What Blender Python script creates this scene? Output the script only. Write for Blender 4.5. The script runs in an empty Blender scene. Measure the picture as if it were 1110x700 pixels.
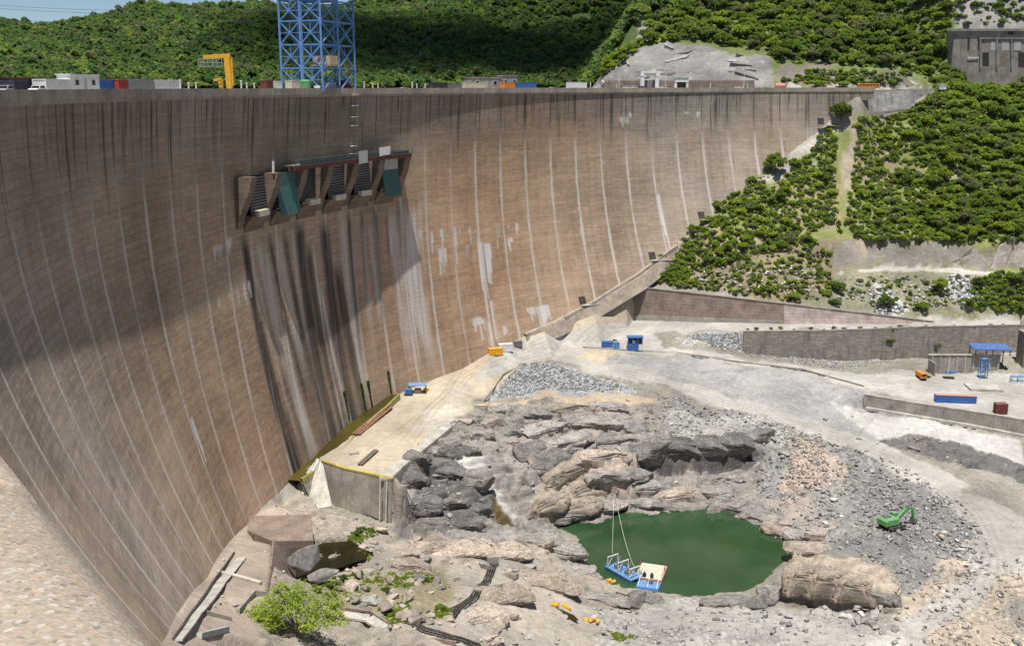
import bpy, math, random
import numpy as np
from mathutils import Vector, Matrix
from mathutils.geometry import delaunay_2d_cdt
random.seed(7); RNG = np.random.default_rng(11)
S = bpy.context.scene; COL = S.collection
PI = math.pi

# ------------------------------------------------------------ camera model
F = 1120.0; CX, CY = 555.0, 350.0
PITCH = math.atan((350-94)/F); CP, SP = math.cos(PITCH), math.sin(PITCH)
cam = bpy.data.cameras.new('camera'); co = bpy.data.objects.new('camera', cam); COL.objects.link(co)
cam.sensor_width = 36; cam.lens = 36*F/1110; cam.clip_start = 0.05; cam.clip_end = 9000
co.location = (0, 0, 0); co.rotation_euler = (PI/2-PITCH, 0, 0); S.camera = co

def ray(px, py):
    x = (px-CX)/F; y = (CY-py)/F
    return np.array([x, CP+y*SP, -SP+y*CP])
def W(px, py, z):                       # the place seen at a pixel, at height z
    r = ray(px, py); return r*z/r[2]
def WD(px, py, D):                      # the place seen at a pixel, at ground distance D
    r = ray(px, py); return r*D/math.hypot(r[0], r[1])
def topx(P):
    P = np.asarray(P); fw = P[..., 1]*CP-P[..., 2]*SP; up = P[..., 1]*SP+P[..., 2]*CP
    fw = np.where(np.abs(fw) < 1e-3, 1e-3, fw)
    x = CX+F*P[..., 0]/fw; y = CY-F*up/fw
    x = np.where(fw < 1, -9999, x); return x, y

# ------------------------------------------------------------ dam geometry
R = 308.0; TA = math.radians(-43); CREST = -0.5
Tv = np.array([math.sin(TA), math.cos(TA)]); Nv = np.array([Tv[1], -Tv[0]]); O = R*Nv
C6 = [-0.111367, -0.033136, 0.17069, 0.00163, -0.002559, 0.00628]
def off(d, th):
    u = np.clip(th, .42, 2.0)-1.0
    return (C6[0]+C6[1]*u+C6[2]*u*u)*d+(C6[3]+C6[4]*u+C6[5]*u*u)*d*d
def radial(th):                         # unit vector from the centre of the arch outwards (upstream)
    return -Nv*math.cos(th)+Tv*math.sin(th)
def arc(th, out, z):                    # out > 0 upstream of the crest line
    q = O+radial(th)*(R+out); return np.array([q[0], q[1], z])
def face(th, d, extra=0):               # extra > 0 in front of (downstream of) the face
    return arc(th, -(float(off(d, th))+extra), CREST-d)
FT = np.array([0, .15, .3, .475, .70, .88, .98, 1.066, 1.155, 1.242, 1.373, 1.451, 1.545, 1.613, 1.70, 1.793, 1.889, 1.998, 2.067, 2.125, 2.16, 2.3])
FD = np.array([14, 32, 55, 75.2, 97.7, 109, 112.2, 113, 110, 107.3, 106, 101, 96, 90.5, 81, 68, 50, 32, 19.4, 4.3, 2, 2])
def foot_d(th): return np.interp(th, FT, FD)
def th_at(px, D=None):                  # arch angle of the crest seen in image column px
    az = math.atan2((px-CX)/F, CP+.0*SP+(CY-94)/F*SP)
    return 2*(az-TA)
def polar(x, y):
    vx = x-O[0]; vy = y-O[1]
    return np.arctan2(vx*Tv[0]+vy*Tv[1], -(vx*Nv[0]+vy*Nv[1])), np.hypot(vx, vy)

# ------------------------------------------------------------ object helpers
def tag(o, label=None, cat=None, group=None, kind=None):
    if label: o['label'] = label
    if cat: o['category'] = cat
    if group: o['group'] = group
    if kind: o['kind'] = kind
    return o
def empty(name, loc, rz=0, label=None, cat=None, group=None):
    o = bpy.data.objects.new(name, None); COL.objects.link(o); o.empty_display_size = .3
    o.location = loc; o.rotation_euler = (0, 0, rz); return tag(o, label, cat, group)
def mesh_np(name, V, Fc, mat, parent=None, attrs=None, smooth=False):
    V = np.asarray(V, dtype=np.float32); Fc = np.asarray(Fc, dtype=np.int32)
    me = bpy.data.meshes.new(name); n = Fc.shape[1]
    me.vertices.add(len(V)); me.vertices.foreach_set('co', V.ravel())
    me.loops.add(Fc.size); me.loops.foreach_set('vertex_index', Fc.ravel())
    me.polygons.add(len(Fc)); me.polygons.foreach_set('loop_start', np.arange(0, Fc.size, n, dtype=np.int32))
    if smooth: me.polygons.foreach_set('use_smooth', np.ones(len(Fc), dtype=bool))
    for k, a in (attrs or {}).items():
        a = np.asarray(a, dtype=np.float32)
        if a.ndim == 1:
            at = me.attributes.new(k, 'FLOAT', 'POINT'); at.data.foreach_set('value', a)
        else:
            at = me.attributes.new(k, 'FLOAT_VECTOR', 'POINT'); at.data.foreach_set('vector', a.ravel())
    me.update(); me.validate()
    me.materials.append(mat)
    o = bpy.data.objects.new(name, me); COL.objects.link(o)
    if parent: o.parent = parent
    return o
class MB:
    def __init__(s): s.v = []; s.f = []
    def add(s, vs, fs):
        b = len(s.v); s.v += [tuple(map(float, v)) for v in vs]; s.f += [[b+i for i in f] for f in fs]; return s
    def box(s, c, d, rz=0, ry=0, rx=0):
        M = Matrix.Rotation(rz, 3, 'Z') @ Matrix.Rotation(ry, 3, 'Y') @ Matrix.Rotation(rx, 3, 'X'); c = Vector(c)
        vs = [c+M @ Vector((x*d[0]/2, y*d[1]/2, z*d[2]/2)) for x in (-1, 1) for y in (-1, 1) for z in (-1, 1)]
        return s.add(vs, [(0, 1, 3, 2), (4, 6, 7, 5), (0, 4, 5, 1), (2, 3, 7, 6), (0, 2, 6, 4), (1, 5, 7, 3)])
    def tube(s, p, q, r, n=8, r2=None):
        p, q = Vector(p), Vector(q); a = (q-p).normalized(); r2 = r if r2 is None else r2
        u = a.orthogonal().normalized(); w = a.cross(u); vs = []
        for k in range(n):
            t = 2*PI*k/n; e = u*math.cos(t)+w*math.sin(t); vs += [p+e*r, q+e*r2]
        fs = [(2*k, 2*((k+1) % n), 2*((k+1) % n)+1, 2*k+1) for k in range(n)]
        fs += [tuple(2*k for k in range(n))[::-1], tuple(2*k+1 for k in range(n))]
        return s.add(vs, fs)
    def path(s, pts, r, n=6):
        for a, b in zip(pts[:-1], pts[1:]): s.tube(a, b, r, n)
        return s
    def beam(s, p, q, w, h=None):
        p, q = Vector(p), Vector(q); h = h or w; a = (q-p).normalized()
        u = a.cross(Vector((0, 0, 1))); u = u.normalized() if u.length > 1e-4 else Vector((1, 0, 0)); v = u.cross(a)
        vs = [e+u*sx*w/2+v*sy*h/2 for e in (p, q) for sx, sy in ((-1, -1), (1, -1), (1, 1), (-1, 1))]
        return s.add(vs, [(3, 2, 1, 0), (4, 5, 6, 7), (0, 1, 5, 4), (1, 2, 6, 5), (2, 3, 7, 6), (3, 0, 4, 7)])
    def prism(s, poly, vec):            # poly: 3D points, swept by vec
        n = len(poly); v = Vector(vec); vs = [Vector(p) for p in poly]+[Vector(p)+v for p in poly]
        return s.add(vs, [tuple(range(n))[::-1], tuple(range(n, 2*n))]+[(k, (k+1) % n, n+(k+1) % n, n+k) for k in range(n)])
    def cyl(s, c, r, h, n=16): return s.tube(c, (c[0], c[1], c[2]+h), r, n)
    def build(s, name, mat, parent=None, bevel=0, label=None):
        me = bpy.data.meshes.new(name); me.from_pydata(s.v, [], s.f); me.update()
        import bmesh
        bm = bmesh.new(); bm.from_mesh(me); bmesh.ops.recalc_face_normals(bm, faces=bm.faces)
        if bevel: bmesh.ops.bevel(bm, geom=bm.edges[:], offset=bevel, segments=1, affect='EDGES')
        bm.to_mesh(me); bm.free(); me.materials.append(mat)
        o = bpy.data.objects.new(name, me); COL.objects.link(o)
        if parent: o.parent = parent
        if label: o['label'] = label
        return o
def copy_tree(o, parent=None):
    c = o.copy(); COL.objects.link(c); c.parent = parent
    for ch in [x for x in o.children]: copy_tree(ch, c)
    return c

# ------------------------------------------------------------ node helpers
class NG:
    def __init__(s, name):
        s.m = bpy.data.materials.new(name); s.m.use_nodes = True; s.t = s.m.node_tree; s.t.nodes.clear()
        s.out = s.n('ShaderNodeOutputMaterial'); s.b = s.n('ShaderNodeBsdfPrincipled')
        s.l(s.b.outputs[0], s.out.inputs[0]); s.b.inputs['Roughness'].default_value = .9
        s.b.inputs['Specular IOR Level'].default_value = .2
    def n(s, t, **k):
        x = s.t.nodes.new(t)
        for a, v in k.items(): setattr(x, a, v)
        return x
    def l(s, a, b): s.t.links.new(a, b)
    def put(s, inp, v):
        if isinstance(v, bpy.types.NodeSocket): s.l(v, inp)
        elif isinstance(v, (tuple, list)) and len(v) == 3 and inp.type == 'RGBA': inp.default_value = (*v, 1)
        else: inp.default_value = v
    def math(s, op, a, b=0, c=None, clamp=False):
        x = s.n('ShaderNodeMath', operation=op, use_clamp=clamp); s.put(x.inputs[0], a); s.put(x.inputs[1], b)
        if c is not None: s.put(x.inputs[2], c)
        return x.outputs[0]
    def mix(s, f, a, b, mode='MIX'):
        x = s.n('ShaderNodeMix', data_type='RGBA', blend_type=mode); x.clamp_factor = True
        s.put(x.inputs['Factor'], f); s.put(x.inputs[6], a); s.put(x.inputs[7], b); return x.outputs[2]
    def attr(s, name, vec=False):
        x = s.n('ShaderNodeAttribute', attribute_name=name); return x.outputs['Vector' if vec else 'Fac']
    def coord(s): return s.n('ShaderNodeTexCoord').outputs['Object']
    def geo(s): return s.n('ShaderNodeNewGeometry').outputs['Position']
    def map(s, v, sc, loc=(0, 0, 0), rot=(0, 0, 0)):
        x = s.n('ShaderNodeMapping'); s.l(v, x.inputs[0]); x.inputs['Scale'].default_value = sc; x.inputs['Location'].default_value = loc
        x.inputs['Rotation'].default_value = rot; return x.outputs[0]
    def noise(s, v, sc, det=4, rough=.55, dist=0):
        x = s.n('ShaderNodeTexNoise'); s.l(v, x.inputs['Vector']); x.inputs['Scale'].default_value = sc; x.inputs['Detail'].default_value = det
        x.inputs['Roughness'].default_value = rough; x.inputs['Distortion'].default_value = dist; return x.outputs['Fac']
    def vor(s, v, sc, feat='F1', out='Distance'):
        x = s.n('ShaderNodeTexVoronoi', feature=feat); s.l(v, x.inputs['Vector']); x.inputs['Scale'].default_value = sc; return x.outputs[out]
    def ss(s, x, lo, hi, a=0., b=1.):
        m = s.n('ShaderNodeMapRange', interpolation_type='SMOOTHSTEP'); s.put(m.inputs[0], x)
        for i, v in enumerate((lo, hi, a, b)): m.inputs[i+1].default_value = v
        return m.outputs[0]
    def bump(s, h, st, dist):
        x = s.n('ShaderNodeBump'); s.l(h, x.inputs['Height']); x.inputs['Strength'].default_value = st; x.inputs['Distance'].default_value = dist
        s.l(x.outputs[0], s.b.inputs['Normal']); return x
    def col(s, c): s.put(s.b.inputs['Base Color'], c)
def simple(name, c, rough=.6, metal=0, var=.25, sc=.8, spec=.3, streak=True, dust=.55):
    g = NG(name); p = g.coord(); a = g.noise(p, sc, 5, .6); b = g.noise(g.map(p, (3, 3, .4)), sc*1.3, 3)
    f = g.ss(g.math('MULTIPLY_ADD', a, .6, g.math('MULTIPLY', b, .4 if streak else 0)), .3, .7)
    cc = g.mix(f, tuple(x*(1-var) for x in c), tuple(min(1, x*(1+var*.6)) for x in c)); nz = g.n('ShaderNodeSeparateXYZ'); g.l(g.n('ShaderNodeNewGeometry').outputs['Normal'], nz.inputs[0])
    du = g.math('MULTIPLY', g.ss(g.noise(p, sc*1.7, 4, .65), .35, .7, .1, .75), g.ss(nz.outputs[2], -.3, .9, .25, .8)); g.col(g.mix(g.math('MULTIPLY', du, dust), cc, (.42, .37, .30)))
    g.b.inputs['Roughness'].default_value = rough; g.b.inputs['Metallic'].default_value = metal; g.b.inputs['Specular IOR Level'].default_value = spec
    return g.m
# ------------------------------------------------------------ materials
def concrete(name, c, sc=1.0, spots=0, lines=0, streak=.35):
    g = NG(name); p = g.geo(); a = g.noise(p, .25*sc, 6, .62); b = g.noise(p, 2.2*sc, 4, .6); v = g.noise(g.map(p, (1.1, 1.1, .06)), .9*sc, 4, .6)
    f = g.math('MULTIPLY_ADD', a, .5, g.math('MULTIPLY_ADD', b, .25, g.math('MULTIPLY', v, .25)))
    cc = g.mix(g.ss(f, .36, .64), tuple(x*.62 for x in c), tuple(min(.9, x*1.22) for x in c))
    cc = g.mix(g.math('MULTIPLY', g.ss(v, .52, .7), streak), cc, (.07, .065, .06))
    if lines:
        z = g.n('ShaderNodeSeparateXYZ'); g.l(p, z.inputs[0]); fr = g.math('FRACT', g.math('DIVIDE', z.outputs[2], lines))
        cc = g.mix(g.math('MULTIPLY', g.ss(fr, .86, .95), .55), cc, tuple(x*.35 for x in c))
    g.col(cc); g.bump(g.math('ADD', f, g.math('MULTIPLY', b, .4)), .5, .15); return g.m
def masonry(name, c, bw=1.6, bh=.7):
    g = NG(name); p = g.geo(); z = g.n('ShaderNodeSeparateXYZ'); g.l(p, z.inputs[0])
    cmb = g.n('ShaderNodeCombineXYZ'); g.l(g.math('ADD', z.outputs[0], g.math('MULTIPLY', z.outputs[1], .5)), cmb.inputs[0]); g.l(z.outputs[2], cmb.inputs[1])
    br = g.n('ShaderNodeTexBrick'); g.l(cmb.outputs[0], br.inputs['Vector']); br.inputs['Scale'].default_value = 1
    br.inputs['Brick Width'].default_value = bw; br.inputs['Row Height'].default_value = bh; br.inputs['Mortar Size'].default_value = .06; br.inputs['Mortar Smooth'].default_value = .4
    br.inputs['Color1'].default_value = (*[x*.75 for x in c], 1); br.inputs['Color2'].default_value = (*[min(.9, x*1.25) for x in c], 1); br.inputs['Mortar'].default_value = (*[x*.4 for x in c], 1)
    a = g.noise(p, .22, 6, .65); v = g.noise(g.map(p, (.8, .8, .07)), .8, 4)
    cc = g.mix(g.ss(a, .4, .7), br.outputs[0], tuple(x*.7 for x in c)); cc = g.mix(g.math('MULTIPLY', g.ss(v, .5, .72), .5), cc, (.06, .055, .045))
    g.col(cc); g.bump(br.outputs['Fac'], -.5, .1); return g.m

def terrain_mat(name):
    g = NG(name); p = g.geo(); c = g.attr('col', True); rk = g.attr('rk'); gr = g.attr('gr')
    n1 = g.noise(p, .06, 5, .6); n2 = g.noise(p, .42, 6, .66); n3 = g.noise(p, 2.6, 4, .7)
    sp_ = g.map(p, (.045, .16, .75), rot=(.45, .25, -.55)); s1 = g.noise(sp_, 1.6, 6, .68, .5)
    f = g.math('MULTIPLY_ADD', n1, .4, g.math('MULTIPLY_ADD', n2, .35, g.math('MULTIPLY', n3, .25)))
    cc = g.mix(1, c, g.ss(f, .34, .66, .72, 1.24), 'MULTIPLY')
    cc = g.mix(g.math('MULTIPLY', g.ss(n1, .5, .64), g.math('MULTIPLY', rk, .22)), cc, g.mix(.5, c, (.47, .33, .26)))
    cc = g.mix(g.math('MULTIPLY', g.ss(s1, .5, .68), g.math('MULTIPLY', rk, .6)), cc, g.mix(.6, cc, (.12, .11, .105)))
    cr = g.math('MULTIPLY', g.ss(g.math('ABSOLUTE', g.math('SUBTRACT', s1, .47)), .0, .012, 1, 0), rk)
    cc = g.mix(g.math('MULTIPLY', cr, g.ss(n2, .35, .55, 0, .85)), cc, (.05, .045, .04))
    pale = g.noise(g.map(p, (.3, .3, .3)), 1, 5, .7); cc = g.mix(g.math('MULTIPLY', g.ss(pale, .58, .7), g.math('MULTIPLY', rk, .45)), cc, (.58, .55, .51))
    v1 = g.n('ShaderNodeTexVoronoi'); g.l(p, v1.inputs['Vector']); v1.inputs['Scale'].default_value = 1.1; v1.inputs['Randomness'].default_value = 1
    bw = g.n('ShaderNodeRGBToBW'); g.l(v1.outputs['Color'], bw.inputs[0]); gn = g.noise(p, .13, 4, .6)
    sp = g.mix(1, cc, g.ss(bw.outputs[0], .2, .8, .72, 1.3), 'MULTIPLY'); sp = g.mix(g.ss(v1.outputs['Distance'], .45, .75, 0, .5), sp, g.mix(.7, cc, (.06, .06, .06)))
    cc = g.mix(g.math('MULTIPLY', gr, g.ss(gn, .38, .56)), cc, sp)
    g.col(cc); g.b.inputs['Roughness'].default_value = .95; g.b.inputs['Specular IOR Level'].default_value = .1
    h = g.math('MULTIPLY_ADD', n2, .7, g.math('MULTIPLY_ADD', n3, .3, g.math('MULTIPLY', s1, rk)))
    g.bump(g.math('MULTIPLY_ADD', g.math('MULTIPLY', gr, bw.outputs[0]), .3, h), .5, .7); return g.m

def dam_mat():
    g = NG('dam_concrete'); ad = g.attr('ad', True); sx = g.n('ShaderNodeSeparateXYZ'); g.l(ad, sx.inputs[0]); s, d = sx.outputs[0], sx.outputs[1]
    dark = g.attr('dark'); white = g.attr('white'); rust = g.attr('rust'); grey = g.attr('grey')
    n1 = g.noise(ad, .03, 5, .6); n2 = g.noise(g.map(ad, (.05, .5, 1)), 1.0, 6, .65); n3 = g.noise(g.map(ad, (.45, .025, 1)), 1.0, 6, .65); n4 = g.noise(g.map(ad, (.35, .9, 1)), 1.0, 5, .7)
    f = g.math('MULTIPLY_ADD', n1, .36, g.math('MULTIPLY_ADD', n2, .17, g.math('MULTIPLY_ADD', n3, .22, g.math('MULTIPLY', n4, .25))))
    base = g.mix(g.ss(f, .36, .64), (.232, .166, .113), (.515, .385, .272))
    base = g.mix(g.math('MULTIPLY', rust, g.ss(n2, .3, .7, .35, 1)), base, g.mix(g.ss(f, .38, .62), (.29, .165, .095), (.58, .37, .225)))
    base = g.mix(g.math('MULTIPLY', grey, .75), base, g.mix(g.ss(f, .38, .62), (.20, .18, .16), (.44, .40, .355)))
    # every pour block a slightly different tone
    wn = g.n('ShaderNodeTexWhiteNoise', noise_dimensions='2D'); cb = g.n('ShaderNodeCombineXYZ')
    g.l(g.math('FLOOR', g.math('DIVIDE', g.math('SUBTRACT', s, 413.24-7.2), 14.41)), cb.inputs[0]); g.l(g.math('FLOOR', g.math('DIVIDE', d, 1.55)), cb.inputs[1]); g.l(cb.outputs[0], wn.inputs['Vector'])
    base = g.mix(1, base, g.ss(wn.outputs[0], 0, 1, .95, 1.05), 'MULTIPLY')
    # lift lines
    fr = g.math('FRACT', g.math('DIVIDE', d, 1.55)); ll = g.math('MULTIPLY', g.ss(fr, .0, .16, 1, 0), g.ss(n4, .38, .62))
    base = g.mix(g.math('MULTIPLY', ll, .5), base, (.05, .042, .036))
    # weeping streaks under the crest
    sn = g.noise(g.map(ad, (.42, .012, 1)), 1.0, 4, .75); sl = g.noise(g.map(ad, (.16, .0, 1)), 1.0, 3, .7)
    rch = g.math('SUBTRACT', 1, g.math('DIVIDE', d, g.ss(sl, .3, .72, 3, 42)), clamp=True)
    base = g.mix(g.math('MULTIPLY', g.math('MULTIPLY', g.ss(sn, .5, .62), g.ss(rch, 0, .7)), .85), base, (.035, .033, .032))
    base = g.mix(g.math('MULTIPLY', g.ss(d, 2, 30, .5, 0), g.ss(n3, .3, .6)), base, (.10, .092, .083))
    # general runs
    base = g.mix(g.math('MULTIPLY', g.ss(n3, .55, .72), .5), base, (.075, .066, .06))
    # joints: pale calcite with dark tops
    wob = g.math('MULTIPLY', g.math('SUBTRACT', g.noise(g.map(ad, (.05, .12, 1)), 1, 3), .5), .9)
    jj = g.math('MULTIPLY', g.math('ABSOLUTE', g.math('SUBTRACT', g.math('FRACT', g.math('ADD', g.math('DIVIDE', g.math('ADD', g.math('SUBTRACT', s, 413.24), wob), 14.41), .5)), .5)), 14.41)
    jn = g.noise(g.map(ad, (.05, .045, 1)), 1, 4, .7); jw = g.ss(jn, .35, .75, .3, .9)
    jw1 = g.n('ShaderNodeTexWhiteNoise', noise_dimensions='1D'); g.l(g.math('FLOOR', g.math('DIVIDE', g.math('SUBTRACT', s, 413.24-7.2), 14.41)), jw1.inputs['W']); jr = g.ss(jw1.outputs[0], 0, 1, .7, 1)
    jl = g.math('LESS_THAN', jj, jw); js = g.ss(jj, 0, 1.5, 1, 0)
    jm = g.math('MULTIPLY', g.math('MULTIPLY', jl, g.ss(d, 10, 32)), g.ss(jn, .3, .5, .25, .9))
    base = g.mix(g.math('MULTIPLY', js, g.math('MULTIPLY', g.ss(d, 8, 40), .22)), base, (.5, .46, .4))
    base = g.mix(g.math('MULTIPLY', g.math('LESS_THAN', jj, .22), g.ss(d, 14, 34, .85, .0)), base, (.05, .046, .042))
    base = g.mix(g.math('MULTIPLY', jm, jr), base, (.56, .51, .45))
    # gate wash
    base = g.mix(g.math('MULTIPLY', dark, g.ss(n3, .3, .62, .55, 1)), base, (.030, .030, .033))
    base = g.mix(g.math('MULTIPLY', white, g.ss(n3, .36, .6, .2, 1)), base, (.62, .60, .58))
    g.col(base); g.b.inputs['Roughness'].default_value = .85
    g.bump(g.math('MULTIPLY_ADD', ll, -.5, g.math('MULTIPLY', n4, .5)), .5, .25); return g.m

def foliage(name, dk, lt, tr=.55):
    g = NG(name); r = g.n('ShaderNodeObjectInfo').outputs['Random']; a = g.attr('lf'); p = g.geo()
    n = g.noise(p, .35, 3); f = g.math('MULTIPLY_ADD', a, .55, g.math('MULTIPLY_ADD', r, .3, g.math('MULTIPLY', g.math('SUBTRACT', n, .5), .7)), clamp=True)
    c = g.mix(f, dk, lt); g.col(c); g.b.inputs['Roughness'].default_value = .7
    t = g.n('ShaderNodeBsdfTranslucent'); g.l(c, t.inputs[0]); m = g.n('ShaderNodeMixShader'); m.inputs[0].default_value = tr
    g.l(g.b.outputs[0], m.inputs[1]); g.l(t.outputs[0], m.inputs[2]); g.l(m.outputs[0], g.out.inputs[0]); return g.m
def coping_mat():
    g = NG('coping_aggregate'); p = g.geo()
    v = g.n('ShaderNodeTexVoronoi'); g.l(p, v.inputs['Vector']); v.inputs['Scale'].default_value = 190
    bw = g.n('ShaderNodeSeparateColor'); g.l(v.outputs['Color'], bw.inputs[0])
    n = g.noise(p, 150, 4); n2 = g.noise(p, 9, 4)
    c = g.mix(g.ss(n, .35, .65), (.39, .325, .25), (.48, .41, .325))
    c = g.mix(g.ss(bw.outputs[0], .80, .9, 0, .6), c, (.60, .43, .31)); c = g.mix(g.ss(bw.outputs[1], .88, .94, 0, .6), c, (.66, .62, .56))
    c = g.mix(g.ss(bw.outputs[2], .92, .96, 0, .6), c, (.20, .18, .16)); c = g.mix(g.math('MULTIPLY', g.ss(n2, .5, .7), .35), c, (.35, .27, .19))
    g.col(c); g.bump(g.math('ADD', g.math('MULTIPLY', v.outputs['Distance'], .6), n), .35, .003); return g.m
def water_mat(name, c, c2, rough=.06, bsc=.8):
    g = NG(name); p = g.geo(); g.col(g.mix(g.ss(g.noise(p, .05, 4), .35, .65), c, c2)); g.b.inputs['Roughness'].default_value = rough
    g.b.inputs['Specular IOR Level'].default_value = .35; g.bump(g.noise(p, bsc, 4), .05, .1); return g.m

M = {}
M['terrain'] = terrain_mat('quarry_ground'); M['hill'] = terrain_mat('hill_ground'); M['dam'] = dam_mat(); M['coping'] = coping_mat()
M['band'] = concrete('crest_band', (.36, .31, .25), .6, streak=.45)
M['conc'] = concrete('grey_concrete', (.36, .33, .29)); M['conc_lt'] = concrete('pale_concrete', (.50, .47, .42)); M['conc_br'] = concrete('brown_concrete', (.27, .21, .17), lines=1.5)
M['conc_pk'] = concrete('pink_concrete', (.30, .235, .195), lines=1.4, streak=.3); M['conc_pk2'] = concrete('pale_pink_concrete', (.50, .43, .385), lines=1.4, streak=.2)
M['pier'] = concrete('pier_concrete', (.215, .165, .125), lines=1.5)
M['stone'] = masonry('grey_stone_wall', (.40, .385, .36), 2.2, .9); M['brownstone'] = masonry('brown_stone_wall', (.29, .26, .225), 1.8, .6)
M['ruin'] = concrete('weathered_concrete', (.30, .27, .24), streak=.6)
M['pool'] = water_mat('green_pool_water', (.022, .056, .022), (.034, .074, .032), .12, 1.4); M['lake'] = water_mat('lake_water', (.02, .05, .06), (.03, .06, .07)); M['pond'] = water_mat('dark_pond_water', (.02, .018, .008), (.045, .035, .012)); M['algae'] = water_mat('algae_channel_water', (.09, .075, .012), (.05, .04, .01), .25)
for k, c, r, mt in (('blue', (.03, .14, .42), .5, 0), ('bluelt', (.10, .28, .58), .5, 0), ('navy', (.018, .03, .075), .5, 0), ('white', (.78, .78, .75), .5, 0), ('grey', (.34, .34, .33), .6, 0), ('red', (.42, .045, .03), .5, 0),
                    ('orange', (.75, .24, .02), .5, 0), ('yellow', (.80, .42, .02), .5, 0), ('teal', (.02, .115, .115), .6, 0), ('green', (.12, .36, .13), .6, 0), ('steel', (.20, .21, .22), .45, .4), ('dark', (.02, .02, .022), .6, 0),
                    ('rust', (.20, .07, .035), .8, 0), ('maroon', (.16, .03, .025), .7, 0), ('cream', (.66, .57, .44), .8, 0), ('tan', (.55, .43, .30), .9, 0), ('towerblue', (.13, .29, .58), .5, 0), ('salmon', (.62, .26, .18), .7, 0), ('greendeck', (.055, .105, .092), .8, 0), ('mattgrey', (.45, .45, .44), .8, 0), ('rubber', (.015, .015, .015), .9, 0)):
    M[k] = simple(k+'_paint', c, r, mt)
g = NG('dark_glass'); g.col((.02, .025, .03)); g.b.inputs['Roughness'].default_value = .1; M['glass'] = g.m
M['bark'] = simple('bark', (.12, .095, .07), .95, 0, .4, 2)
M['leaf'] = [foliage('leaf_dark', (.110, .165, .035), (.25, .35, .075)), foliage('leaf_mid', (.150, .225, .032), (.33, .44, .08)), foliage('leaf_bright', (.22, .30, .032), (.43, .53, .08)), foliage('leaf_olive', (.17, .19, .075), (.33, .36, .17)), foliage('leaf_lime', (.20, .29, .03), (.50, .62, .09), .45)]
M['farleaf'] = [foliage('far_leaf_dark', (.070, .130, .042), (.18, .29, .08)), foliage('far_leaf_mid', (.105, .18, .042), (.24, .37, .085)), foliage('far_leaf_bright', (.17, .25, .042), (.33, .45, .09)), foliage('far_leaf_olive', (.145, .175, .07), (.28, .33, .14))]
M['moss_olive'] = simple('olive_moss', (.085, .085, .02), .9, 0, .4, 1)
def outcrop_mat(name, c):
    g = NG(name); p = g.geo(); n1 = g.noise(p, .22, 6, .68); n2 = g.noise(p, 1.3, 5, .7); st = g.noise(g.map(p, (.06, .2, .9), rot=(.4, .2, -.5)), 1.5, 6, .7, .5); r = g.n('ShaderNodeObjectInfo').outputs['Random']
    f = g.math('MULTIPLY_ADD', n1, .5, g.math('MULTIPLY', n2, .5)); cc = g.mix(g.ss(f, .36, .66), tuple(x*.6 for x in c), tuple(min(.85, x*1.3) for x in c)); cc = g.mix(1, cc, g.ss(r, 0, 1, .78, 1.2), 'MULTIPLY')
    cc = g.mix(g.math('MULTIPLY', g.ss(st, .52, .66), .6), cc, (.10, .094, .09)); cc = g.mix(g.math('MULTIPLY', g.ss(n1, .58, .7), .5), cc, (.46, .36, .29))
    cr = g.ss(g.math('ABSOLUTE', g.math('SUBTRACT', st, .46)), 0, .012, 1, 0); cc = g.mix(g.math('MULTIPLY', cr, .85), cc, (.035, .032, .03)); w_ = g.noise(p, .6, 5, .7); cc = g.mix(g.math('MULTIPLY', g.ss(w_, .6, .7), .5), cc, (.56, .54, .51))
    g.col(cc); g.b.inputs['Roughness'].default_value = .92; g.bump(g.math('MULTIPLY_ADD', n2, .5, g.math('MULTIPLY_ADD', st, .8, g.math('MULTIPLY', cr, -.4))), .6, .5); return g.m
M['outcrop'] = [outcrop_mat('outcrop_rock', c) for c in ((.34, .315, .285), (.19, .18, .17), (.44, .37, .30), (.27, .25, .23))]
M['rock'] = []
for i, c in enumerate(((.36, .345, .32), (.24, .225, .21), (.43, .365, .29), (.55, .53, .50), (.40, .335, .29))):
    g = NG('boulder_rock'); p = g.geo(); a = g.noise(p, .8, 6, .7); b = g.noise(p, 4, 4, .7); r = g.n('ShaderNodeObjectInfo').outputs['Random']
    f = g.math('MULTIPLY_ADD', a, .7, g.math('MULTIPLY', b, .3)); cc = g.mix(g.ss(f, .35, .65), tuple(x*.55 for x in c), tuple(min(.85, x*1.25) for x in c))
    g.col(g.mix(1, cc, g.ss(r, 0, 1, .75, 1.2), 'MULTIPLY')); g.bump(f, .6, .4); M['rock'].append(g.m)

# ------------------------------------------------------------ noise on arrays
def h2(ix, iy, k):
    x = (ix.astype(np.int64)*374761393+iy.astype(np.int64)*668265263+k*2246822519) & 0xffffffff
    x = ((x ^ (x >> 13))*1274126177) & 0xffffffff; x = ((x ^ (x >> 16))*2654435761) & 0xffffffff
    return (x & 0xffffff)/float(0xffffff)
def vnoise(x, y, k=0):
    ix = np.floor(x); iy = np.floor(y); fx = x-ix; fy = y-iy; fx = fx*fx*(3-2*fx); fy = fy*fy*(3-2*fy)
    ix = ix.astype(np.int64); iy = iy.astype(np.int64)
    a = h2(ix, iy, k); b = h2(ix+1, iy, k); c = h2(ix, iy+1, k); d = h2(ix+1, iy+1, k)
    return (a*(1-fx)+b*fx)*(1-fy)+(c*(1-fx)+d*fx)*fy-.5
def fbm(x, y, o=4, k=0):
    s = 0; a = 1
    for i in range(o): s = s+a*vnoise(x*2**i, y*2**i, k+i*7); a *= .5
    return s
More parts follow.
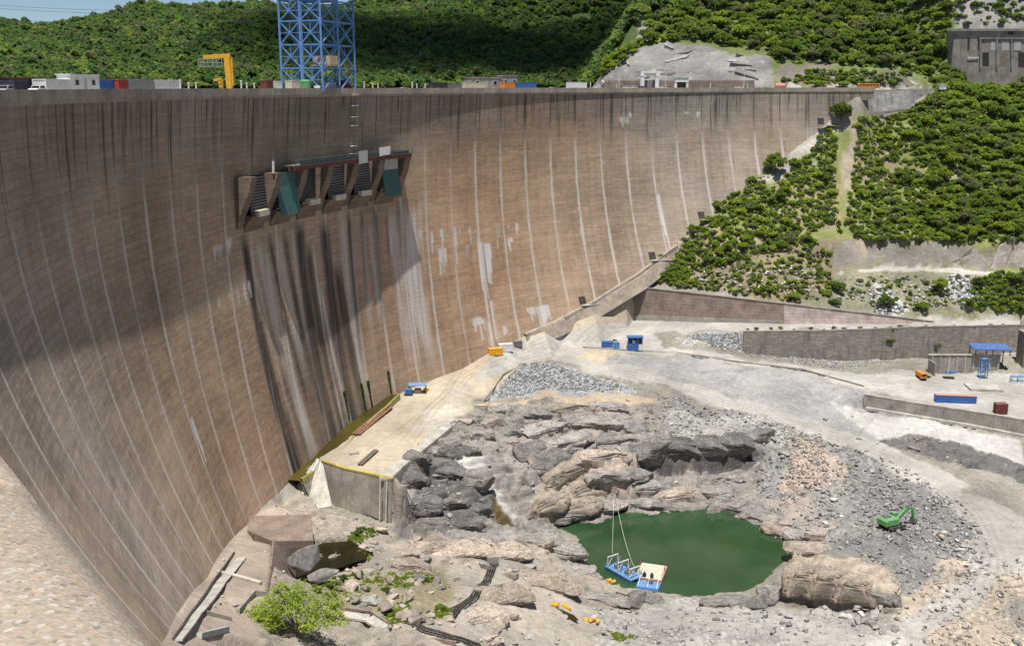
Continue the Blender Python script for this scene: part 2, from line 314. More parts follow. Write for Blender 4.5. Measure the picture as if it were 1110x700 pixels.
def blocks(x, y, L, Wd, ang, k, tilt=.35, jump=1.0):
    """height field of tilted slabs about L x Wd metres, long axis at ang"""
    c, s = math.cos(ang), math.sin(ang); wx = fbm(x/9, y/9, 2, k+50)*L*.12; wy = fbm(x/9, y/9, 2, k+90)*Wd*.25
    u = (x*c+y*s+wx)/L; v = (-x*s+y*c+wy)/Wd; iu = np.floor(u).astype(np.int64); iv = np.floor(v).astype(np.int64)
    best = np.full(x.shape, 9.); hh = np.zeros(x.shape); sec = np.full(x.shape, 9.)
    for du in (-1, 0, 1):
        for dv in (-1, 0, 1):
            a, b = iu+du, iv+dv; qx = u-(a+h2(a, b, k)); qy = v-(b+h2(a, b, k+1)); dd = qx*qx+qy*qy
            z = (h2(a, b, k+2)-.5)*jump+qx*(h2(a, b, k+3)-.5)*tilt*2+qy*(h2(a, b, k+4)-.35)*tilt*2.6
            n = dd < best; sec = np.where(n, best, np.minimum(sec, dd)); hh = np.where(n, z, hh); best = np.where(n, dd, best)
    gap = np.sqrt(sec)-np.sqrt(best)
    return hh-.55*np.clip(1-gap/.09, 0, 1)
def inpoly(x, y, poly):
    r = np.zeros(x.shape, bool); n = len(poly)
    for i in range(n):
        x1, y1 = poly[i]; x2, y2 = poly[(i+1) % n]
        if y1 == y2: continue
        c = ((y1 > y) != (y2 > y)) & (x < (x2-x1)*(y-y1)/(y2-y1)+x1); r ^= c
    return r
# ------------------------------------------------------------ ground: surveyed points -> triangulated -> sampled
PT = []
def A(*q):
    for px, py, z in q: PT.append(tuple(W(px, py, z)[:2])+(z,))
def AD(*q):
    for px, py, D in q: PT.append(tuple(WD(px, py, D)))
def LINE(q, step=2.5, dist=False):
    P = [np.array(WD(*a) if dist else W(*a)) for a in q]
    for a, b in zip(P[:-1], P[1:]):
        n = max(1, int(np.linalg.norm(b-a)/step))
        for i in range(n): PT.append(tuple(a+(b-a)*i/n))
    PT.append(tuple(P[-1])); return P
def densify(P, step):
    r = []
    for a, b in zip(P[:-1], P[1:]):
        n = max(1, int(np.linalg.norm(b-a)/step)); r += [a+(b-a)*i/n for i in range(n)]
    return r+[P[-1]]
FOOTPTS = []
for th in np.arange(.06, 2.15, .012):   # the ground meets the dam
    fd = float(foot_d(th)); p = face(th, fd); FOOTPTS.append(p); PT.append(tuple(p))
    q = arc(th, 3, p[2]); PT.append(tuple(q)); PT.append(tuple(arc(th, 10, -10)))
POOLZ = -135.0
SHORE = [(600,563),(612,575),(626,580),(627,594),(646,612),(662,630),(685,636),(711,637),(728,642),(764,646),(780,642),(806,641),(826,631),(837,618),(853,607),(858,590),(831,579),(816,564),(780,553),(759,550),(734,551),(723,555),(703,556),(685,552),(664,552),(662,560),(646,566),(626,565)]
sh = [W(x, y, POOLZ+.3) for x, y in SHORE]; LINE([(x, y, POOLZ+.3) for x, y in SHORE+SHORE[:1]], 2)
cen = np.mean(sh, axis=0)
for p in sh:
    for t, z in ((.88, -139), (.6, -146)): PT.append((cen[0]+(p[0]-cen[0])*t, cen[1]+(p[1]-cen[1])*t, z))
PT.append((cen[0], cen[1], -148))
# apron beside the dam, and the haul roads
A((350,498,-111),(370,500,-109.5),(400,470,-109),(430,518,-109),(440,480,-109),(480,468,-109),(500,450,-108.7),(450,440,-108),(480,420,-107.5),(515,432,-108),(525,410,-107),(530,395,-105.5),(418,505,-109),(400,500,-109))
A((560,391,-105.5),(585,387,-105.5),(570,380,-104.5),(610,372,-104.5),(650,372,-104),(680,356,-102),(700,352,-100.5),(720,350,-100),(560,382,-104.5))
LINE([(688,347,-100.6),(760,349,-99.4),(850,351,-98),(1000,352,-96.8),(1060,348,-95.7),(1110,348,-95.2)], 3)
WALL1 = [(685,311,688,347,-100.6),(760,319,760,349,-99.4),(850,329.5,850,350.5,-98),(930,339,930,351,-97.4),(1012,349,1012,351.5,-96.7)]
W1B, W1T = [], []
for xt, yt, xb, yb, zb in WALL1:
    b = W(xb, yb, zb); D = math.hypot(b[0], b[1])+.9; t = WD(xt, yt, D); W1B.append(b); W1T.append(t)
for p in densify([np.array(t)+np.array([0, .9, -.25]) for t in W1T], 2): PT.append(tuple(p))
for p in densify([np.array(t)+np.array([0, 6, .6]) for t in W1T], 4): PT.append(tuple(p))
# upper road front edge and the brown masonry wall under it
LINE([(720,356,-100.6),(760,358,-99.8),(810,359,-98.5),(900,358,-97.7),(1000,354,-96.9),(1110,352,-95.9)], 2)
W3B, W3T = [], []
for x, yt, zt, yb in ((806,360,-98.6,383),(850,359.5,-98.2,387),(900,359,-97.8,390),(950,357,-97.3,390),(1000,355,-97,388),(1060,354,-96.4,384),(1112,353,-96,380)):
    t = W(x, yt, zt); b = WD(x, yb, math.hypot(t[0], t[1])-1.0); W3T.append(t); W3B.append(b)
for p in densify(W3B, 2):
    for b_, c_ in ((-.55, -.5), (.5, -.1), (2.6, -.1), (4.5, 0)): PT.append(tuple(p-np.array([0, b_, -c_])))
for p in densify([np.array(t)+np.array([0, 1.1, -.1]) for t in W3T], 2): PT.append(tuple(p))
A((722,372,-103.5),(760,380,-105.7),(700,366,-102.5),(712,360,-101.4))
FE = LINE([(640,380,-105),(680,381,-105),(720,384,-105.7),(800,396,-108),(870,405,-110),(938,420,-111.3),(1010,436,-111.6),(1112,454,-112)], 2.5)
A((760,386,-106.2),(850,396,-109),(930,402,-110.6),(1050,405,-111),(1110,410,-111.2),(1000,425,-111.4),(1060,430,-111.5))
LINE([(560,398,-107.6),(600,395,-107.4),(640,402,-108.7),(720,418,-113),(800,441,-118),(880,466,-121),(950,491,-123),(1010,521,-125),(1060,560,-127),(1085,600,-128)], 3)
LINE([(600,388,-105.6),(640,396,-107.6),(720,411,-111.6),(800,433,-116.7),(880,456,-120),(950,478,-122.2),(1010,503,-124.3),(1060,535,-126.3),(1110,560,-127.2)], 3)
W4T, W4B = [], []
for xt, yt, zt, yb in ((936,428,-111.6,441),(990,437,-111.8,450),(1050,446,-112,460),(1112,456,-112.2,472)):
    t = W(xt, yt, zt); W4T.append(t); W4B.append(WD(xt, yb, math.hypot(t[0], t[1])-.9))
for p in densify(W4B, 2): PT.append(tuple(p+np.array([0, .5, -.4]))); PT.append(tuple(p-np.array([0, 1.2, .1])))
for p in densify([np.array(t)+np.array([0, 1.2, -.1]) for t in W4T], 2): PT.append(tuple(p))
for p in densify(W1B, 2): PT.append(tuple(np.array(p)+np.array([0, .45, -.4])))
A((960,458,-118),(1040,470,-118.5),(1110,488,-119.5),(1000,472,-120),(1020,498,-123.6),(1110,516,-124.8),(900,440,-117),(850,425,-114))
TWt = [W(x, y, -108.8) for x, y in ((348,500),(372,508),(400,514),(424,520),(438,527))]; TWb = [WD(x, yy, math.hypot(p_[0], p_[1])-.15) for (x, yy), p_ in zip(((348,547),(372,552),(400,558),(424,568),(438,560)), TWt)]
for p_ in densify(TWb, 1.5): PT.append(tuple(p_))
for p_ in densify([np.array(q_)+np.array([.3, 1.2, -.1]) for q_ in TWt], 1.5): PT.append(tuple(p_))
A((1060,650,-128.6),(980,690,-129),(1110,650,-128),(1110,600,-127.6),(1040,600,-128.4),(1020,560,-127.6))
# rockfill below the apron road
A((528,432,-112),(560,428,-113.4),(600,425,-113.8),(650,424,-113.5),(690,426,-113.6),(545,410,-109.5),(585,408,-110))
# rocks between apron and pool
A((590,440,-114.8),(540,450,-112.8),(560,470,-114.5),(620,460,-115.4),(700,450,-117),(760,455,-119.5),(660,432,-114.6),(500,478,-110.5),(450,492,-110.5),(520,490,-113),(440,530,-113),(450,566,-121.5),(480,510,-113.8),(520,502,-114.5),(470,555,-120),(510,548,-121),(545,530,-122),(548,566,-129),(600,500,-119),(650,500,-120),(560,520,-121),(600,540,-127),(575,560,-130),(530,575,-125))
A((655,552,-134),(680,540,-131),(700,522,-128.5),(720,538,-132.5),(760,542,-134),(790,530,-132.5),(740,522,-130.5),(790,512,-129.5),(815,500,-127.5))
LINE([(690,494,-120.6),(712,489,-120),(750,487,-119.8),(800,484,-120.6),(826,472,-121)], 2)
LINE([(690,512,-126.5),(720,512,-127),(760,512,-128),(806,506,-128),(832,490,-125.5)], 2)
A((780,460,-120.2),(830,460,-121),(850,480,-123),(900,490,-124.4),(850,510,-127),(900,520,-127.5),(860,545,-131),(835,560,-134),(940,540,-127.6),(900,560,-130),(950,580,-128.8),(1000,590,-128.6))
# block of rock at the right of the pool
BT = [(859,620,-122.5),(884,621,-122),(915,626,-122),(946,634,-122.6),(972,646,-125.5)]
P = LINE(BT, 1.2)
LINE([(860,596,-123.5),(890,600,-123.4),(930,610,-123.2),(966,620,-124)], 2)
for (x, y, z), yb in zip(BT, (650,656,660,661,660)):
    pass
fp = [W(*a) for a in BT]; base = [WD(x, yb, math.hypot(p[0], p[1])-1.2) for (x, y, z), yb, p in zip(BT, (650,657,661,661,660), fp)]
for p in densify([np.array(b) for b in base], 1.2): PT.append(tuple(p))
A((862,590,-130.5),(900,596,-129.6),(960,612,-128.6),(985,640,-128.8),(855,612,-134))
LINE([(853,622,-132),(855,650,-132)], 2)
# near shore, track, foreground rock
A((690,647,-133),(760,656,-132.6),(835,650,-132.4),(660,660,-131),(740,668,-131.6),(830,672,-130.6),(900,682,-129.8),(600,700,-122),(700,700,-128),(800,700,-129.5),(900,700,-129.6),(1000,700,-129.6),(1110,700,-129),(640,690,-126))
A((600,585,-133),(560,590,-126.5),(520,602,-122),(560,640,-121.5),(620,640,-129),(640,660,-128),(500,640,-117),(450,602,-119),(605,610,-131),(430,580,-121.5),(440,612,-117),(420,640,-112.5),(460,660,-111),(500,690,-112),(400,690,-107),(380,650,-111),(402,605,-114.8),(545,690,-117))
# left foundation ledge
A((270,578,-108.3),(240,640,-97),(250,655,-95),(215,690,-84),(235,685,-88),(262,690,-92),(285,655,-97),(320,700,-99),(340,670,-105),(370,690,-105))
LINE([(294,590,-106.4),(290,640,-100)], 1.5); LINE([(308,610,-114.6),(312,640,-113.8)], 1.5)
A((340,600,-115.4),(385,598,-115.4),(360,615,-115.4),(335,625,-115.2),(325,560,-113),(350,568,-115),(395,575,-118),(305,548,-115),(322,605,-115.2),(318,622,-115.2))
# below and behind the frame
for x in range(-200, 1400, 100): PT.append(tuple(W(x, 770, -105 if x < 420 else -118 if x < 600 else -128)))
for x in (-160, -80, 0, 80, 200, 340): PT.append((x, 60, -70 if x < 80 else -95)); PT.append((x, -40, -20 if x < 80 else -40))
for a, b, z in ((340, 160, -110), (340, 260, -118), (380, 330, -112), (430, 120, -60), (500, 300, -50), (540, 420, -20), (480, 470, -50)): PT.append((a, b, z))
# right hillside
AD((750,290,462),(800,300,454),(800,250,474),(850,250,482),(850,205,497),(900,300,468),(900,250,490),(900,200,508),(900,152,525),(940,128,541),(950,322,463),(1050,330,466),(1110,335,466),(950,200,520),(950,140,543),(985,124,552),(1050,200,525),(1050,150,552),(1050,108,585),(1110,200,530),(1110,150,560),(1110,104,600),(890,322,452),(830,315,448))
LINE([(905,291,474),(950,290,483),(1000,290,485),(1050,291,484),(1112,292,486)], 4, True); LINE([(905,264,480),(950,261,489),(1000,262,491),(1050,264,490),(1112,262,492)], 4, True)
LINE([(905,300,470),(950,296,477),(1000,298,478),(1050,299,478),(1112,300,479)], 4, True)
# crest level bench on the right, cut slope and spur above it
for px in range(640, 1160, 20):
    D = 556 if px < 900 else 556+(px-900)*.33; q = WD(px, 97, D); PT.append((q[0], q[1], -1.6)); q = WD(px, 97, D+10); PT.append((q[0], q[1], -1.5))
AD((650,90,574),(660,76,582),(690,54,592),(702,49,595),(735,47,594),(760,55,592),(800,58,592),(828,62,591),(838,74,586),(860,84,580),(880,78,586),(900,72,592),(930,80,588),(960,76,592),(1000,88,592),(720,10,640),(760,20,640),(760,0,660),(800,0,664),(850,30,640),(850,0,672),(900,45,625),(900,0,674),(950,55,628),(950,0,690),(1000,55,634),(1000,0,690),(1030,78,618),(1110,78,622),(1030,32,640),(1110,32,644),(1030,0,650),(1110,0,656),(690,20,640),(1030,88,606),(1110,92,606))
for x, y, D in ((760,-60,730),(900,-80,760),(1050,-80,740),(1200,-60,720),(1300,60,640),(1300,200,560),(1400,300,520),(720,-30,700)): AD((x, y, D))
for D in (585, 620, 660, 700, 740):
    for px in (600, 632-(D-585)*.03): q = WD(px, 94, D); PT.append((q[0], q[1], -9))
AD((668,60,625),(700,22,640),(700,0,680))
# hills beyond the lake
for px in range(-300, 640, 50): q = WD(px, 96, 640); PT.append((q[0], q[1], -12)); q = WD(px, 93, 690 if px < 200 else 720); PT.append((q[0], q[1], -3))
AD((-100,60,800),(0,60,800),(100,60,800),(200,60,820),(300,62,840),(400,60,860),(500,62,880),(600,62,900),(640,62,900),(100,30,890),(200,30,900),(300,30,920),(400,32,940),(500,32,960),(600,32,980),(680,32,980))
AD((-250,60,900),(-100,54,900),(0,52,890),(47,47,900),(80,36,950),(110,24,980),(150,10,1000),(210,11,1010),(280,8,1010),(345,14,1010),(400,18,1030),(450,10,1060),(500,-15,1080),(600,-50,1120),(720,-80,1150),(850,-110,1180),(1000,-120,1180))
AD((-300,20,1500),(-100,20,1500),(0,22,1480),(40,32,1480),(90,60,1300))
for px in range(-400, 1500, 150): q = WD(px, 60, 1750); PT.append((q[0], q[1], 20)); q = WD(px, 94, 3800); PT.append((q[0], q[1], 5))
for a, b in ((-3500, -400), (3500, -400), (-1500, -300), (1500, -300), (-900, 100), (-600, 500), (900, 100), (1500, 1500), (-2500, 1500), (700, 500), (700, 250)): PT.append((a, b, {(900, 100): 60, (700, 500): 60, (700, 250): 20}.get((a, b), -12)))

P3 = np.array(PT); key = {}
for p in P3: key.setdefault((round(p[0]*2), round(p[1]*2)), p)
P3 = np.array(list(key.values()))
vo, eo, fo, ov, oe, of = delaunay_2d_cdt([Vector((float(a), float(b))) for a, b in P3[:, :2]], [], [], 0, 1e-5, True)
idx = [o[0] for o in ov]; TV = np.array([[v[0], v[1], P3[i][2]] for v, i in zip(vo, idx)]); TF = np.array([f for f in fo if len(f) == 3])
def sample(x0, y0, st, nx, ny):
    Z = np.full((ny, nx), np.nan)
    T = TV[TF]; lo = T[:, :, :2].min(1); hi = T[:, :, :2].max(1)
    for k in np.nonzero((hi[:, 0] >= x0) & (lo[:, 0] <= x0+st*nx) & (hi[:, 1] >= y0) & (lo[:, 1] <= y0+st*ny))[0]:
        (ax, ay, az), (bx, by, bz), (cx, cy, cz) = T[k]; den = (by-cy)*(ax-cx)+(cx-bx)*(ay-cy)
        if abs(den) < 1e-9: continue
        i0 = max(0, math.ceil((lo[k, 0]-x0)/st-1e-6)); i1 = min(nx-1, math.floor((hi[k, 0]-x0)/st+1e-6)); j0 = max(0, math.ceil((lo[k, 1]-y0)/st-1e-6)); j1 = min(ny-1, math.floor((hi[k, 1]-y0)/st+1e-6))
        if i1 < i0 or j1 < j0: continue
        X, Y = np.meshgrid(x0+st*np.arange(i0, i1+1), y0+st*np.arange(j0, j1+1))
        u = ((by-cy)*(X-cx)+(cx-bx)*(Y-cy))/den; v = ((cy-ay)*(X-cx)+(ax-cx)*(Y-cy))/den; w = 1-u-v; m = (u > -1e-5) & (v > -1e-5) & (w > -1e-5)
        sub = Z[j0:j1+1, i0:i1+1]; sub[m] = (u*az+v*bz+w*cz)[m]
    return np.where(np.isnan(Z), -12, Z)
def blur(a, n=1):
    for _ in range(n):
        p = np.pad(a, 1, mode='edge'); a = (p[:-2, 1:-1]+p[2:, 1:-1]+p[1:-1, :-2]+p[1:-1, 2:]+p[1:-1, 1:-1]*2)/6
    return a

# zones in photograph columns/rows: name, polygon, colour, rock, slab, rubble, gravel speckle, feather
Z_ROAD = (.425, .402, .36); Z_SAND = (.45, .39, .295); Z_GREY = (.265, .255, .24); Z_SHOT = (.36, .353, .34); Z_ROCK = (.30, .275, .25); Z_PINK = (.43, .345, .285); Z_DARK = (.20, .19, .18); Z_BUFF = (.46, .40, .325)
ZONES = [
 ('forerock', [(150,720),(260,540),(345,545),(430,570),(560,560),(640,600),(690,640),(720,720)], (.345,.305,.255), .85, .6, .2, .1, 3),
 ('paleflat', [(450,620),(560,600),(640,650),(720,720),(480,720),(460,670)], (.40,.36,.305), .6, .25, .1, .2, 4),
 ('cliffrock', [(425,570),(430,500),(500,455),(560,430),(690,432),(760,450),(830,470),(835,500),(830,580),(700,565),(600,570),(560,600),(500,585)], Z_ROCK, 1, 1.0, .15, 0, 2),
 ('pinkslab', [(560,440),(600,430),(690,436),(700,470),(640,480),(570,470)], (.31,.275,.245), .9, .9, .1, 0, 3),
 ('buffslab', [(575,545),(610,500),(690,490),(700,520),(640,555),(600,565)], (.42,.35,.285), 1, .9, .1, 0, 3),
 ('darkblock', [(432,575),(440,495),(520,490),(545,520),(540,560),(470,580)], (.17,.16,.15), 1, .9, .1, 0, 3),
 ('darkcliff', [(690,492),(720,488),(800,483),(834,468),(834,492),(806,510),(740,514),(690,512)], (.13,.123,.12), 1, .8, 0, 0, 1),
 ('rubble', [(690,430),(740,428),(800,445),(880,468),(950,492),(1010,522),(1060,560),(1080,610),(1040,640),(985,650),(960,612),(860,585),(830,570),(815,500),(835,470),(760,452)], Z_GREY, .1, .1, .6, 1, 3),
 ('tanrubble', [(850,470),(890,470),(900,520),(860,545),(850,510)], (.40,.33,.27), .1, .1, .7, .8, 6),
 ('tanrubble2', [(830,545),(880,540),(905,575),(860,590),(838,575)], (.38,.33,.285), .5, .5, .4, .4, 5),
 ('greyflat', [(720,440),(790,450),(850,462),(840,478),(760,478),(700,470)], (.36,.345,.32), .1, .05, .4, .8, 5),
 ('darkgrey', [(940,500),(1010,525),(1050,560),(1060,600),(1010,600),(950,590),(930,540)], (.235,.23,.22), 0, .05, .5, 1, 6),
 ('botgrey', [(640,660),(760,655),(850,660),(960,670),(1040,640),(1110,600),(1110,720),(640,720)], (.37,.35,.32), .15, .15, .5, .8, 5),
 ('bottan', [(990,640),(1070,600),(1110,610),(1110,720),(1000,720)], (.47,.40,.32), 0, .05, .3, .7, 8),
 ('track', [(650,655),(740,660),(850,664),(960,690),(1000,720),(900,720),(830,682),(740,676),(655,664)], (.40,.38,.345), 0, 0, .08, .3, 2),
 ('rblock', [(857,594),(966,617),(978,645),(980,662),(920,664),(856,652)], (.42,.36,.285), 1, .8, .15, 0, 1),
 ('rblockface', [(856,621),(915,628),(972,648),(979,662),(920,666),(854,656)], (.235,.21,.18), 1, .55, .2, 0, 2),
 ('wet', [(528,540),(545,540),(553,572),(535,572)], (.11,.085,.035), .6, .8, .1, 0, 2),
 ('lime', [(500,498),(540,492),(545,530),(560,560),(545,562),(528,530),(505,515)], (.50,.48,.45), 1, .9, .1, 0, 4),
 ('rfill', [(527,436),(562,393),(585,390),(690,420),(690,430),(600,426)], (.36,.365,.365), .0, 0, .8, 1, 1),
 ('sandstrip', [(527,440),(600,425),(680,424),(720,432),(690,437),(600,432),(540,446)], (.47,.39,.29), .1, 0, .2, .3, 3),
 ('shot', [(640,378),(720,383),(800,395),(870,404),(940,420),(960,440),(950,480),(880,457),(800,435),(720,412),(640,398)], Z_SHOT, .9, .3, .12, .2, 2),
 ('shotlow', [(900,436),(990,452),(1112,475),(1112,505),(1020,480),(950,476)], (.52,.50,.47), .5, .25, .1, .1, 2),
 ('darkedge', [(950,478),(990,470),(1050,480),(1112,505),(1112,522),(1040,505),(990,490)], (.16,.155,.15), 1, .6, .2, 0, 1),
 ('apron', [(300,560),(345,495),(430,425),(545,372),(690,300),(720,345),(690,385),(600,395),(560,396),(525,435),(500,452),(470,475),(440,520),(350,505)], Z_SAND, 0, 0, .03, .1, 3),
 ('aprongrey', [(455,450),(500,420),(520,415),(505,452),(470,475),(450,470)], (.47,.43,.365), 0, 0, .06, .3, 8),
 ('road', [(520,412),(545,378),(600,362),(690,347),(1120,343),(1120,357),(1000,356),(810,361),(730,358),(705,364),(716,374),(800,388),(900,402),(990,405),(1120,405),(1120,460),(1000,434),(938,420),(870,404),(800,394),(720,382),(640,378),(625,386),(720,408),(800,432),(880,455),(950,478),(1010,503),(1060,535),(1120,560),(1120,620),(1075,625),(1060,570),(1010,530),(950,496),(880,470),(800,444),(720,420),(640,404),(590,390),(560,394),(530,412)], Z_ROAD, 0, 0, .03, .15, 2),
 ('turn', [(1050,555),(1080,600),(1070,640),(990,700),(930,700),(1000,660),(1045,620)], (.44,.415,.375), 0, 0, .1, .3, 4),
 ('island', [(718,362),(800,360),(815,383),(900,392),(1000,392),(990,403),(900,400),(800,385),(728,374)], (.30,.28,.225), .1, 0, .35, .6, 2),
 ('islandrock', [(740,362),(800,361),(815,382),(780,378),(735,368)], (.40,.39,.37), 0, 0, .6, 1, 3),
 ('ledge', [(150,720),(178,690),(225,625),(268,560),(300,545),(345,560),(345,585),(300,590),(296,640),(285,700),(280,720)], (.40,.33,.27), .4, .0, .0, 0, 2),
 ('green1', [(330,640),(350,630),(395,622),(470,620),(480,650),(440,680),(380,660)], (.28,.25,.16), .5, .4, .3, .4, 9),
 ('hill', [(640,300),(690,303),(760,255),(850,170),(890,140),(925,122),(985,120),(1020,95),(1120,60),(1120,345),(1010,345),(690,309)], (.235,.255,.09), .2, .1, .1, .4, 5),
 ('soil1', [(700,270),(760,250),(820,255),(860,275),(760,300),(700,300)], (.30,.245,.15), .2, .1, .1, .5, 6), ('soil2', [(930,150),(990,185),(960,200),(900,185)], (.30,.25,.15), .2, .1, .1, .5, 6), ('soil3', [(850,200),(900,190),(895,240),(840,250)], (.28,.25,.13), .2, .1, .1, .5, 6), ('soil4', [(1000,180),(1060,186),(1050,200),(990,198)], (.33,.27,.18), .2, .1, .1, .5, 5),
 ('hillbare', [(690,308),(740,270),(830,262),(905,262),(905,330),(850,327)], (.265,.22,.14), .35, .2, .2, .5, 8),
 ('lowbank', [(880,332),(900,295),(1000,296),(1120,298),(1120,345),(1010,345)], (.26,.25,.17), .2, .1, .4, .8, 6),
 ('scree', [(940,312),(955,312),(985,340),(950,342)], (.46,.45,.43), .0, 0, .5, 1, 4), ('scree2', [(1030,300),(1050,298),(1062,330),(1040,330)], (.46,.45,.43), 0, 0, .5, 1, 4),
 ('cutcliff', [(895,292),(905,264),(950,258),(1000,262),(1050,262),(1120,260),(1120,292),(1000,291)], (.29,.265,.23), 1, .9, .2, 0, 3),
 ('path', [(908,128),(930,128),(925,185),(919,230),(928,285),(914,285),(904,205)], (.38,.32,.24), .2, .1, .2, .5, 5),
 ('path2', [(878,140),(892,133),(880,160),(835,205),(826,200)], (.44,.41,.36), .2, .1, .1, .3, 3), ('path3', [(905,298),(960,291),(1120,296),(1120,299),(960,296)], (.48,.45,.40), 0, 0, 0, .2, 1),
 ('crestbench', [(640,100),(640,90),(1020,90),(1020,99)], (.40,.37,.32), 0, 0, .1, .2, 2),
 ('spur', [(640,95),(660,76),(690,50),(725,0),(1120,-40),(1120,90),(1020,96)], (.15,.18,.065), .2, .1, .1, .4, 4),
 ('crag', [(643,94),(662,76),(692,53),(735,47),(800,56),(830,60),(838,80),(835,94)], (.25,.24,.225), 1, 1.7, .3, 0, 2),
 ('crag2', [(838,94),(842,74),(880,72),(920,76),(985,78),(990,95)], (.23,.205,.17), 1, 1.2, .3, .2, 5),
 ('ruincliff', [(1027,-40),(1120,-40),(1120,34),(1032,34)], (.27,.26,.24), 1, 1.4, .3, 0, 3),
 ('farhill', [(-400,94),(-400,-200),(720,-200),(690,50),(640,94)], (.085,.115,.04), 0, 0, .1, .4, 0),
]
BX, BY, BS, BNX, BNY = -112, 122, .9, 461, 361
BASE = sample(BX, BY, BS, BNX, BNY)
def base_hit(px, py):                   # where the sight line meets the smooth ground
    r = ray(px, py)
    for s in np.arange(120, 520, .5):
        i, j = int((r[0]*s-BX)/BS), int((r[1]*s-BY)/BS)
        if 0 <= i < BNX and 0 <= j < BNY and r[2]*s < BASE[j, i]: return r*s
    return W(px, py, -120)
# ledges of bedrock: line of the upper edge, height of the step, metres it dips away behind
RIDGES = [([(548,533),(562,520),(575,508),(592,496),(612,489),(636,487)], 6, 18), ([(586,452),(612,452),(640,458),(660,468),(686,477)], 3.8, 12), ([(540,464),(566,453),(585,448)], 3.2, 8),
 ([(575,560),(600,556),(625,547),(650,536),(668,520),(692,505)], 5, 15), ([(592,563),(630,561),(664,553)], 2.2, 5), ([(440,548),(470,540),(500,545),(524,553)], 4.5, 9), ([(437,518),(470,509),(505,506),(520,520)], 3.4, 8),
 ([(458,497),(500,478),(530,470)], 3, 8), ([(520,440),(560,436),(600,441),(640,445)], 2.6, 8), ([(684,541),(705,530),(735,532),(760,545),(792,549)], 3.4, 8), ([(780,545),(810,553),(836,566)], 3.2, 9), ([(690,442),(740,448),(790,452),(842,461)], 1.6, 4),
 ([(700,470),(740,474),(790,476)], 1.4, 5), ([(455,617),(490,602),(525,609)], 3, 9), ([(388,642),(430,629),(470,641)], 2.2, 6), ([(520,662),(560,668),(590,692)], 2.2, 8), ([(556,590),(600,597),(628,613)], 3, 9), ([(596,634),(640,626),(658,642)], 2.2, 9),
 ([(798,664),(822,645),(852,640)], 3, 8), ([(430,592),(470,586),(520,588),(560,596)], 2.4, 9), ([(840,573),(858,580),(884,588)], 3, 7), ([(660,640),(700,643),(770,652),(800,652)], 1.8, 5), ([(480,575),(515,566),(545,573)], 3, 7),
 ([(620,512),(650,503),(690,500)], 2.4, 7), ([(590,530),(620,520),(650,516)], 2, 6), ([(640,438),(680,440),(700,452)], 2, 6)]
RW = [(np.array([base_hit(x, y)[:2] for x, y in q]), h, L) for q, h, L in RIDGES]
def ledges(X, Y):
    Zr = np.zeros(X.shape); Xw = X+blocks(X, Y, 6, 4, .5, 131, .3, 2.6); Yw = Y+blocks(X, Y, 5, 4, .6, 132, .3, 2.6)
    for P, h, L in RW:
        lo = P.min(0)-L-4; hi = P.max(0)+L+4; m = (X > lo[0]) & (X < hi[0]) & (Y > lo[1]) & (Y < hi[1])
        if not m.any(): continue
        x, y = Xw[m], Yw[m]; best = np.full(x.shape, 1e9); sd = np.zeros(x.shape); tt = np.zeros(x.shape); n = len(P)-1
        for k in range(n):
            a, b = P[k], P[k+1]; d = b-a; t = np.clip(((x-a[0])*d[0]+(y-a[1])*d[1])/(d@d), 0, 1); qx = x-a[0]-t*d[0]; qy = y-a[1]-t*d[1]; ds = np.hypot(qx, qy)
            s = np.sign(d[0]*qy-d[1]*qx); w = ds < best; best = np.where(w, ds, best); sd = np.where(w, ds*s, sd); tt = np.where(w, (k+t)/n, tt)
        end = np.clip(np.minimum(tt, 1-tt)*6, 0, 1)
        v = np.where(sd > 0, np.clip(1-sd/L, 0, 1)**.8, np.clip(1+sd/.8, 0, 1))*h*(.25+.75*end)*(best < L)
        v = np.where((tt <= .001) | (tt >= .999), v*np.clip(1-best/5, 0, 1), v)
        Zr[m] = np.maximum(Zr[m], v)
    return Zr
PAINT = []
def wheel_tracks(pts, offs, cf=.87, wd=.75):
    P = densify([np.array(base_hit(*q)) for q in pts], 2); 
    for _ in range(6): P = [P[0]]+[(a+2*b+c)/4 for a, b, c in zip(P[:-2], P[1:-1], P[2:])]+[P[-1]]
    for o_ in offs:
        Q = []
        for i, p_ in enumerate(P):
            d = (P[min(i+1, len(P)-1)]-P[max(i-1, 0)])[:2]; d = d/(np.linalg.norm(d)+1e-9); Q.append((p_[0]-d[1]*o_, p_[1]+d[0]*o_))
        PAINT.append((Q, wd, cf))
wheel_tracks([(540,386),(580,378),(640,372),(690,352),(760,353),(900,354),(1000,352),(1108,350)], (-2.6, -.6, 1.2, 3.2)); wheel_tracks([(560,386),(620,376),(690,380),(780,388),(860,396),(960,412),(1060,436)], (-2.4, -.4, 2.0))
wheel_tracks([(560,392),(610,388),(660,400),(740,416),(820,442),(890,466),(960,492),(1020,524),(1060,560),(1080,610),(1060,655),(1000,690)], (-3, -1, 1, 3)); wheel_tracks([(1040,545),(1080,556),(1108,575)], (-1, 1)); wheel_tracks([(1085,610),(1090,650),(1095,695)], (-1, 1, 2.4))
wheel_tracks([(655,660),(740,664),(850,668),(940,686),(1010,690)], (-1.1, 1.1)); wheel_tracks([(545,386),(510,405),(470,440),(440,480)], (-2, 0, 2), .86); wheel_tracks([(500,398),(480,430),(430,470),(400,490)], (-1, 1), .86); wheel_tracks([(960,415),(1010,412),(1060,420),(1100,430)], (-1.5, .5), .84)
wheel_tracks([(900,515),(940,560),(985,585),(1030,590),(1060,580)], (-1, 1), .85)
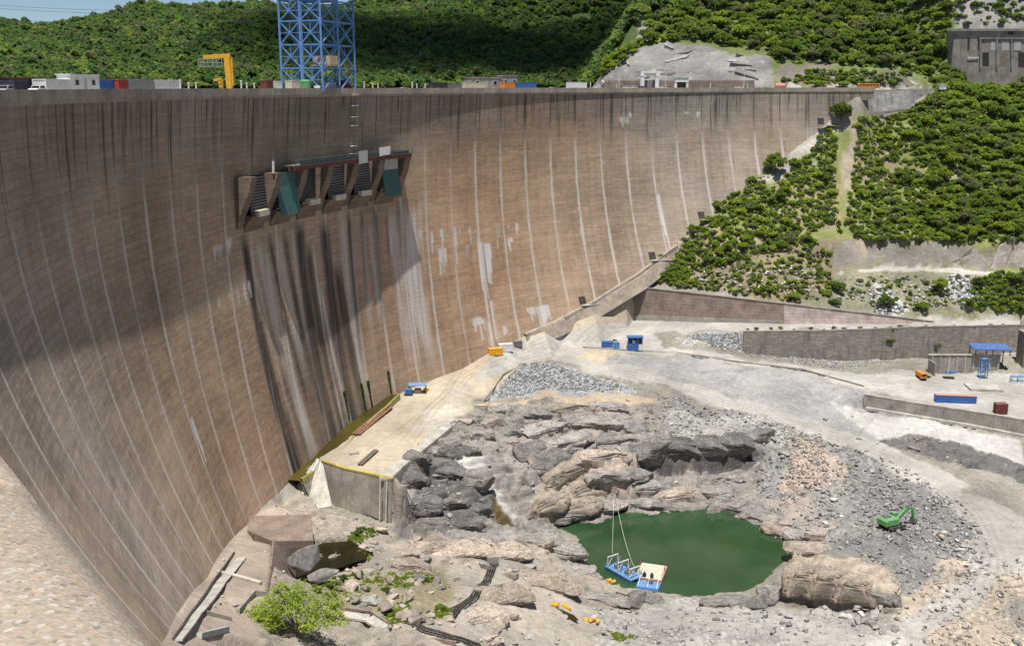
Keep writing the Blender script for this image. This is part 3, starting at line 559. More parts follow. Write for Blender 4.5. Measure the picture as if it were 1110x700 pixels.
def ground(name, x0, y0, st, nx, ny, mat, inside=None, fine=True, holes=(), lakecut=True):
    x = x0+st*np.arange(nx); y = y0+st*np.arange(ny); X, Y = np.meshgrid(x, y); Z = sample(x0, y0, st, nx, ny)
    px, py = topx(np.stack([X, Y, Z], -1)); n = fbm(X/14, Y/14, 5, 3)*14; n2 = fbm(X/12, Y/12, 5, 43)*10
    ch = [np.full(X.shape, v) for v in (.30, .275, .23, .3, .2, .3, .5)]
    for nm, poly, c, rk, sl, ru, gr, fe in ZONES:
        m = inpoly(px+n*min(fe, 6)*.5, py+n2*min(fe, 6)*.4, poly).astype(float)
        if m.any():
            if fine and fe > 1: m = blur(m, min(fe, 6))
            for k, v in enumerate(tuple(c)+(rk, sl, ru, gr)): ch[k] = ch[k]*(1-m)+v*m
    r, gq, b, rk, sl, ru, gr = ch
    th, rad = polar(X, Y); near = np.clip(((R-off(foot_d(th), th))-rad)/5, 0, 1) if lakecut else 1
    amp = sl*near
    if fine:
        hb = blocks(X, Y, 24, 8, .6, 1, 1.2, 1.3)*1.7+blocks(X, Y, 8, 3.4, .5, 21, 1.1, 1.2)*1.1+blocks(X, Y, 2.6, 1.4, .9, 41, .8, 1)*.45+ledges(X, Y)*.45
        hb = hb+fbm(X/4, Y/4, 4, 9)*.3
        hr = fbm(X/1.6, Y/1.6, 3, 5)*.75+blocks(X, Y, 2.4, 1.6, .4, 61, .8, 1)*.45+blocks(X, Y, 7, 4, .7, 65, .8, 1)*.6+fbm(X/14, Y/14, 2, 8)*.9
    else:
        hb = blocks(X, Y, 16, 9, .4, 1, .9, 1.2)*3+fbm(X/5, Y/5, 4, 9)*2; hr = fbm(X/8, Y/8, 4, 5)*2.2
    hz = hb*amp+hr*ru*near+fbm(X/25, Y/25, 3, 2)*.35*near
    Y2 = Y-.5*np.clip(hb, -3, 4)*amp; X2 = X-.12*hb*amp
    Z = Z+hz
    if fine:                            # bedding: the rock breaks off in steps
        tl = .10*X-.16*Y+fbm(X/16, Y/16, 3, 66)*2.6; q_ = (Z+tl)/1.7; fr = q_-np.floor(q_); nw = np.floor(q_)+.25*fr+.75*np.clip((fr-.72)/.28, 0, 1); Z = Z+(nw-q_)*1.7*np.clip(amp*1.3, 0, 1)*.9
    if PAINT and fine:
        for pts, wd, cf in PAINT:
            for A_, B_ in zip(pts[:-1], pts[1:]):
                dx, dy = B_[0]-A_[0], B_[1]-A_[1]; bxm = (X > min(A_[0], B_[0])-3) & (X < max(A_[0], B_[0])+3) & (Y > min(A_[1], B_[1])-3) & (Y < max(A_[1], B_[1])+3)
                if not bxm.any(): continue
                xx, yy = X[bxm]-A_[0], Y[bxm]-A_[1]; t_ = np.clip((xx*dx+yy*dy)/(dx*dx+dy*dy+1e-9), 0, 1); ds = np.hypot(xx-t_*dx, yy-t_*dy); wgt = np.clip(1-ds/wd, 0, 1)*(.5+.5*np.clip(.5+fbm(X[bxm]/5, Y[bxm]/5, 2, 71)*1.4, 0, 1))
                for a_ in (r, gq, b): a_[bxm] = a_[bxm]*(1-wgt*(1-cf))
    # ground colour: random patches, low slabs darker and raised slabs paler
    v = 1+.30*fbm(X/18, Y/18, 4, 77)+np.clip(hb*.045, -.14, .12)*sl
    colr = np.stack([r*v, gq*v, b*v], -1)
    V = np.stack([X2, Y2, Z], -1).reshape(-1, 3)
    jj, ii = np.mgrid[0:ny-1, 0:nx-1]; a = (jj*nx+ii).ravel(); Fq = np.stack([a, a+1, a+nx+1, a+nx], -1)
    fx = (X[:-1, :-1]+st/2).ravel(); fy = (Y[:-1, :-1]+st/2).ravel(); keep = np.ones(len(fx), bool)
    for q in holes: keep &= ~((fx > q[0]) & (fx < q[2]) & (fy > q[1]) & (fy < q[3]))
    if lakecut:
        t2, r2 = polar(fx, fy); keep &= ~((t2 > .0) & (t2 < 2.13) & (r2 > R-off(foot_d(t2), t2)+4.5) & (r2 < R+13))
    Fq = Fq[keep]; u, inv = np.unique(Fq, return_inverse=True)
    o = mesh_np(name, V[u], inv.reshape(-1, 4), mat, attrs={'col': colr.reshape(-1, 3)[u], 'rk': rk.ravel()[u], 'gr': gr.ravel()[u]}, smooth=not fine)
    tag(o, kind='structure'); return (X, Y, Z, px, py, x0, y0, st, nx, ny)
r1 = (-112, 122, 302, 446); r2 = (14, 392, 554, 806); r3 = (-1786, -58, 1985, 2273)
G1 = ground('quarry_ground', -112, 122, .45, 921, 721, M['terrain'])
G2 = ground('hillside', 14, 392, 1.8, 301, 231, M['hill'], fine=False, holes=(r1,))
G3 = ground('far_hills', -1786, -58, 9, 420, 260, M['hill'], fine=False, holes=(r1, r2))
b = 7000
mb = MB().add([(-b,-b,-17),(b,-b,-17),(b,b,-17),(-b,b,-17),(r3[0]+5,r3[1]+5,-17),(r3[2]-5,r3[1]+5,-17),(r3[2]-5,r3[3]-5,-17),(r3[0]+5,r3[3]-5,-17)], [(0,1,5,4),(1,2,6,5),(2,3,7,6),(3,0,4,7)])
tag(mb.build('plain', M['hill']), kind='structure')
def zat(x, y, G=None):                  # ground height at a place
    for g in ([G] if G else [G1, G2, G3]):
        X, Y, Z, px, py, x0, y0, st, nx, ny = g; i = (x-x0)/st; j = (y-y0)/st
        if 0 <= i < nx-1 and 0 <= j < ny-1:
            i0, j0 = int(i), int(j); a, c = i-i0, j-j0
            return float((Z[j0, i0]*(1-a)+Z[j0, i0+1]*a)*(1-c)+(Z[j0+1, i0]*(1-a)+Z[j0+1, i0+1]*a)*c)
    return -12.
def gp(px, py, z):                      # the ground point under a pixel: walk the ray down to the terrain
    r = ray(px, py); r = r/np.linalg.norm(r)
    for s in np.arange(100, 1400, .4):
        P = r*s
        if P[2] < zat(P[0], P[1]): return P
    return W(px, py, z)
# water
mb = MB(); sp = [W(x, y, POOLZ) for x, y in SHORE]; c = np.mean(sp, axis=0)
mb.add([tuple(c+(p-c)*1.12)[:2]+(POOLZ,) for p in sp], [tuple(range(len(sp)))])
tag(mb.build('green_pool', M['pool']), kind='structure')
def pond(name, poly, z, mat, lab=None):
    mb = MB(); mb.add([tuple(W(x, y, z)) for x, y in poly], [tuple(range(len(poly)))]); tag(mb.build(name, mat), kind='structure')
pond('dark_pond', [(306,635),(312,612),(330,596),(350,588),(380,586),(400,596),(396,606),(375,612),(352,622),(330,632),(318,642)], -114.7, M['pond'])
mb = MB(); n = 40; vs = []
for i in range(n+1):
    th = 2.13*i/n
    for o_ in (12, 340): vs.append(arc(th, o_, -7))
mb.add(vs, [(2*i, 2*i+2, 2*i+3, 2*i+1) for i in range(n)]); tag(mb.build('lake', M['lake']), kind='structure')

# ------------------------------------------------------------ the dam
dam = empty('arch_dam', tuple(arc(1.1, 0, -1)), label='huge curved brown concrete arch dam streaked with white joints, filling the left of the view', cat='dam')
inv = Matrix.Translation(-dam.location)
def onto(o, parent=dam):                # keep world coordinates while parented
    o.parent = parent; o.matrix_parent_inverse = Matrix.Translation(-parent.location); return o
def wb(mb, name, mat, parent, bevel=0, label=None): return onto(mb.build(name, mat, None, bevel, label), parent)
ths = np.arange(.0, 2.1605, .0024); ds = np.concatenate([np.arange(2.2, 112, .9), [113, 116]])
TH, DD = np.meshgrid(ths, ds); FDm = foot_d(TH)+3; Dm = np.minimum(DD, FDm)
rr = R-off(Dm, TH); er = np.stack([-Nv[0]*np.cos(TH)+Tv[0]*np.sin(TH), -Nv[1]*np.cos(TH)+Tv[1]*np.sin(TH)], -1)
V = np.stack([O[0]+er[..., 0]*rr, O[1]+er[..., 1]*rr, CREST-Dm], -1)
def bumpf(x, c, w): return np.exp(-((x-c)/w)**2)
dark = np.zeros(TH.shape); white = np.zeros(TH.shape); rust = np.zeros(TH.shape)
def streak(t0, w, d0, d1, a, slope=0., soft=6): # run of water down the face; w in metres
    s = (TH-t0-slope*(Dm-d0))*308; return a*np.clip(1-(np.abs(s)/w)**3, 0, 1)*np.clip((Dm-d0)/soft, 0, 1)*np.clip((d1-Dm)/18, 0, 1)
for t0, w, d0, d1, a, sl in ((1.000,2.4,38,135,1,.0003),(1.010,2.4,60,135,.95,.0004),(1.03,4,90,135,.6,.0002),(1.047,1.4,40,110,.85,.0006),(1.075,1.6,40,118,.8,.0005),(1.103,3.6,38,128,.95,.0002),(1.118,2.4,46,128,.85,.0003),(1.150,3.4,40,128,.9,.0002),(1.170,3.0,55,128,.85,.0003),(1.198,1.5,38,95,.9,0),(1.222,1.2,38,80,.7,0),(1.247,1.6,38,86,.85,0),(1.268,1.0,40,70,.6,0),(1.29,1.4,38,66,.6,0),(1.085,8,70,128,.62,.0003),(1.15,10,70,128,.5,.0001),(1.05,7,80,130,.45,.0003)):
    dark = np.maximum(dark, streak(t0, w, d0, d1, a, sl))
for t0, w, d0, d1, a, sl in ((1.308,6.2,41,106,.85,.0001),(1.280,4.2,40,102,.6,.0001),(1.325,3,50,98,.5,.0),(1.183,2.0,40,112,.6,.0002),(1.24,3.0,42,90,.35,.0001),(1.222,1.6,44,95,.4,0),(1.33,1.6,38,75,.45,0),(1.135,1.1,60,125,.95,.0004),(1.128,.7,46,120,.8,.0002),(1.03,3.4,42,118,.62,.0006),(1.062,2.2,40,95,.5,.0005),(1.092,1.4,40,80,.5,.0002),(1.018,1.2,50,110,.35,.0005),(1.19,2.2,46,100,.32,.0001),(1.065,1.2,46,80,.4,.0004)):
    white = np.maximum(white, streak(t0, w, d0, d1, a, sl))
lvl = 52.5+1.5*np.sin(TH*9)             # weeping lift where lime runs out of the wall
lf = vnoise(TH*308/1.3, TH*0+3.3, 5)+.5; ln = 2+16*(vnoise(TH*308/1.1, TH*0+9.1, 6)+.5)**3
band = ((lf > .62) & (Dm > lvl) & (Dm < lvl+ln) & (((TH > .93) & (TH < 1.02)) | ((TH > 1.26) & (TH < 1.53)))).astype(float)
white = np.maximum(white, band*.95)
def splash(px, py, w, h, a=1.):         # dripping lime patch seen at a pixel
    global white
    best = None
    q = ray(px, py)
    for s_ in np.arange(100, 600, 1.):
        P = q*s_; t_, r_ = polar(P[0], P[1]); d_ = CREST-P[2]
        if d_ > 0 and r_ > R-off(d_, t_): break
    u = (TH-t_)*308; k = (vnoise(TH*308/.8, TH*0+t_*50, 7)+.5); ln = h*(.25+1.2*k**2)
    white = np.maximum(white, a*((np.abs(u) < w) & (Dm > d_) & (Dm < d_+ln)))
for q in ((206,452,1.2,18),(519,345,4,6),(517,345,2,9),(581,331,5,10),(588,330,3,14),(676,127,2.5,7),(682,122,.8,6),(545,352,1.2,9),(528,264,2.0,22),(519,262,1.4,28),(507,264,1.2,16),(479,270,2,9),(235,265,2.5,5),(247,258,2,6),(551,258,1.5,6),(713,210,.9,30),(745,121,1.5,3),(756,122,1,3),(532,325,.9,22),(528,350,1.3,12),(240,605,1.0,12)): splash(*q)
grey = np.clip((TH-1.58)/.3, 0, 1)*.75+.55*bumpf(TH, .56, .16)*np.clip(Dm/40, 0, 1)+.35*np.clip(1-Dm/22, 0, 1); grey = np.clip(grey*(.6+.8*(.5+fbm(TH*9, Dm/30, 3, 12))), 0, 1)
rust = 1.0*bumpf(TH, 1.40, .17)*np.clip((Dm-14)/14, 0, 1)*np.clip((125-Dm)/30, 0, 1)*bumpf(Dm, 62, 48)
rust = np.maximum(rust, .55*bumpf(TH, 1.60, .13)*bumpf(Dm, 18, 16)); rust = np.maximum(rust, .5*bumpf(TH, .93, .13)*bumpf(Dm, 96, 24)); rust = np.maximum(rust, .35*bumpf(TH, .82, .3)*bumpf(Dm, 34, 16))
for px_, py_ in ((519,352),(585,338)): rust = np.maximum(rust, 0)
# foot of the wall darker where it stays wet
ny, nx = TH.shape; jj, ii = np.mgrid[0:ny-1, 0:nx-1]; a = (jj*nx+ii).ravel(); Fq = np.stack([a, a+nx, a+nx+1, a+1], -1)
keep = ((DD[1:, 1:]-FDm[1:, 1:]) < 1.).ravel(); Fq = Fq[keep]; u, inv_ = np.unique(Fq, return_inverse=True)
ad = np.stack([TH*308, Dm, TH*0], -1)
o = mesh_np('dam_wall', V.reshape(-1, 3)[u], inv_.reshape(-1, 4), M['dam'], attrs={'ad': ad.reshape(-1, 3)[u], 'dark': dark.ravel()[u], 'white': white.ravel()[u], 'rust': rust.ravel()[u], 'grey': grey.ravel()[u]}, smooth=True); onto(o)
def ring(name, mat, prof, t0, t1, st=.01, label=None, parent=dam, foot=None):
    """sweep a profile [(out, d)] along the arch"""
    mb = MB(); ts = np.arange(t0, t1+1e-6, st); vs = [arc(t, o_, CREST-d_) for t in ts for o_, d_ in prof]; n = len(prof)
    fs = [(i*n+k, i*n+(k+1) % n, (i+1)*n+(k+1) % n, (i+1)*n+k) for i in range(len(ts)-1) for k in range(n)]
    fs += [tuple(range(n)), tuple(range((len(ts)-1)*n, len(ts)*n))[::-1]]
    return wb(mb.add(vs, fs), name, mat, parent, label=label)
ring('parapet', M['band'], [(-.42, 0), (.25, 0), (.25, 2.0), (1.2, 2.2), (-.12, 2.6), (-.12, 2.0), (-.42, 1.9)], .05, 2.16)
ring('parapet', M['band'], [(11.6, .1), (12.2, .1), (12.2, 2.2), (11.6, 2.2)], .05, 2.16)
ring('crest_road', M['conc_lt'], [(.26, 1.0), (11.59, 1.0), (11.59, 2.3), (.26, 2.3)], .0, 2.16)
ring('upstream_wall', M['conc'], [(11.2, 2.31), (12.2, 2.31), (12.2, 12), (11.2, 12)], .0, 2.16)
# near coping the camera looks over: edge through two sighted points
ea, eb = W(0, 489, -.5), W(171, 700, -.5); dv = (ea-eb)/np.linalg.norm(ea-eb); nv_ = np.array([-dv[1], dv[0], 0])
if np.dot(nv_, -(ea+eb)) < 0: nv_ = -nv_
def coping(s0, s1, name):
    prof = [(0, -.16), (.004, -.09), (.02, -.045), (.05, -.016), (.10, -.003), (.17, 0), (.62, .004), (.66, -.04), (.66, -.16)]
    mb = MB(); n = len(prof); e0 = ea-dv*np.dot(ea-eb, dv)
    vs = [e0+dv*s+nv_*(t-.018)+np.array([0, 0, z+.042]) for s in (s0, s0+.012, s1-.012, s1) for t, z in [(p_[0]+(.010 if s in (s0, s1) else 0), p_[1]-(.010 if s in (s0, s1) else 0)) for p_ in prof]]
    fs = [(k*n+i, k*n+(i+1) % n, (k+1)*n+(i+1) % n, (k+1)*n+i) for k in range(3) for i in range(n)]+[tuple(range(n)), tuple(range(3*n, 4*n))[::-1]]
    o = wb(mb.add(vs, fs), name, M['coping'], dam)
    for f_ in o.data.polygons: f_.use_smooth = len(f_.vertices) == 4
    return o
e0 = ea-dv*np.dot(ea-eb, dv)
js = np.dot(W(40, 541, -.5)-e0, dv)     # the joint between two coping blocks
coping(js-2.6, js-.012, 'coping'); coping(js+.012, js+3.2, 'coping'); coping(js+3.21, js+6.4, 'coping'); coping(js+6.41, js+9.6, 'coping')
mb = MB(); q = [e0+dv*(js-2.6)+nv_*.06, e0+dv*(js+9.6)+nv_*.06, e0+dv*(js+9.6)+nv_*.6, e0+dv*(js-2.6)+nv_*.6]
mb.prism([(p_[0], p_[1], -.66) for p_ in q], (0, 0, -2.2)); wb(mb, 'parapet', M['band'], dam)

# sluices: seven piers, six openings
PTH = [.995+.0489*i for i in range(7)]
def local(th, dt, out, d): # dt metres along the wall, out metres in front of the face at depth d
    t2 = th+dt/308; return face(t2, d, out)
def pier(th, w, top, o1=5.0):
    prof = [(-1.5, top), (o1, top), (o1, top+1.2), (o1-.35, top+1.5), (o1-.8, top+4), (1.0, 34.5), (.1, 38), (-1.5, 38)]
    mb = MB(); vs = [local(th, sx*(w-max(0, o_)/5*1.2)/2, o_, d_) if o_ > -1 else local(th, sx*w/2, -1.5, d_) for sx in (-1, 1) for o_, d_ in prof]; n = len(prof)
    mb.add(vs, [tuple(range(n)), tuple(range(n, 2*n))[::-1]]+[(k, (k+1) % n, n+(k+1) % n, n+k) for k in range(n)])
    return wb(mb, 'sluice_pier', M['pier'], dam)
for i, t in enumerate(PTH): pier(t, 4.4, 23.6)
gt = [(PTH[i]+PTH[i+1])/2 for i in range(6)]
def panel(th, w, pts, mat, name, parent=dam, thick=.3):
    mb = MB(); vs = [local(th, sx*w/2, o_+k*thick, d_) for k in (0, 1) for o_, d_ in pts for sx in (-1, 1)]; n = len(pts)
    fs = [(2*i, 2*i+1, 2*i+3, 2*i+2) for i in range(n-1)]+[(2*n+2*i, 2*n+2*i+2, 2*n+2*i+3, 2*n+2*i+1) for i in range(n-1)]
    return wb(mb.add(vs, fs), name, mat, parent)
for i, t in enumerate(gt):
    w = 308*.0491-4.2
    panel(t, w, [(.15, 24), (.15, 36)], M['dark'], 'sluice_opening')
    # curved concrete lip under the opening
    prof = [(-1, 34.6), (2.6, 34.6), (2.8, 35.0), (2.0, 35.8), (1.1, 36.8), (.5, 37.8), (.1, 39.4), (-1, 39.4)]
    mb = MB(); n = len(prof); vs = [local(t, sx*w/2, o_, d_) for sx in (-1, 1) for o_, d_ in prof]
    mb.add(vs, [tuple(range(n)), tuple(range(n, 2*n))[::-1]]+[(k, (k+1) % n, n+(k+1) % n, n+k) for k in range(n)]); wb(mb, 'sluice_lip', M['pier'], dam)
    mb = MB(); vs = [local(t, dt, o_, d_) for dt in (-3.0, 3.0) for o_, d_ in ((1.8, 33.4), (3.8, 33.4), (3.8, 35.1), (1.8, 34.59))]
    mb.add(vs, [(0, 1, 2, 3), (7, 6, 5, 4)]+[(k, (k+1) % 4, 4+(k+1) % 4, 4+k) for k in range(4)]); wb(mb, 'sill_block', M['cream'], dam)
    if i in (0, 3, 4):                  # ribbed steel gates
        gte = panel(t, w-1, [(.8, 24.2), (2.0, 34.6)], M['dark'], 'sluice_gate')
        mb = MB()
        for k in range(13): mb.beam(local(t, -(w-1.4)/2, 1.3+k*.09, 24.5+k*.8), local(t, (w-1.4)/2, 1.3+k*.09, 24.5+k*.8), .2, .16)
        wb(mb, 'gate_ribs', M['steel'], dam)
    if i in (1, 5):                     # hung with green sheeting
        panel(t, w+.6 if i == 1 else w-1.5, [(2.6, 23.8), (2.9, 28), (4.2, 36.4)], M['teal'], 'green_sheeting', thick=.06)
        if i == 5: panel(t, w-3, [(2.96, 23.4), (3.25, 27.4)], M['mattgrey'], 'grey_sheeting', thick=.05)
# working deck over the gates: green deck with a red edge beam
d0, d1 = PTH[1]+.024, PTH[6]+.006
ring('deck_beam', M['maroon'], [(-4.1, 22.4), (-3.5, 22.4), (-3.5, 23.55), (-4.1, 23.55)], d0, d1, .008)
ring('deck_beam', M['maroon'], [(-2.4, 22.4), (-1.8, 22.4), (-1.8, 23.55), (-2.4, 23.55)], d0, d1, .008)
ring('working_deck', M['greendeck'], [(-4.4, 22.1), (-.6, 22.1), (-.6, 22.39), (-4.4, 22.39)], d0, d1, .008)
mb = MB()
for k, t in enumerate(np.arange(d0, d1, .009)):
    mb.tube(arc(t, -4.3, CREST-22.1), arc(t, -4.3, CREST-20.6), .09, 5); 
for z in (20.6, 21.3): mb.path([arc(t, -4.3, CREST-z) for t in np.arange(d0, d1, .009)], .09, 5)
wb(mb, 'deck_railing', M['greendeck'], dam)
ring('deck_screen', M['greendeck'], [(-4.24, 21.1), (-4.17, 21.1), (-4.17, 22.09), (-4.24, 22.09)], d0+.01, d1-.004, .008)
for t, w, m_, z0, z1 in ((1.196, 5.2, 'mattgrey', 20.0, 23.8), (1.238, 6.4, 'white', 19.4, 21.9)):
    mb = MB(); vs = [arc(t+s_*w/616, -4.5-k*.12, CREST-z) for k in (0, 1) for s_, z in ((-1, z0), (1, z0-.2), (1, z1), (-1, z1+.3))]
    mb.add(vs, [(0, 1, 2, 3), (7, 6, 5, 4)]+[(k, (k+1) % 4, 4+(k+1) % 4, 4+k) for k in range(4)]); wb(mb, 'hanging_sheet', M[m_], dam)
mb = MB()
for i in (1,): mb.tube(local(PTH[1], -2, 4, 23.6), local(PTH[1], -2, 4, 20.2), .35, 6)
wb(mb, 'post', M['white'], dam)
# landings of the ladder from the crest to the deck
for py_ in (102, 113, 124.5, 133.5, 154.5, 162.5):
    t = th_at(380)+.006; dd_ = (py_-95.7)/1120*352
    mb = MB(); vs = [face(t+s_*1.5/308, dd_+k*.25, o_) for k in (0, 1) for s_, o_ in ((-1, -.2), (1, -.2), (1, 1.3), (-1, 1.3))]
    mb.add(vs, [(0, 1, 2, 3), (7, 6, 5, 4)]+[(k, (k+1) % 4, 4+(k+1) % 4, 4+k) for k in range(4)]); wb(mb, 'ladder_landing', M['white'], dam)
mb = MB(); t = th_at(384)+.006; mb.path([face(t, d_, .35) for d_ in range(2, 24, 2)], .1, 5); wb(mb, 'ladder', M['mattgrey'], dam)
# sloping concrete plinth with a stair up the right bank
mb = MB(); ts = np.arange(1.49, 1.81, .01); vs = []
for t in ts:
    d_ = float(foot_d(t)); w = np.interp(t, [1.49, 1.6, 1.72, 1.78, 1.81], [1.0, 3.0, 3.6, 1.8, .6])
    for o_, dz in ((-2, -1.2), (1.2, -1.0), (1.3, -.5), (w, -.7), (w+.1, 5)): vs.append(face(t, d_+dz, o_))
mb.add(vs, [(i*5+k, i*5+k+1, i*5+k+6, i*5+k+5) for i in range(len(ts)-1) for k in range(4)]); wb(mb, 'abutment_plinth', concrete('weathered_plinth', (.40, .335, .275), streak=.5), dam)
mb = MB()
for t in np.arange(1.56, 1.78, .0035): d_ = float(foot_d(t)); mb.beam(face(t, d_-1.2, 1.5), face(t, d_-1.1, 2.9), .55, .3)
wb(mb, 'stair', M['conc'], dam)
for t in (1.60, 1.735, 1.835, 2.068):
    d_ = float(foot_d(t))-3.2; mb = MB(); mb.add([face(t+s_*1.6/308, d_+z_, o_) for o_ in (.05, .3) for s_, z_ in ((-1, -1.6), (1, -1.6), (1, 1.2), (-1, 1.2))], [(0, 1, 2, 3), (7, 6, 5, 4)]+[(k, (k+1) % 4, 4+(k+1) % 4, 4+k) for k in range(4)])
    wb(mb, 'gallery_door', M['dark'], dam); mb = MB(); mb.beam(face(t-2/308, d_+1.6, 2.), face(t+9/308, d_+1.9, 2.), 2.4, .35); wb(mb, 'gallery_landing', M['conc_lt'], dam)
# wet channel with a mossy kerb along the foot
mb = MB(); mc = MB(); ts = np.arange(1.0, 1.245, .008); vs = []; vc = []
for t in ts:
    d_ = float(foot_d(t)); w = np.interp(t, [.985, 1.01, 1.1, 1.2, 1.245], [3, 5, 7, 5.5, 3])
    for o_, dz in ((-2, -1.0), (w, -1.0)): vs.append(face(t, d_+dz, o_))
    for o_, dz in ((w, -1.8), (w+.7, -1.8), (w+.7, -.3), (w, -.3)): vc.append(face(t, d_+dz, o_))
mb.add(vs, [(2*i, 2*i+1, 2*i+3, 2*i+2) for i in range(len(ts)-1)]); tag(mb.build('drain_water', M['algae']), kind='structure')
mc.add(vc, [(i*4+k, i*4+(k+1) % 4, i*4+4+(k+1) % 4, i*4+4+k) for i in range(len(ts)-1) for k in range(4)]); 
M['moss'] = concrete('mossy_concrete', (.30, .265, .10)); wb(mc, 'channel_kerb', M['moss'], dam)
mw = MB(); vw = []
for t in ts:
    d_ = float(foot_d(t)); w = np.interp(t, [.985, 1.01, 1.1, 1.2, 1.245], [3, 5, 7, 5.5, 3])
    for o_, dz in ((w+.1, -.29), (w+.6, -.29), (w+1.4, 5), (w+.1, 5)): vw.append(face(t, d_+dz, o_))
mw.add(vw, [(i*4+k, i*4+(k+1) % 4, i*4+4+(k+1) % 4, i*4+4+k) for i in range(len(ts)-1) for k in range(4)]); wb(mw, 'channel_wall', M['ruin'], dam)
# ------------------------------------------------------------ walls and works on the valley floor
def V3(p): return np.array([float(p[0]), float(p[1]), float(p[2])])
def slab_wall(mb, T, B, th, cap=0):     # wall between a top line and a bottom line, th metres thick away from the viewer
    T = [V3(p) for p in T]; B = [V3(p) for p in B]; back = []
    for i in range(len(T)):
        a = T[max(0, i-1)]; b = T[min(len(T)-1, i+1)]; d = (b-a)[:2]; d = d/np.linalg.norm(d); n_ = np.array([-d[1], d[0], 0]); back.append(n_*th)
    n = len(T); vs = T+B+[T[i]+back[i] for i in range(n)]+[B[i]+back[i]-np.array([0, 0, .5]) for i in range(n)]
    fs = []
    for i in range(n-1): fs += [(n+i, n+i+1, i+1, i), (i, i+1, 2*n+i+1, 2*n+i), (3*n+i, 2*n+i, 2*n+i+1, 3*n+i+1), (n+i, 3*n+i, 3*n+i+1, n+i+1)]
    fs += [(0, 2*n, 3*n, n), (n-1, 2*n-1, 4*n-1, 3*n-1)]
    return mb.add(vs, fs)
def local_empty(name, at_, label, cat, group=None, rz=0): return empty(name, tuple(V3(at_)), rz, label, cat, group)
def low(P, dz): return [V3(p)+np.array([0, 0, dz]) for p in P]
# retaining wall at the foot of the bushy slope
t = local_empty('retaining_wall', W1B[1], 'long brown concrete retaining wall tapering to the right below the bushy slope', 'wall')
wb(slab_wall(MB(), W1T[:3], low(W1B[:3], -.6), .7), 'wall_panel', M['conc_pk'], t); wb(slab_wall(MB(), W1T[2:], low(W1B[2:], -.6), .7), 'wall_panel', M['conc_pk2'], t, label='paler right hand stretch of wall')
mb = MB(); mb2 = [V3(p)+np.array([0, -.25, .35]) for p in W1T]; wb(slab_wall(MB(), mb2, [p-np.array([0, 0, .34]) for p in mb2], 1.5), 'coping', M['ruin'], t)
fb = [V3(b)+(V3(t_)-V3(b))*.16+np.array([0, -.5, 0]) for b, t_ in zip(W1B[:3], W1T[:3])]; wb(slab_wall(MB(), fb, low([V3(b)+np.array([0, -.5, 0]) for b in W1B[:3]], -.6), .45), 'footing', M['conc'], t)
# stepped block at the left end of it
t = local_empty('stepped_buttress', W(672, 345, -100.5), 'stepped grey concrete buttress between dam plinth and brown retaining wall', 'buttress')
for i, (x0, x1, yt, yb) in enumerate(((664,680,333,346),(652,667,341,350),(640,655,347,356))):
    a, b = W(x0, yb, -101.5-.7*i), W(x1, yb, -101.3-.7*i); h = (yb-yt)*.38
    mb = MB(); mb.prism([a-np.array([0,0,1.]), b-np.array([0,0,1.]), b+np.array([.5, 7, -1.]), a+np.array([.5, 7, -1.])], (0, 0, h+1)); wb(mb, 'step_block', M['conc_br'], t)
# masonry wall under the upper road
t = local_empty('masonry_wall', W3B[2], 'long dark brown masonry wall holding up the upper gravel road', 'wall')
wb(slab_wall(MB(), W3T, low(W3B, -.6), .8), 'wall_face', M['brownstone'], t)
q = [V3(p)+np.array([0, -.1, .55]) for p in W3T]; wb(slab_wall(MB(), q, low(q, -.53), .6), 'kerb', M['conc'], t)
# concrete wall below the lower terrace
t = local_empty('terrace_wall', W4B[1], 'stained grey concrete wall along the edge of the lower terrace, below the long blue container', 'wall')
wb(slab_wall(MB(), W4T, low(W4B, -.8), .9), 'wall_face', M['conc_br'] if 0 else M['ruin'], t)
q = [V3(p)+np.array([0, -.12, .5]) for p in W4T]; wb(slab_wall(MB(), q, low(q, -.48), 1.2), 'coping', M['conc_lt'], t)
q = [V3(b)+np.array([.2, -1.6, .3]) for b in W4B]; wb(slab_wall(MB(), q, low(q, -1.), 1.5), 'footing', M['conc_lt'], t)
# stone wall at the far end of the crest
t = local_empty('stone_wall', WD(970, 112, 549), 'pale grey stone wall under the road at the right end of the crest', 'wall')
T4 = [WD(928, 100, 547), WD(960, 99.5, 552), WD(990, 98.5, 557), WD(1014, 97.5, 561)]; B4 = [WD(928, 127, 545.5), WD(960, 124, 550.5), WD(985, 121, 555), WD(994, 108, 558)]
wb(slab_wall(MB(), T4, B4, 3), 'wall_face', M['stone'], t); wb(slab_wall(MB(), low(T4, .9), low(T4, .02), .5), 'kerb', M['conc'], t)
q = [V3(b)+np.array([.2, -.6, 1.6]) for b in B4[:3]]; wb(slab_wall(MB(), q, low(q, -2.5), .55), 'footing', M['ruin'], t)
t = local_empty('abutment_wall', WD(905, 110, 538), 'stained grey concrete wall joining dam crest and stone wall', 'wall')
T5 = [WD(888, 98.5, 531), WD(908, 99, 537), WD(927, 99.8, 544)]; B5 = [WD(888, 128, 529), WD(908, 130, 535), WD(927, 130, 543)]; wb(slab_wall(MB(), T5, B5, 4), 'wall_face', M['ruin'], t)
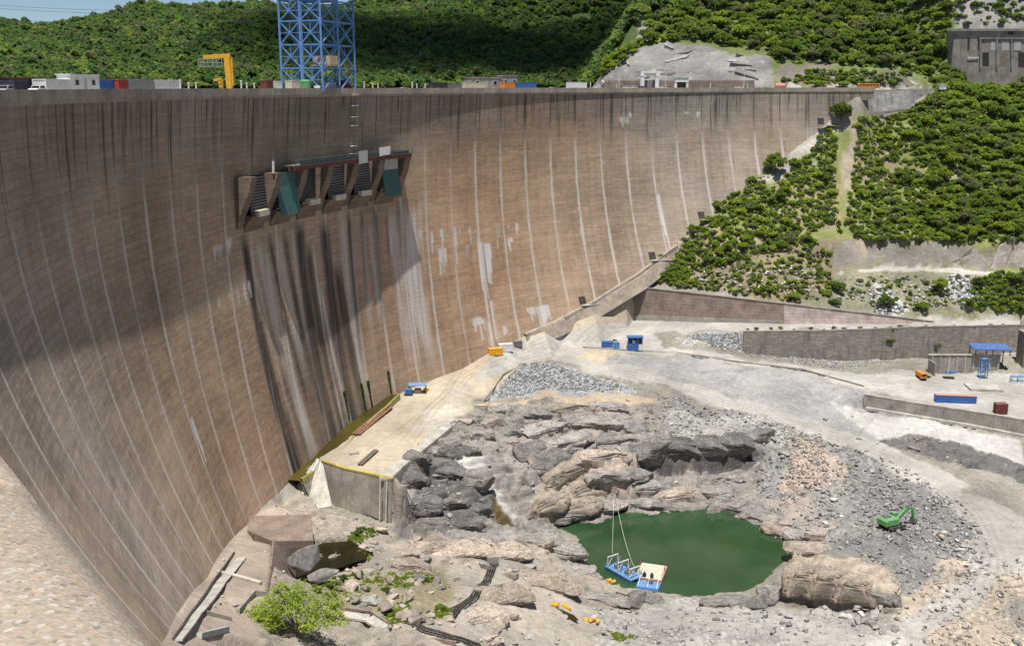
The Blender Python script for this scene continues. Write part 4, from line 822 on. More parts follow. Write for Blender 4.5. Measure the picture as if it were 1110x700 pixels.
# training wall of the old stilling basin
t = local_empty('training_wall', W(425, 568, -120), 'grey concrete training wall with yellow stained top at the edge of the sandy apron', 'wall')
tl = [(348,500),(372,508),(400,514),(424,520),(438,527)]; T6 = [W(x, y, -108.6) for x, y in tl]; yb = (547,552,558,568,560)
B6 = []
for p, (x, y), yy in zip(T6, tl, yb): B6.append(WD(x, yy, math.hypot(p[0], p[1])-.4))
wb(slab_wall(MB(), T6[:4], B6[:4], 2.0), 'wall_face', M['conc'], t)
q = [T6[3], T6[4]]; e = [W(x, y, -108.7) for x, y in ((424,520),(437,507),(500,455))]
wb(slab_wall(MB(), e, [V3(p)+np.array([.6, -.5, -9.5]) for p in e], 2.2), 'side_wall', M['conc'], t)
M['mossline'] = concrete('moss_stained_concrete', (.50, .42, .13)); q = [V3(p)+np.array([0, -.15, .5]) for p in T6[:4]]
wb(slab_wall(MB(), q, low(q, -.49), 1.2), 'coping', M['mossline'], t, label='yellow stained coping')
q = [V3(p)+np.array([-.1, -.1, .4]) for p in e]; wb(slab_wall(MB(), q, low(q, -.39), 3.5), 'coping', M['conc_lt'], t)
for dx in (0, 1.8):
    mb = MB(); a = T6[3]; mb.beam((a[0]-3+dx, a[1]-.62, a[2]-.1), (a[0]-3.6+dx, a[1]-1.1, B6[3][2]+.3), .35, .12); wb(mb, 'lime_streak', M['white'], t)
# sloping white-streaked apron between the channel and the training wall
t = local_empty('spillway_ramp', W(330, 540, -117), 'steep white streaked concrete ramp falling beside the mossy channel', 'ramp')
a = [W(343, 497, -109.2), W(350, 502, -108.9), W(360, 548, -118.6), W(331, 553, -119.2), W(306, 548, -118.4)]
mb = MB(); mb.prism([V3(p) for p in a], (0, .3, -3.5)); wb(mb, 'ramp_face', concrete('limed_concrete', (.56, .52, .46), 1, streak=.3), t)
mb = MB()
for f0, f1 in ((.25, .3), (.75, .6)):
    p0 = V3(a[0])+(V3(a[1])-V3(a[0]))*f0; p1 = V3(a[4])+(V3(a[2])-V3(a[4]))*f1; mb.beam(p0+np.array([0, 0, .12]), p1+np.array([0, 0, .12]), .5, .25)
wb(mb, 'rib', M['white'], t)
mb = MB(); mb.beam(V3(a[0])+np.array([.5, 0, .1]), V3(a[4])+np.array([6.0, 0, .1]), 1.4, .2); wb(mb, 'moss_run', M['moss'], t)
# slabs and sills on the apron
def slab_at(name, px, py, L, B, H, rz, mat, label, cat, group=None, bevel=.05, dz=0):
    p = gp(px, py, -109); mb = MB(); mb.box((0, 0, H/2), (L, B, H)); o = mb.build(name, M[mat], None, bevel); o.location = (p[0], p[1], p[2]+dz); o.rotation_euler = (0, 0, rz); return tag(o, label, cat, group)
def beamstack(name, px0, py0, px1, py1, n, w, mat, label, cat, h=.5):
    a, b = gp(px0, py0, -109), gp(px1, py1, -109); t = local_empty(name, a, label, cat); d = (b-a); nn = np.array([-d[1], d[0], 0]); nn /= np.linalg.norm(nn)
    for k in range(n):
        mb = MB(); c = nn*(k-(n-1)/2)*w*1.15+np.array([0, 0, h*.55]); A_, B_ = V3(a)+c, V3(b)+c
        for z_ in (-h*.45, h*.45): mb.beam(A_+np.array([0, 0, z_]), B_+np.array([0, 0, z_]), w, .08)
        mb.beam(A_, B_, .08, h*.82); wb(mb, 'beam', M[mat], t)
    return t
beamstack('steel_beams', 386, 473, 422, 443, 3, .9, 'rust', 'bundle of red brown steel beams lying along the mossy channel', 'beams', .9)
beamstack('timber_baulks', 390, 505, 408, 489, 2, .8, 'bark', 'two dark timber baulks lying on the sand behind the training wall', 'timber', .6)
slab_at('precast_slab', 446, 492, 3.0, 2.2, .7, .4, 'white', 'white precast slab lying on the sandy apron edge', 'slab')
slab_at('timber_beam', 505, 459, 6, .9, .8, .5, 'bark', 'thick brown timber beam lying at the rock edge beside the apron', 'timber')
slab_at('precast_slab', 384, 492, 3, 1.4, .6, .3, 'conc', 'small grey precast slab beside the dark timber baulks', 'slab')
t = local_empty('basin', gp(521, 441, -108), 'small concrete basin of yellow sand at the corner of the rockfill', 'basin')
p = gp(521, 441, -108); mb = MB()
for c, d_ in (((-2.2, 0, .5), (.4, 4.4, 1.4)), ((2.2, 0, .5), (.4, 4.4, 1.4)), ((0, -2, .5), (4.0, .4, 1.4)), ((0, 2, .5), (4.0, .4, 1.4))): mb.box(V3(p)+np.array(c), d_)
wb(mb, 'rim', M['conc_lt'], t); mb = MB(); mb.box(V3(p)+np.array([0, 0, .3]), (4, 3.6, .8)); wb(mb, 'sand_fill', M['tan'], t)
# kerb line of the apron road above the rockfill
def kerbline(name, pts, z, label, cat, w=.5, h=.5, mat='conc'):
    P = [gp(x, y, z) for x, y in pts]; mb = MB(); Q = densify([V3(p) for p in P], 5)
    zz = [zat(a[0], a[1])+h*.4 for a in Q]
    for _ in range(14): zz = [zz[0]]+[(a+b+c)/3 for a, b, c in zip(zz[:-2], zz[1:-1], zz[2:])]+[zz[-1]]
    Q = [np.array([a[0], a[1], z_]) for a, z_ in zip(Q, zz)]
    for a, b in zip(Q[:-1], Q[1:]): mb.beam(a, b, w, h)
    return tag(mb.build(name, M[mat]), label, cat)
kerbline('road_kerb', [(524,436),(545,408),(562,392),(585,389),(640,404),(690,419),(715,428)], -108, 'dark kerb edging the gravel road above the grey rockfill', 'kerb', .4, .5, 'ruin')
kerbline('road_kerb', [(632,377),(680,380),(740,383),(800,393),(870,402),(936,419)], -106, 'thin dark kerb along the top of the white sprayed concrete bank', 'kerb', .4, .6, 'ruin')
# foundation ledge along the left foot of the dam
t = local_empty('foundation_block', W(305, 585, -107.6), 'flat topped brown concrete foundation block at the foot of the dam', 'foundation')
a = [W(270, 559, -107.4), W(337, 557, -107.6), W(340, 585, -107.6), W(296, 586, -107.0), W(268, 574, -107.2)]
mb = MB(); mb.prism([V3(p)-np.array([0, 0, 8]) for p in a[::-1]], (0, 0, 8)); wb(mb, 'block', M['conc_br'], t, .1)
t = local_empty('foundation_wall', W(295, 620, -104), 'sloping brown concrete side wall of the dark slot in front of the tree', 'wall')
T7 = [V3(W(293, 587, -106.1))+np.array([.5, 0, .5]), V3(W(290, 612, -103.2))+np.array([.5, 0, .5]), V3(W(284, 644, -99.4))+np.array([.5, 0, .5])]; B7 = [V3(W(313, 607, -114.6))+np.array([1.2, -.3, 0]), V3(W(314, 625, -114.6))+np.array([1.2, -.3, 0]), V3(W(314, 645, -114))+np.array([1.2, -.3, 0])]
wb(slab_wall(MB(), T7, B7, .5), 'wall_face', M['conc_br'], t)
for nm, pts, z, w_, h_, mat, lab, cat in (('ledge_walkway', [(262,605),(240,632),(212,668),(190,695)], -92, 2.0, .3, 'conc_lt', 'narrow pale concrete walkway along the left foot of the dam', 'walkway'),
        ('ledge_wall', [(236,622),(262,628),(283,634)], -96, .8, .8, 'conc_lt', 'low pale concrete wall crossing the foot of the dam left of the tree', 'wall'),
        ('ledge_wall', [(258,665),(276,646),(290,646)], -96, .7, 1.0, 'conc', 'bent low concrete wall beside the bright green tree', 'wall'),
        ('ledge_wall', [(222,665),(250,672)], -92, .6, .7, 'conc', 'short low concrete wall on the ledge at the left foot of the dam', 'wall'),
        ('drain_groove', [(254,600),(232,632),(206,668),(188,694)], -92, .35, .5, 'dark', 'thin black drain groove running along the left foot of the dam', 'drain')):
    kerbline(nm, pts, z, lab, cat, w_, h_, mat)
o = kerbline('pipe', [(216,691),(246,684)], -88, 'short grey steel pipe lying on the ledge at the lower left', 'pipe', .9, .9, 'mattgrey')
mo = tag(MB().add([tuple(W(x, y, -107.36)) for x, y in ((271.5,560),(274,560),(273.5,568),(276,574),(274,580),(270,574))], [(0,1,2,3,4,5)]).build('moss_patch', M['moss_olive']), kind='structure')
# buildings at the right edge of the terrace
def bx(mb, p, c, d): mb.box(V3(p)+np.array(c), d); return mb
p = gp(1060, 410, -111); t = local_empty('pump_house', p, 'roofless grey concrete pump house with ribbed wall at the right edge of the terrace', 'building')
a, b = gp(1012, 408, -111), gp(1090, 409, -111); dvw = (b-a)/np.linalg.norm(b-a); L = np.linalg.norm(b-a); rzw = math.atan2(dvw[1], dvw[0]); cc = (a+b)/2
def loc(u, v, z): n_ = np.array([-dvw[1], dvw[0], 0]); return V3(a)+dvw*u+n_*v+np.array([0, 0, z])
mb = MB(); mb.box(loc(L/2, 6, 2.9), (L, .6, 8.8), rzw); mb.box(loc(.3, 3, 1.9), (.6, 6, 6.8), rzw); wb(mb, 'wall', M['conc'], t)
mb = MB()
for k in range(9): mb.box(loc(1.2+k*(L-2)/8, 5.5, 2.6), (.6, .5, 8.0), rzw)
wb(mb, 'rib', M['conc_lt'], t); mb = MB(); mb.box(loc(L/2, 6, 7.45), (L+.6, 1.2, .3), rzw); wb(mb, 'roof_slab', M['conc_lt'], t)
p = gp(1082, 412, -111); t = local_empty('open_shed', p, 'open shed with bright blue sheet roof above the grey pump house', 'shed')
mb = MB(); mb.box(loc(L*.86, 7, 10.6), (15, 7, .25), rzw, .03, .12); wb(mb, 'roof', M['blue'], t)
mb = MB(); 
for u in (.62, .86, 1.1): mb.beam(loc(L*u, 4.2, 7.6), loc(L*u, 4.2, 10.3), .3); mb.beam(loc(L*u, 9.6, 0), loc(L*u, 9.6, 10.6), .3)
wb(mb, 'post', M['dark'], t)
p = gp(1068, 412, -111); t = local_empty('stair_tower', p, 'light blue steel stair tower standing against the pump house wall', 'stair tower')
mb = MB()
for x_ in (-1.4, 1.4):
    for y_ in (-1, 1): mb.beam(V3(p)+np.array([x_, y_+2.6, 0]), V3(p)+np.array([x_, y_+2.6, 8.6]), .3)
wb(mb, 'post', M['bluelt'], t); mb = MB()
for k in range(5): bx(mb, p, (0, 2.6, .6+k*1.85), (2.5, 1.7, .14))
wb(mb, 'landing', M['bluelt'], t); mb = MB()
for k in range(4): s_ = 1 if k % 2 else -1; mb.beam(V3(p)+np.array([-1.1*s_, 2.2, .7+k*1.85]), V3(p)+np.array([1.1*s_, 2.2, 2.5+k*1.85]), .7, .12)
wb(mb, 'stair_flight', M['bluelt'], t)
p = gp(1108, 402, -111); t = local_empty('concrete_pier', p, 'tall dark concrete pier cut by the right edge of the picture', 'pier')
mb = MB(); bx(mb, p, (2.5, 5, 6), (3.2, 6, 17)); wb(mb, 'shaft', M['brownstone'], t); mb = MB(); bx(mb, p, (2.5, 5, 14.8), (3.8, 6.6, .6)); wb(mb, 'cap', M['conc'], t)
# ruined power station building up the slope on the right
p = WD(1070, 74, 618); t = local_empty('ruined_building', p, 'old grey concrete building with blank openings under the cliff at the top right', 'building')
def bp(x, y, D=618): return V3(WD(x, y, D))
mb = MB(); A_, B_ = bp(1031, 74, 619), bp(1120, 76, 616); hgt = bp(1031, 33, 619)[2]-A_[2]
mb.prism([A_-np.array([0,0,25]), B_-np.array([0,0,25]), B_+np.array([0, 10, -25]), A_+np.array([0, 10, -25])], (0, 0, hgt+25)); wb(mb, 'wall', M['ruin'], t)
def patch(x0, y0, x1, y1, mat, name, dd=-.35, th_=.3):
    mb = MB(); f0 = (x0-1031)/89; D0 = 619-3*f0+dd; f1 = (x1-1031)/89; D1 = 619-3*f1+dd
    q = [bp(x0, y1, D0), bp(x1, y1, D1), bp(x1, y0, D1), bp(x0, y0, D0)]; mb.prism(q, (0, th_, 0)); return wb(mb, name, M[mat], t)
for x0, x1 in ((1074,1081),(1086,1094),(1099,1107)): patch(x0, 45, x1, 55, 'mattgrey', 'window')
for x0, x1 in ((1065,1072),(1084,1092),(1104,1112)): patch(x0, 57, x1, 72, 'dark' if x0 != 1084 else 'conc_br', 'doorway')
for x0, x1 in ((1049,1051),(1060,1062.5)): patch(x0, 41, x1, 54, 'dark', 'slot')
patch(1093, 33.5, 1099, 38, 'dark', 'window'); patch(1030, 31.5, 1120, 34, 'ruin', 'cornice', -.9, .9); patch(1061, 41, 1120, 42.5, 'ruin', 'string_course', -.7, .6); patch(1049, 62, 1061, 63.5, 'white', 'sign_board', -.8, .2)
for x0 in (1062, 1080, 1096): patch(x0, 43, x0+1.8, 74, 'ruin', 'pilaster', -.9, .8)
# low buildings, walls, gate and booth on and behind the far crest
def cr(px, out, z=-1.5):                # a spot on the crest road seen in image column px
    t_ = th_at(px)
    for _ in range(12):
        q = arc(t_, out, z); t_ += (px-topx(q)[0])*.0016
    return arc(t_, out, z), t_
def crest_box(name, x0, x1, ytop, mat, label, cat, group=None, out=6, W_=2.6, parts='container', z0=-1.5):
    q, t_ = cr((x0+x1)/2, out); a, _ = cr(x0, out); b, _ = cr(x1, out); Ln = np.linalg.norm(b-a); Dd = math.hypot(q[0], q[1]); H = (94-ytop)/F*Dd-z0
    d_ = b-a; rz = math.atan2(d_[1], d_[0]); return box_thing(name, (q[0], q[1], z0), rz, Ln, W_, H, mat, label, cat, group, parts)
def box_thing(name, loc_, rz, Ln, Wd, H, mat, label, cat, group=None, parts='container'):
    t = empty(name, tuple(map(float, loc_)), rz, label, cat, group)
    if parts == 'container':
        mb = MB(); mb.box((0, 0, H/2+.05), (Ln-.16, Wd-.16, H-.3)); n_ = max(6, int(Ln/.42))
        for k in range(n_):
            x_ = -Ln/2+.2+(k+.5)*(Ln-.4)/n_
            for s_ in (-1, 1): mb.box((x_, s_*(Wd/2-.06), H/2), ((Ln-.4)/n_*.5, .07, H-.5))
        mb.build('corrugated_side', M[mat], t)
        mb = MB()
        for x_ in (-1, 1):
            for y_ in (-1, 1): mb.box((x_*(Ln/2-.08), y_*(Wd/2-.08), H/2), (.16, .16, H))
        for z_ in (.1, H-.1):
            for y_ in (-1, 1): mb.box((0, y_*(Wd/2-.07), z_), (Ln-.33, .13, .2))
            for x_ in (-1, 1): mb.box((x_*(Ln/2-.07), 0, z_), (.13, Wd-.33, .2))
        mb.build('frame', M[mat], t); mb = MB(); mb.box((0, 0, H-.05), (Ln-.3, Wd-.3, .06)); mb.build('roof', M[mat], t)
        mb = MB(); mb.box((Ln/2-.03, 0, H/2), (.05, Wd-.4, H-.45)); 
        for y_ in (-.35, .35): mb.tube((Ln/2+.03, y_, .3), (Ln/2+.03, y_, H-.3), .03, 5)
        mb.build('door', M[mat], t)
    elif parts == 'cabin':
        mb = MB(); mb.box((0, 0, H/2), (Ln, Wd, H-.1)); mb.build('wall', M[mat], t); mb = MB(); mb.box((0, 0, H+.05), (Ln+.4, Wd+.4, .18)); mb.build('roof', M['white'] if mat != 'conc' else M['conc_lt'], t)
        for x_ in (-Ln*.3, Ln*.28):
            mb = MB(); mb.box((x_, -Wd/2-.03, H*.6), (Ln*.14, .08, H*.34)); wdw = mb.build('window', M['white'], t); mb = MB(); mb.box((x_, -Wd/2-.08, H*.6), (Ln*.11, .05, H*.27)); mb.build('pane', M['glass'], wdw)
        mb = MB(); mb.box((0, -Wd/2-.04, H*.4), (min(1.0, Ln*.2), .07, H*.76)); dr = mb.build('door', M['mattgrey'], t); mb = MB(); mb.box((.35, -Wd/2-.1, H*.4), (.12, .06, .06)); mb.build('handle', M['steel'], dr)
    return t
# ------------------------------------------------------------ things on the crest
G_C = 'containers and cabins along the crest'
crest_box('shipping_container', -8, 27, 85.5, 'maroon', 'dark red brown container with black top at the left end of the crest', 'container', G_C, 9)
crest_box('shipping_container', 8, 25, 88.5, 'navy', 'navy blue container in front of the dark red brown one', 'container', G_C, 5)
crest_box('shipping_container', 26, 43, 85.5, 'dark', 'near black container at the left end of the crest', 'container', G_C, 9)
crest_box('shipping_container', 44, 71, 87, 'white', 'long white container beside the white site cabin', 'container', G_C, 6)
crest_box('site_cabin', 71, 102, 83, 'white', 'white site cabin with windows, tallest of the cabins on the crest', 'cabin', G_C, 6, 2.8, 'cabin')
crest_box('shipping_container', 103, 113, 87.5, 'blue', 'short blue container right of the white site cabin', 'container', G_C, 7); crest_box('shipping_container', 113.5, 123, 87.5, 'blue', 'short blue container next to the red one', 'container', G_C, 7)
crest_box('shipping_container', 123.5, 134, 87, 'red', 'bright red orange container between blue and grey containers', 'container', G_C, 6)
crest_box('shipping_container', 134.5, 163, 87, 'grey', 'long pale grey container right of the red one', 'container', G_C, 6); crest_box('shipping_container', 163.5, 191, 87.5, 'white', 'long white container, last before the yellow crane', 'container', G_C, 6)
def make_car(mat, label, loc_, rz, kind='car', L=4.4):
    t = empty('parked_car' if kind == 'car' else kind, tuple(map(float, loc_)), rz, label, 'car' if kind == 'car' else 'truck', 'cars parked on the crest' if kind == 'car' else None)
    pr = [(-L/2, .35), (L/2, .35), (L/2, .75), (L*.46, .92), (L*.24, 1.0), (-L*.44, 1.02), (-L/2, .8)]
    mb = MB(); mb.prism([(x, -.85, z) for x, z in pr], (0, 1.7, 0)); mb.build('body', M[mat], t, .05)
    cp = [(-L*.43, 1.02), (L*.22, 1.0), (L*.08, 1.5), (-L*.36, 1.5)]
    mb = MB(); mb.prism([(x, -.76, z) for x, z in cp], (0, 1.52, 0)); mb.build('cabin', M[mat], t, .04)
    for s_ in (-1, 1):
        mb = MB(); wp = [(-L*.37, 1.07), (L*.16, 1.07), (L*.06, 1.42), (-L*.33, 1.42)]; mb.prism([(x, s_*.77, z) for x, z in wp], (0, s_*.02, 0)); mb.build('window', M['glass'], t)
    mb = MB(); mb.add([(L*.225, -.68, 1.06), (L*.225, .68, 1.06), (L*.10, .62, 1.45), (L*.10, -.62, 1.45)], [(0, 1, 2, 3)]); mb.build('windscreen', M['glass'], t)
    for x_ in (-L*.3, L*.3):
        for s_ in (-1, 1):
            mb = MB(); mb.tube((x_, s_*.72, .33), (x_, s_*.9, .33), .33, 14); w_ = mb.build('wheel', M['rubber'], t); mb = MB(); mb.tube((x_, s_*.9, .33), (x_, s_*.915, .33), .19, 10); mb.build('rim', M['steel'], w_)
    return t
def on_crest_car(px, out, mat, label):
    q, t_ = cr(px, out); r_ = radial(t_); return make_car(mat, label, (q[0], q[1], -1.3), math.atan2(r_[1], r_[0])+PI/2)
on_crest_car(6, 2.2, 'grey', 'silver car at the left edge of the crest beside dark containers'); on_crest_car(41, 2.2, 'white', 'white car on the crest in front of the long white container')
for px_, mt, lb in ((680,'white','white car, first left of the white portal gate on the far crest'),(686,'white','white car close to the left leg of the white portal gate'),(694,'navy','dark blue car beside the white portal gate'),(718,'white','white car between portal gate and white booth'),(801,'white','white car alone near the right end of the crest'),(890,'grey','silver car beside the round bush at the right end of the crest')): on_crest_car(px_, 6, mt, lb)
# white posts along the crest
qd = None
for k, px_ in enumerate((196,205,213,262,268,276,395,404,410,447,452,461,640,668,744,770,810)):
    q, t_ = cr(px_, 1.0, -1.5); hgt = 2.4 if k % 3 else 3.0
    mb = MB(); mb.tube((0, 0, 0), (0, 0, hgt), .22, 8); mb.cyl((0, 0, 0), .4, .25, 8); mb.box((0, 0, hgt), (.5, .5, .3)); o = mb.build('marker_post', M['white']); o.location = tuple(q)
    tag(o, 'small white marker post on the crest behind the parapet', 'post', 'white marker posts along the crest')
def pole(px, ytop, out, label, grp='lamp poles on the crest', lamp=True, z0=-1.5):
    q, t_ = cr(px, out, z0); Dd = math.hypot(q[0], q[1]); H = (94-ytop)/F*Dd-z0; t = empty('lamp_pole', tuple(q), 0, label, 'lamp pole', grp)
    mb = MB(); mb.tube((0, 0, 0), (0, 0, H), .16, 8, .09); mb.cyl((0, 0, 0), .3, .4, 8); mb.build('pole', M['white'], t)
    if lamp: mb = MB(); mb.beam((0, 0, H), (1.5, 0, H+.25), .1); a_ = mb.build('arm', M['white'], t); mb = MB(); mb.box((1.6, 0, H+.2), (.8, .3, .15)); mb.build('lamp', M['mattgrey'], a_)
pole(671, 81, 11, 'slim white lamp pole left of the white portal gate'); pole(721, 81, 11, 'slim white lamp pole between portal gate and booth'); pole(806, 80, 11, 'slim white lamp pole near the right end of the crest')
# yellow jib cranes
def jib(px, out, ytop, reach_px, label, s=1., cage=True):
    q, t_ = cr(px, out); Dd = math.hypot(q[0], q[1]); H = (94-ytop)/F*Dd+1.5; Rr = reach_px/F*Dd
    t = empty('jib_crane', tuple(q), 0, label, 'crane'); mb = MB(); mb.beam((0, 0, 0), (-.25*s, 0, H), 1.6*s, 1.5*s); mb.box((.9*s, 0, H*.55), (.5*s, .8*s, H*.75)); mb.build('column', M['yellow'], t)
    mb = MB(); mb.box((0, 0, .2), (2.6*s, 2.6*s, .4)); mb.build('base', M['steel'], t)
    mb = MB(); mb.beam((.7*s, 0, H-.1), (-Rr, 0, H-.5), .9*s, 1.0*s); j_ = mb.build('jib', M['yellow'], t); mb = MB(); mb.tube((-Rr+.6, 0, H-.9), (-Rr+.6, 0, H-2.6), .06, 5); mb.build('cable', M['dark'], j_); mb = MB(); mb.box((-Rr*.5, 0, H+.1), (1.2*s, .8*s, .5*s)); mb.build('winch', M['orange'], j_)
    if cage:
        mb = MB(); x0, x1 = -Rr-1.2, -1.6
        for z_ in (H-3.0, H-2.0, H-1.0):
            for y_ in (-.8, .8): mb.beam((x0, y_, z_), (x1, y_, z_), .1)
        for x_ in np.linspace(x0, x1, 6):
            for y_ in (-.8, .8): mb.beam((x_, y_, H-3.0), (x_, y_, H-.9), .1)
        mb.build('walkway_cage', M['mattgrey'], t)
jib(249.5, 5, 63, 25, 'tall yellow jib crane with grey walkway cage on the crest'); jib(240, 8, 86, 7, 'small yellow jib crane under the tall yellow one', .55, False)
# blue lattice gantry
q, t_ = cr(346, 6); Dd = math.hypot(q[0], q[1]); H = (94-3)/F*Dd+1.5; t = local_empty('lattice_gantry', q, 'tall blue steel lattice gantry tower standing on the crest', 'gantry')
ctr = V3(q); u_ = np.array([math.cos(.42), -math.sin(.42), 0]); u_ = np.array([.94, -.34, 0]); v_ = np.array([.34, .94, 0])
nA, nB = 2, 2; LA = 14.5; LB = 21; org = V3(WD(306, 94, Dd-3)); org[2] = -1.5
def gpnt(i, j, z): return org+u_*LA*i/nA+v_*LB*j/nB+np.array([0, 0, z])
lv = [0, H*.24, H*.48, H*.72, H*.93]
mb = MB(); mbx = MB(); mbh = MB()
for i in range(nA+1):
    for j in range(nB+1):
        mb.beam(gpnt(i, j, 0), gpnt(i, j, H), .6 if i in (0, nA) or j in (0, nB) else .4)
for k, z in enumerate(lv[1:]+[H]):
    for j in range(nB+1): mbh.beam(gpnt(0, j, z), gpnt(nA, j, z), .42 if k < 4 else .6)
    for i in (0, nA): mbh.beam(gpnt(i, 0, z), gpnt(i, nB, z), .42)
for k in range(4):
    z0, z1 = lv[k], lv[k+1]
    for i in range(nA):
        for j in (0, nB):
            mbx.beam(gpnt(i, j, z0), gpnt(i+1, j, z1), .34); mbx.beam(gpnt(i, j, z1), gpnt(i+1, j, z0), .3); mbx.beam(gpnt(i, j, (z0+z1)/2), gpnt(i+1, j, (z0+z1)/2), .22); mbx.beam(gpnt(i+.5, j, (z0+z1)/2), gpnt(i+.5, j, z1), .2)
    for j in range(nB):
        for i in (0, nA):
            mbx.beam(gpnt(i, j, z0), gpnt(i, j+1, z1), .32); 
            mbx.beam(gpnt(i, j, z1), gpnt(i, j+1, z0), .3)
wb(mb, 'column', M['towerblue'], t); wb(mbh, 'girder', M['towerblue'], t); wb(mbx, 'bracing', M['towerblue'], t)
mb = MB(); ct = gpnt(1, 1, H+.45); mb.box(ct, (LA+3, LB+2, .35), math.atan2(u_[1], u_[0])); wb(mb, 'top_platform', M['navy'], t)
mb = MB(); rzt = math.atan2(u_[1], u_[0])
for z_ in (.9, 1.7):
    for j in (0, nB): mb.beam(gpnt(-.15, j, H+z_), gpnt(nA+.15, j, H+z_), .12)
    for i in (0, nA): mb.beam(gpnt(i, 0, H+z_), gpnt(i, nB, H+z_), .12)
for i in np.linspace(0, nA, 9):
    for j in (0, nB): mb.beam(gpnt(i, j, H+.6), gpnt(i, j, H+1.7), .1)
wb(mb, 'railing', M['towerblue'], t); mb = MB(); mb.box(gpnt(.9, .8, H+2.2), (5.5, 4, 3.2), rzt); wb(mb, 'winch_house', M['navy'], t)
mb = MB(); mb.box(gpnt(1.6, .6, H*.93+.3), (7, 5, .5), rzt); mb.box(gpnt(.7, 1, H*.93+.3), (6, 5, .5), rzt); wb(mb, 'grating', M['towerblue'], t)
mb = MB(); mb.box(gpnt(1.75, .5, H*.27), (7.5, 6, .3), rzt); mb.box(gpnt(1.75, .5, H*.27+1.6), (6, 5, 2.6), rzt); wb(mb, 'machine_room', M['tan'], t)
mb = MB(); mb.path([gpnt(1.1, -.02, z_) for z_ in np.arange(0, H, 3)], .18, 6); wb(mb, 'hoist_pipe', M['towerblue'], t)
# plant around the gantry
crest_box('steel_box', 286, 293, 88, 'maroon', 'dark red steel box left of the blue gantry', 'box', None, 8, 2.4); crest_box('steel_box', 294, 302, 88.5, 'white', 'white steel box between the red box and the gantry leg', 'box', None, 8, 2.4); crest_box('steel_box', 313, 322, 88, 'cream', 'cream steel box inside the gantry foot', 'box', None, 6, 2.4)
crest_box('steel_box', 353, 362, 90, 'white', 'low white steel box at the right foot of the gantry', 'box', None, 4, 2)
q, _ = cr(331, 5); t = local_empty('water_tank', q, 'round green water tank at the foot of the blue gantry', 'tank'); mb = MB(); mb.cyl(tuple(q), 1.8, 3.2, 20); wb(mb, 'tank_body', M['green'], t); mb = MB(); mb.tube(V3(q)+np.array([0, 0, 3.2]), V3(q)+np.array([0, 0, 3.6]), 1.7, 20, .5); wb(mb, 'lid', M['green'], t)
q, _ = cr(345, 1.0); t = local_empty('winch_post', q, 'white winch bracket on the parapet in front of the gantry', 'winch'); mb = MB(); mb.box(V3(q)+np.array([0, -.9, .9]), (1.6, 1.2, 1.8)); wb(mb, 'housing', M['white'], t); mb = MB(); mb.tube(V3(q)+np.array([-1.2, -1.2, 1.4]), V3(q)+np.array([1.2, -1.2, 1.4]), .3, 8); wb(mb, 'drum', M['steel'], t)
q, _ = cr(373, 5); t = local_empty('mobile_crane', q, 'small mobile crane with red body and yellow boom right of the gantry', 'crane')
mb = MB(); mb.box(V3(q)+np.array([0, 0, 1.5]), (5.5, 2.4, 1.4)); wb(mb, 'chassis', M['red'], t); mb = MB(); mb.box(V3(q)+np.array([-1, 0, 2.8]), (2, 2, 1.3)); wb(mb, 'cab', M['dark'], t); mb = MB(); mb.beam(V3(q)+np.array([1.5, 0, 2]), V3(q)+np.array([2.2, 0, 9.2]), .9); wb(mb, 'boom', M['yellow'], t)
for x_ in (-1.8, 0, 1.8):
    for y_ in (-1.2, 1.2): mb = MB(); mb.tube(V3(q)+np.array([x_, y_-.2, .5]), V3(q)+np.array([x_, y_+.2, .5]), .5, 12); wb(mb, 'wheel', M['rubber'], t)
# further along the crest
crest_box('shipping_container', 467, 482, 90, 'dark', 'low near black container left on the middle crest', 'container', G_C, 8); crest_box('shipping_container', 483, 501, 90.5, 'steel', 'low dark grey container on the middle crest', 'container', G_C, 8)
crest_box('shipping_container', 502, 523, 90, 'cream', 'cream coloured container on the middle crest', 'container', G_C, 6); crest_box('site_cabin', 541, 557, 83, 'conc', 'grey concrete cabin with two windows behind the middle crest', 'cabin', G_C, 11, 4, 'cabin')
crest_box('long_shed', 507, 540, 85, 'conc', 'long low grey shed with pale roof behind the middle crest', 'shed', None, 11, 4, 'cabin'); crest_box('shipping_container', 545, 556, 90, 'orange', 'orange container beside the blue ones on the middle crest', 'container', G_C, 4)
crest_box('shipping_container', 556.5, 567, 90, 'blue', 'blue container next to the orange one on the middle crest', 'container', G_C, 5); crest_box('shipping_container', 567.5, 579, 90, 'blue', 'blue container at the right end of the middle group', 'container', G_C, 5)
crest_box('shipping_container', 616, 634, 89.5, 'white', 'single white container standing alone on the far crest', 'container', G_C, 6)
q, _ = cr(704, 6); t = local_empty('portal_gate', q, 'white portal gate with lettered beam across the far crest road', 'gate'); Dd = math.hypot(q[0], q[1]); Hh = (94-79)/F*Dd+1.5
mb = MB(); 
for x_ in (-3.4, 3.2): mb.box(V3(q)+np.array([x_, 0, Hh/2]), (1.7, 2, Hh))
wb(mb, 'pillar', M['white'], t); mb = MB(); mb.box(V3(q)+np.array([0, 0, Hh-.9]), (8.6, 2.3, 2.2)); wb(mb, 'beam', M['white'], t); mb = MB(); mb.box(V3(q)+np.array([0, -1.2, Hh-1.0]), (5.2, .12, .9)); wb(mb, 'lettering_band', M['grey'], t); 
for x_ in (-1.7, 1.7): mb = MB(); mb.box(V3(q)+np.array([x_, -.9, 2.2]), (1.1, .15, 4.2)); wb(mb, 'banner', M['navy'], t)
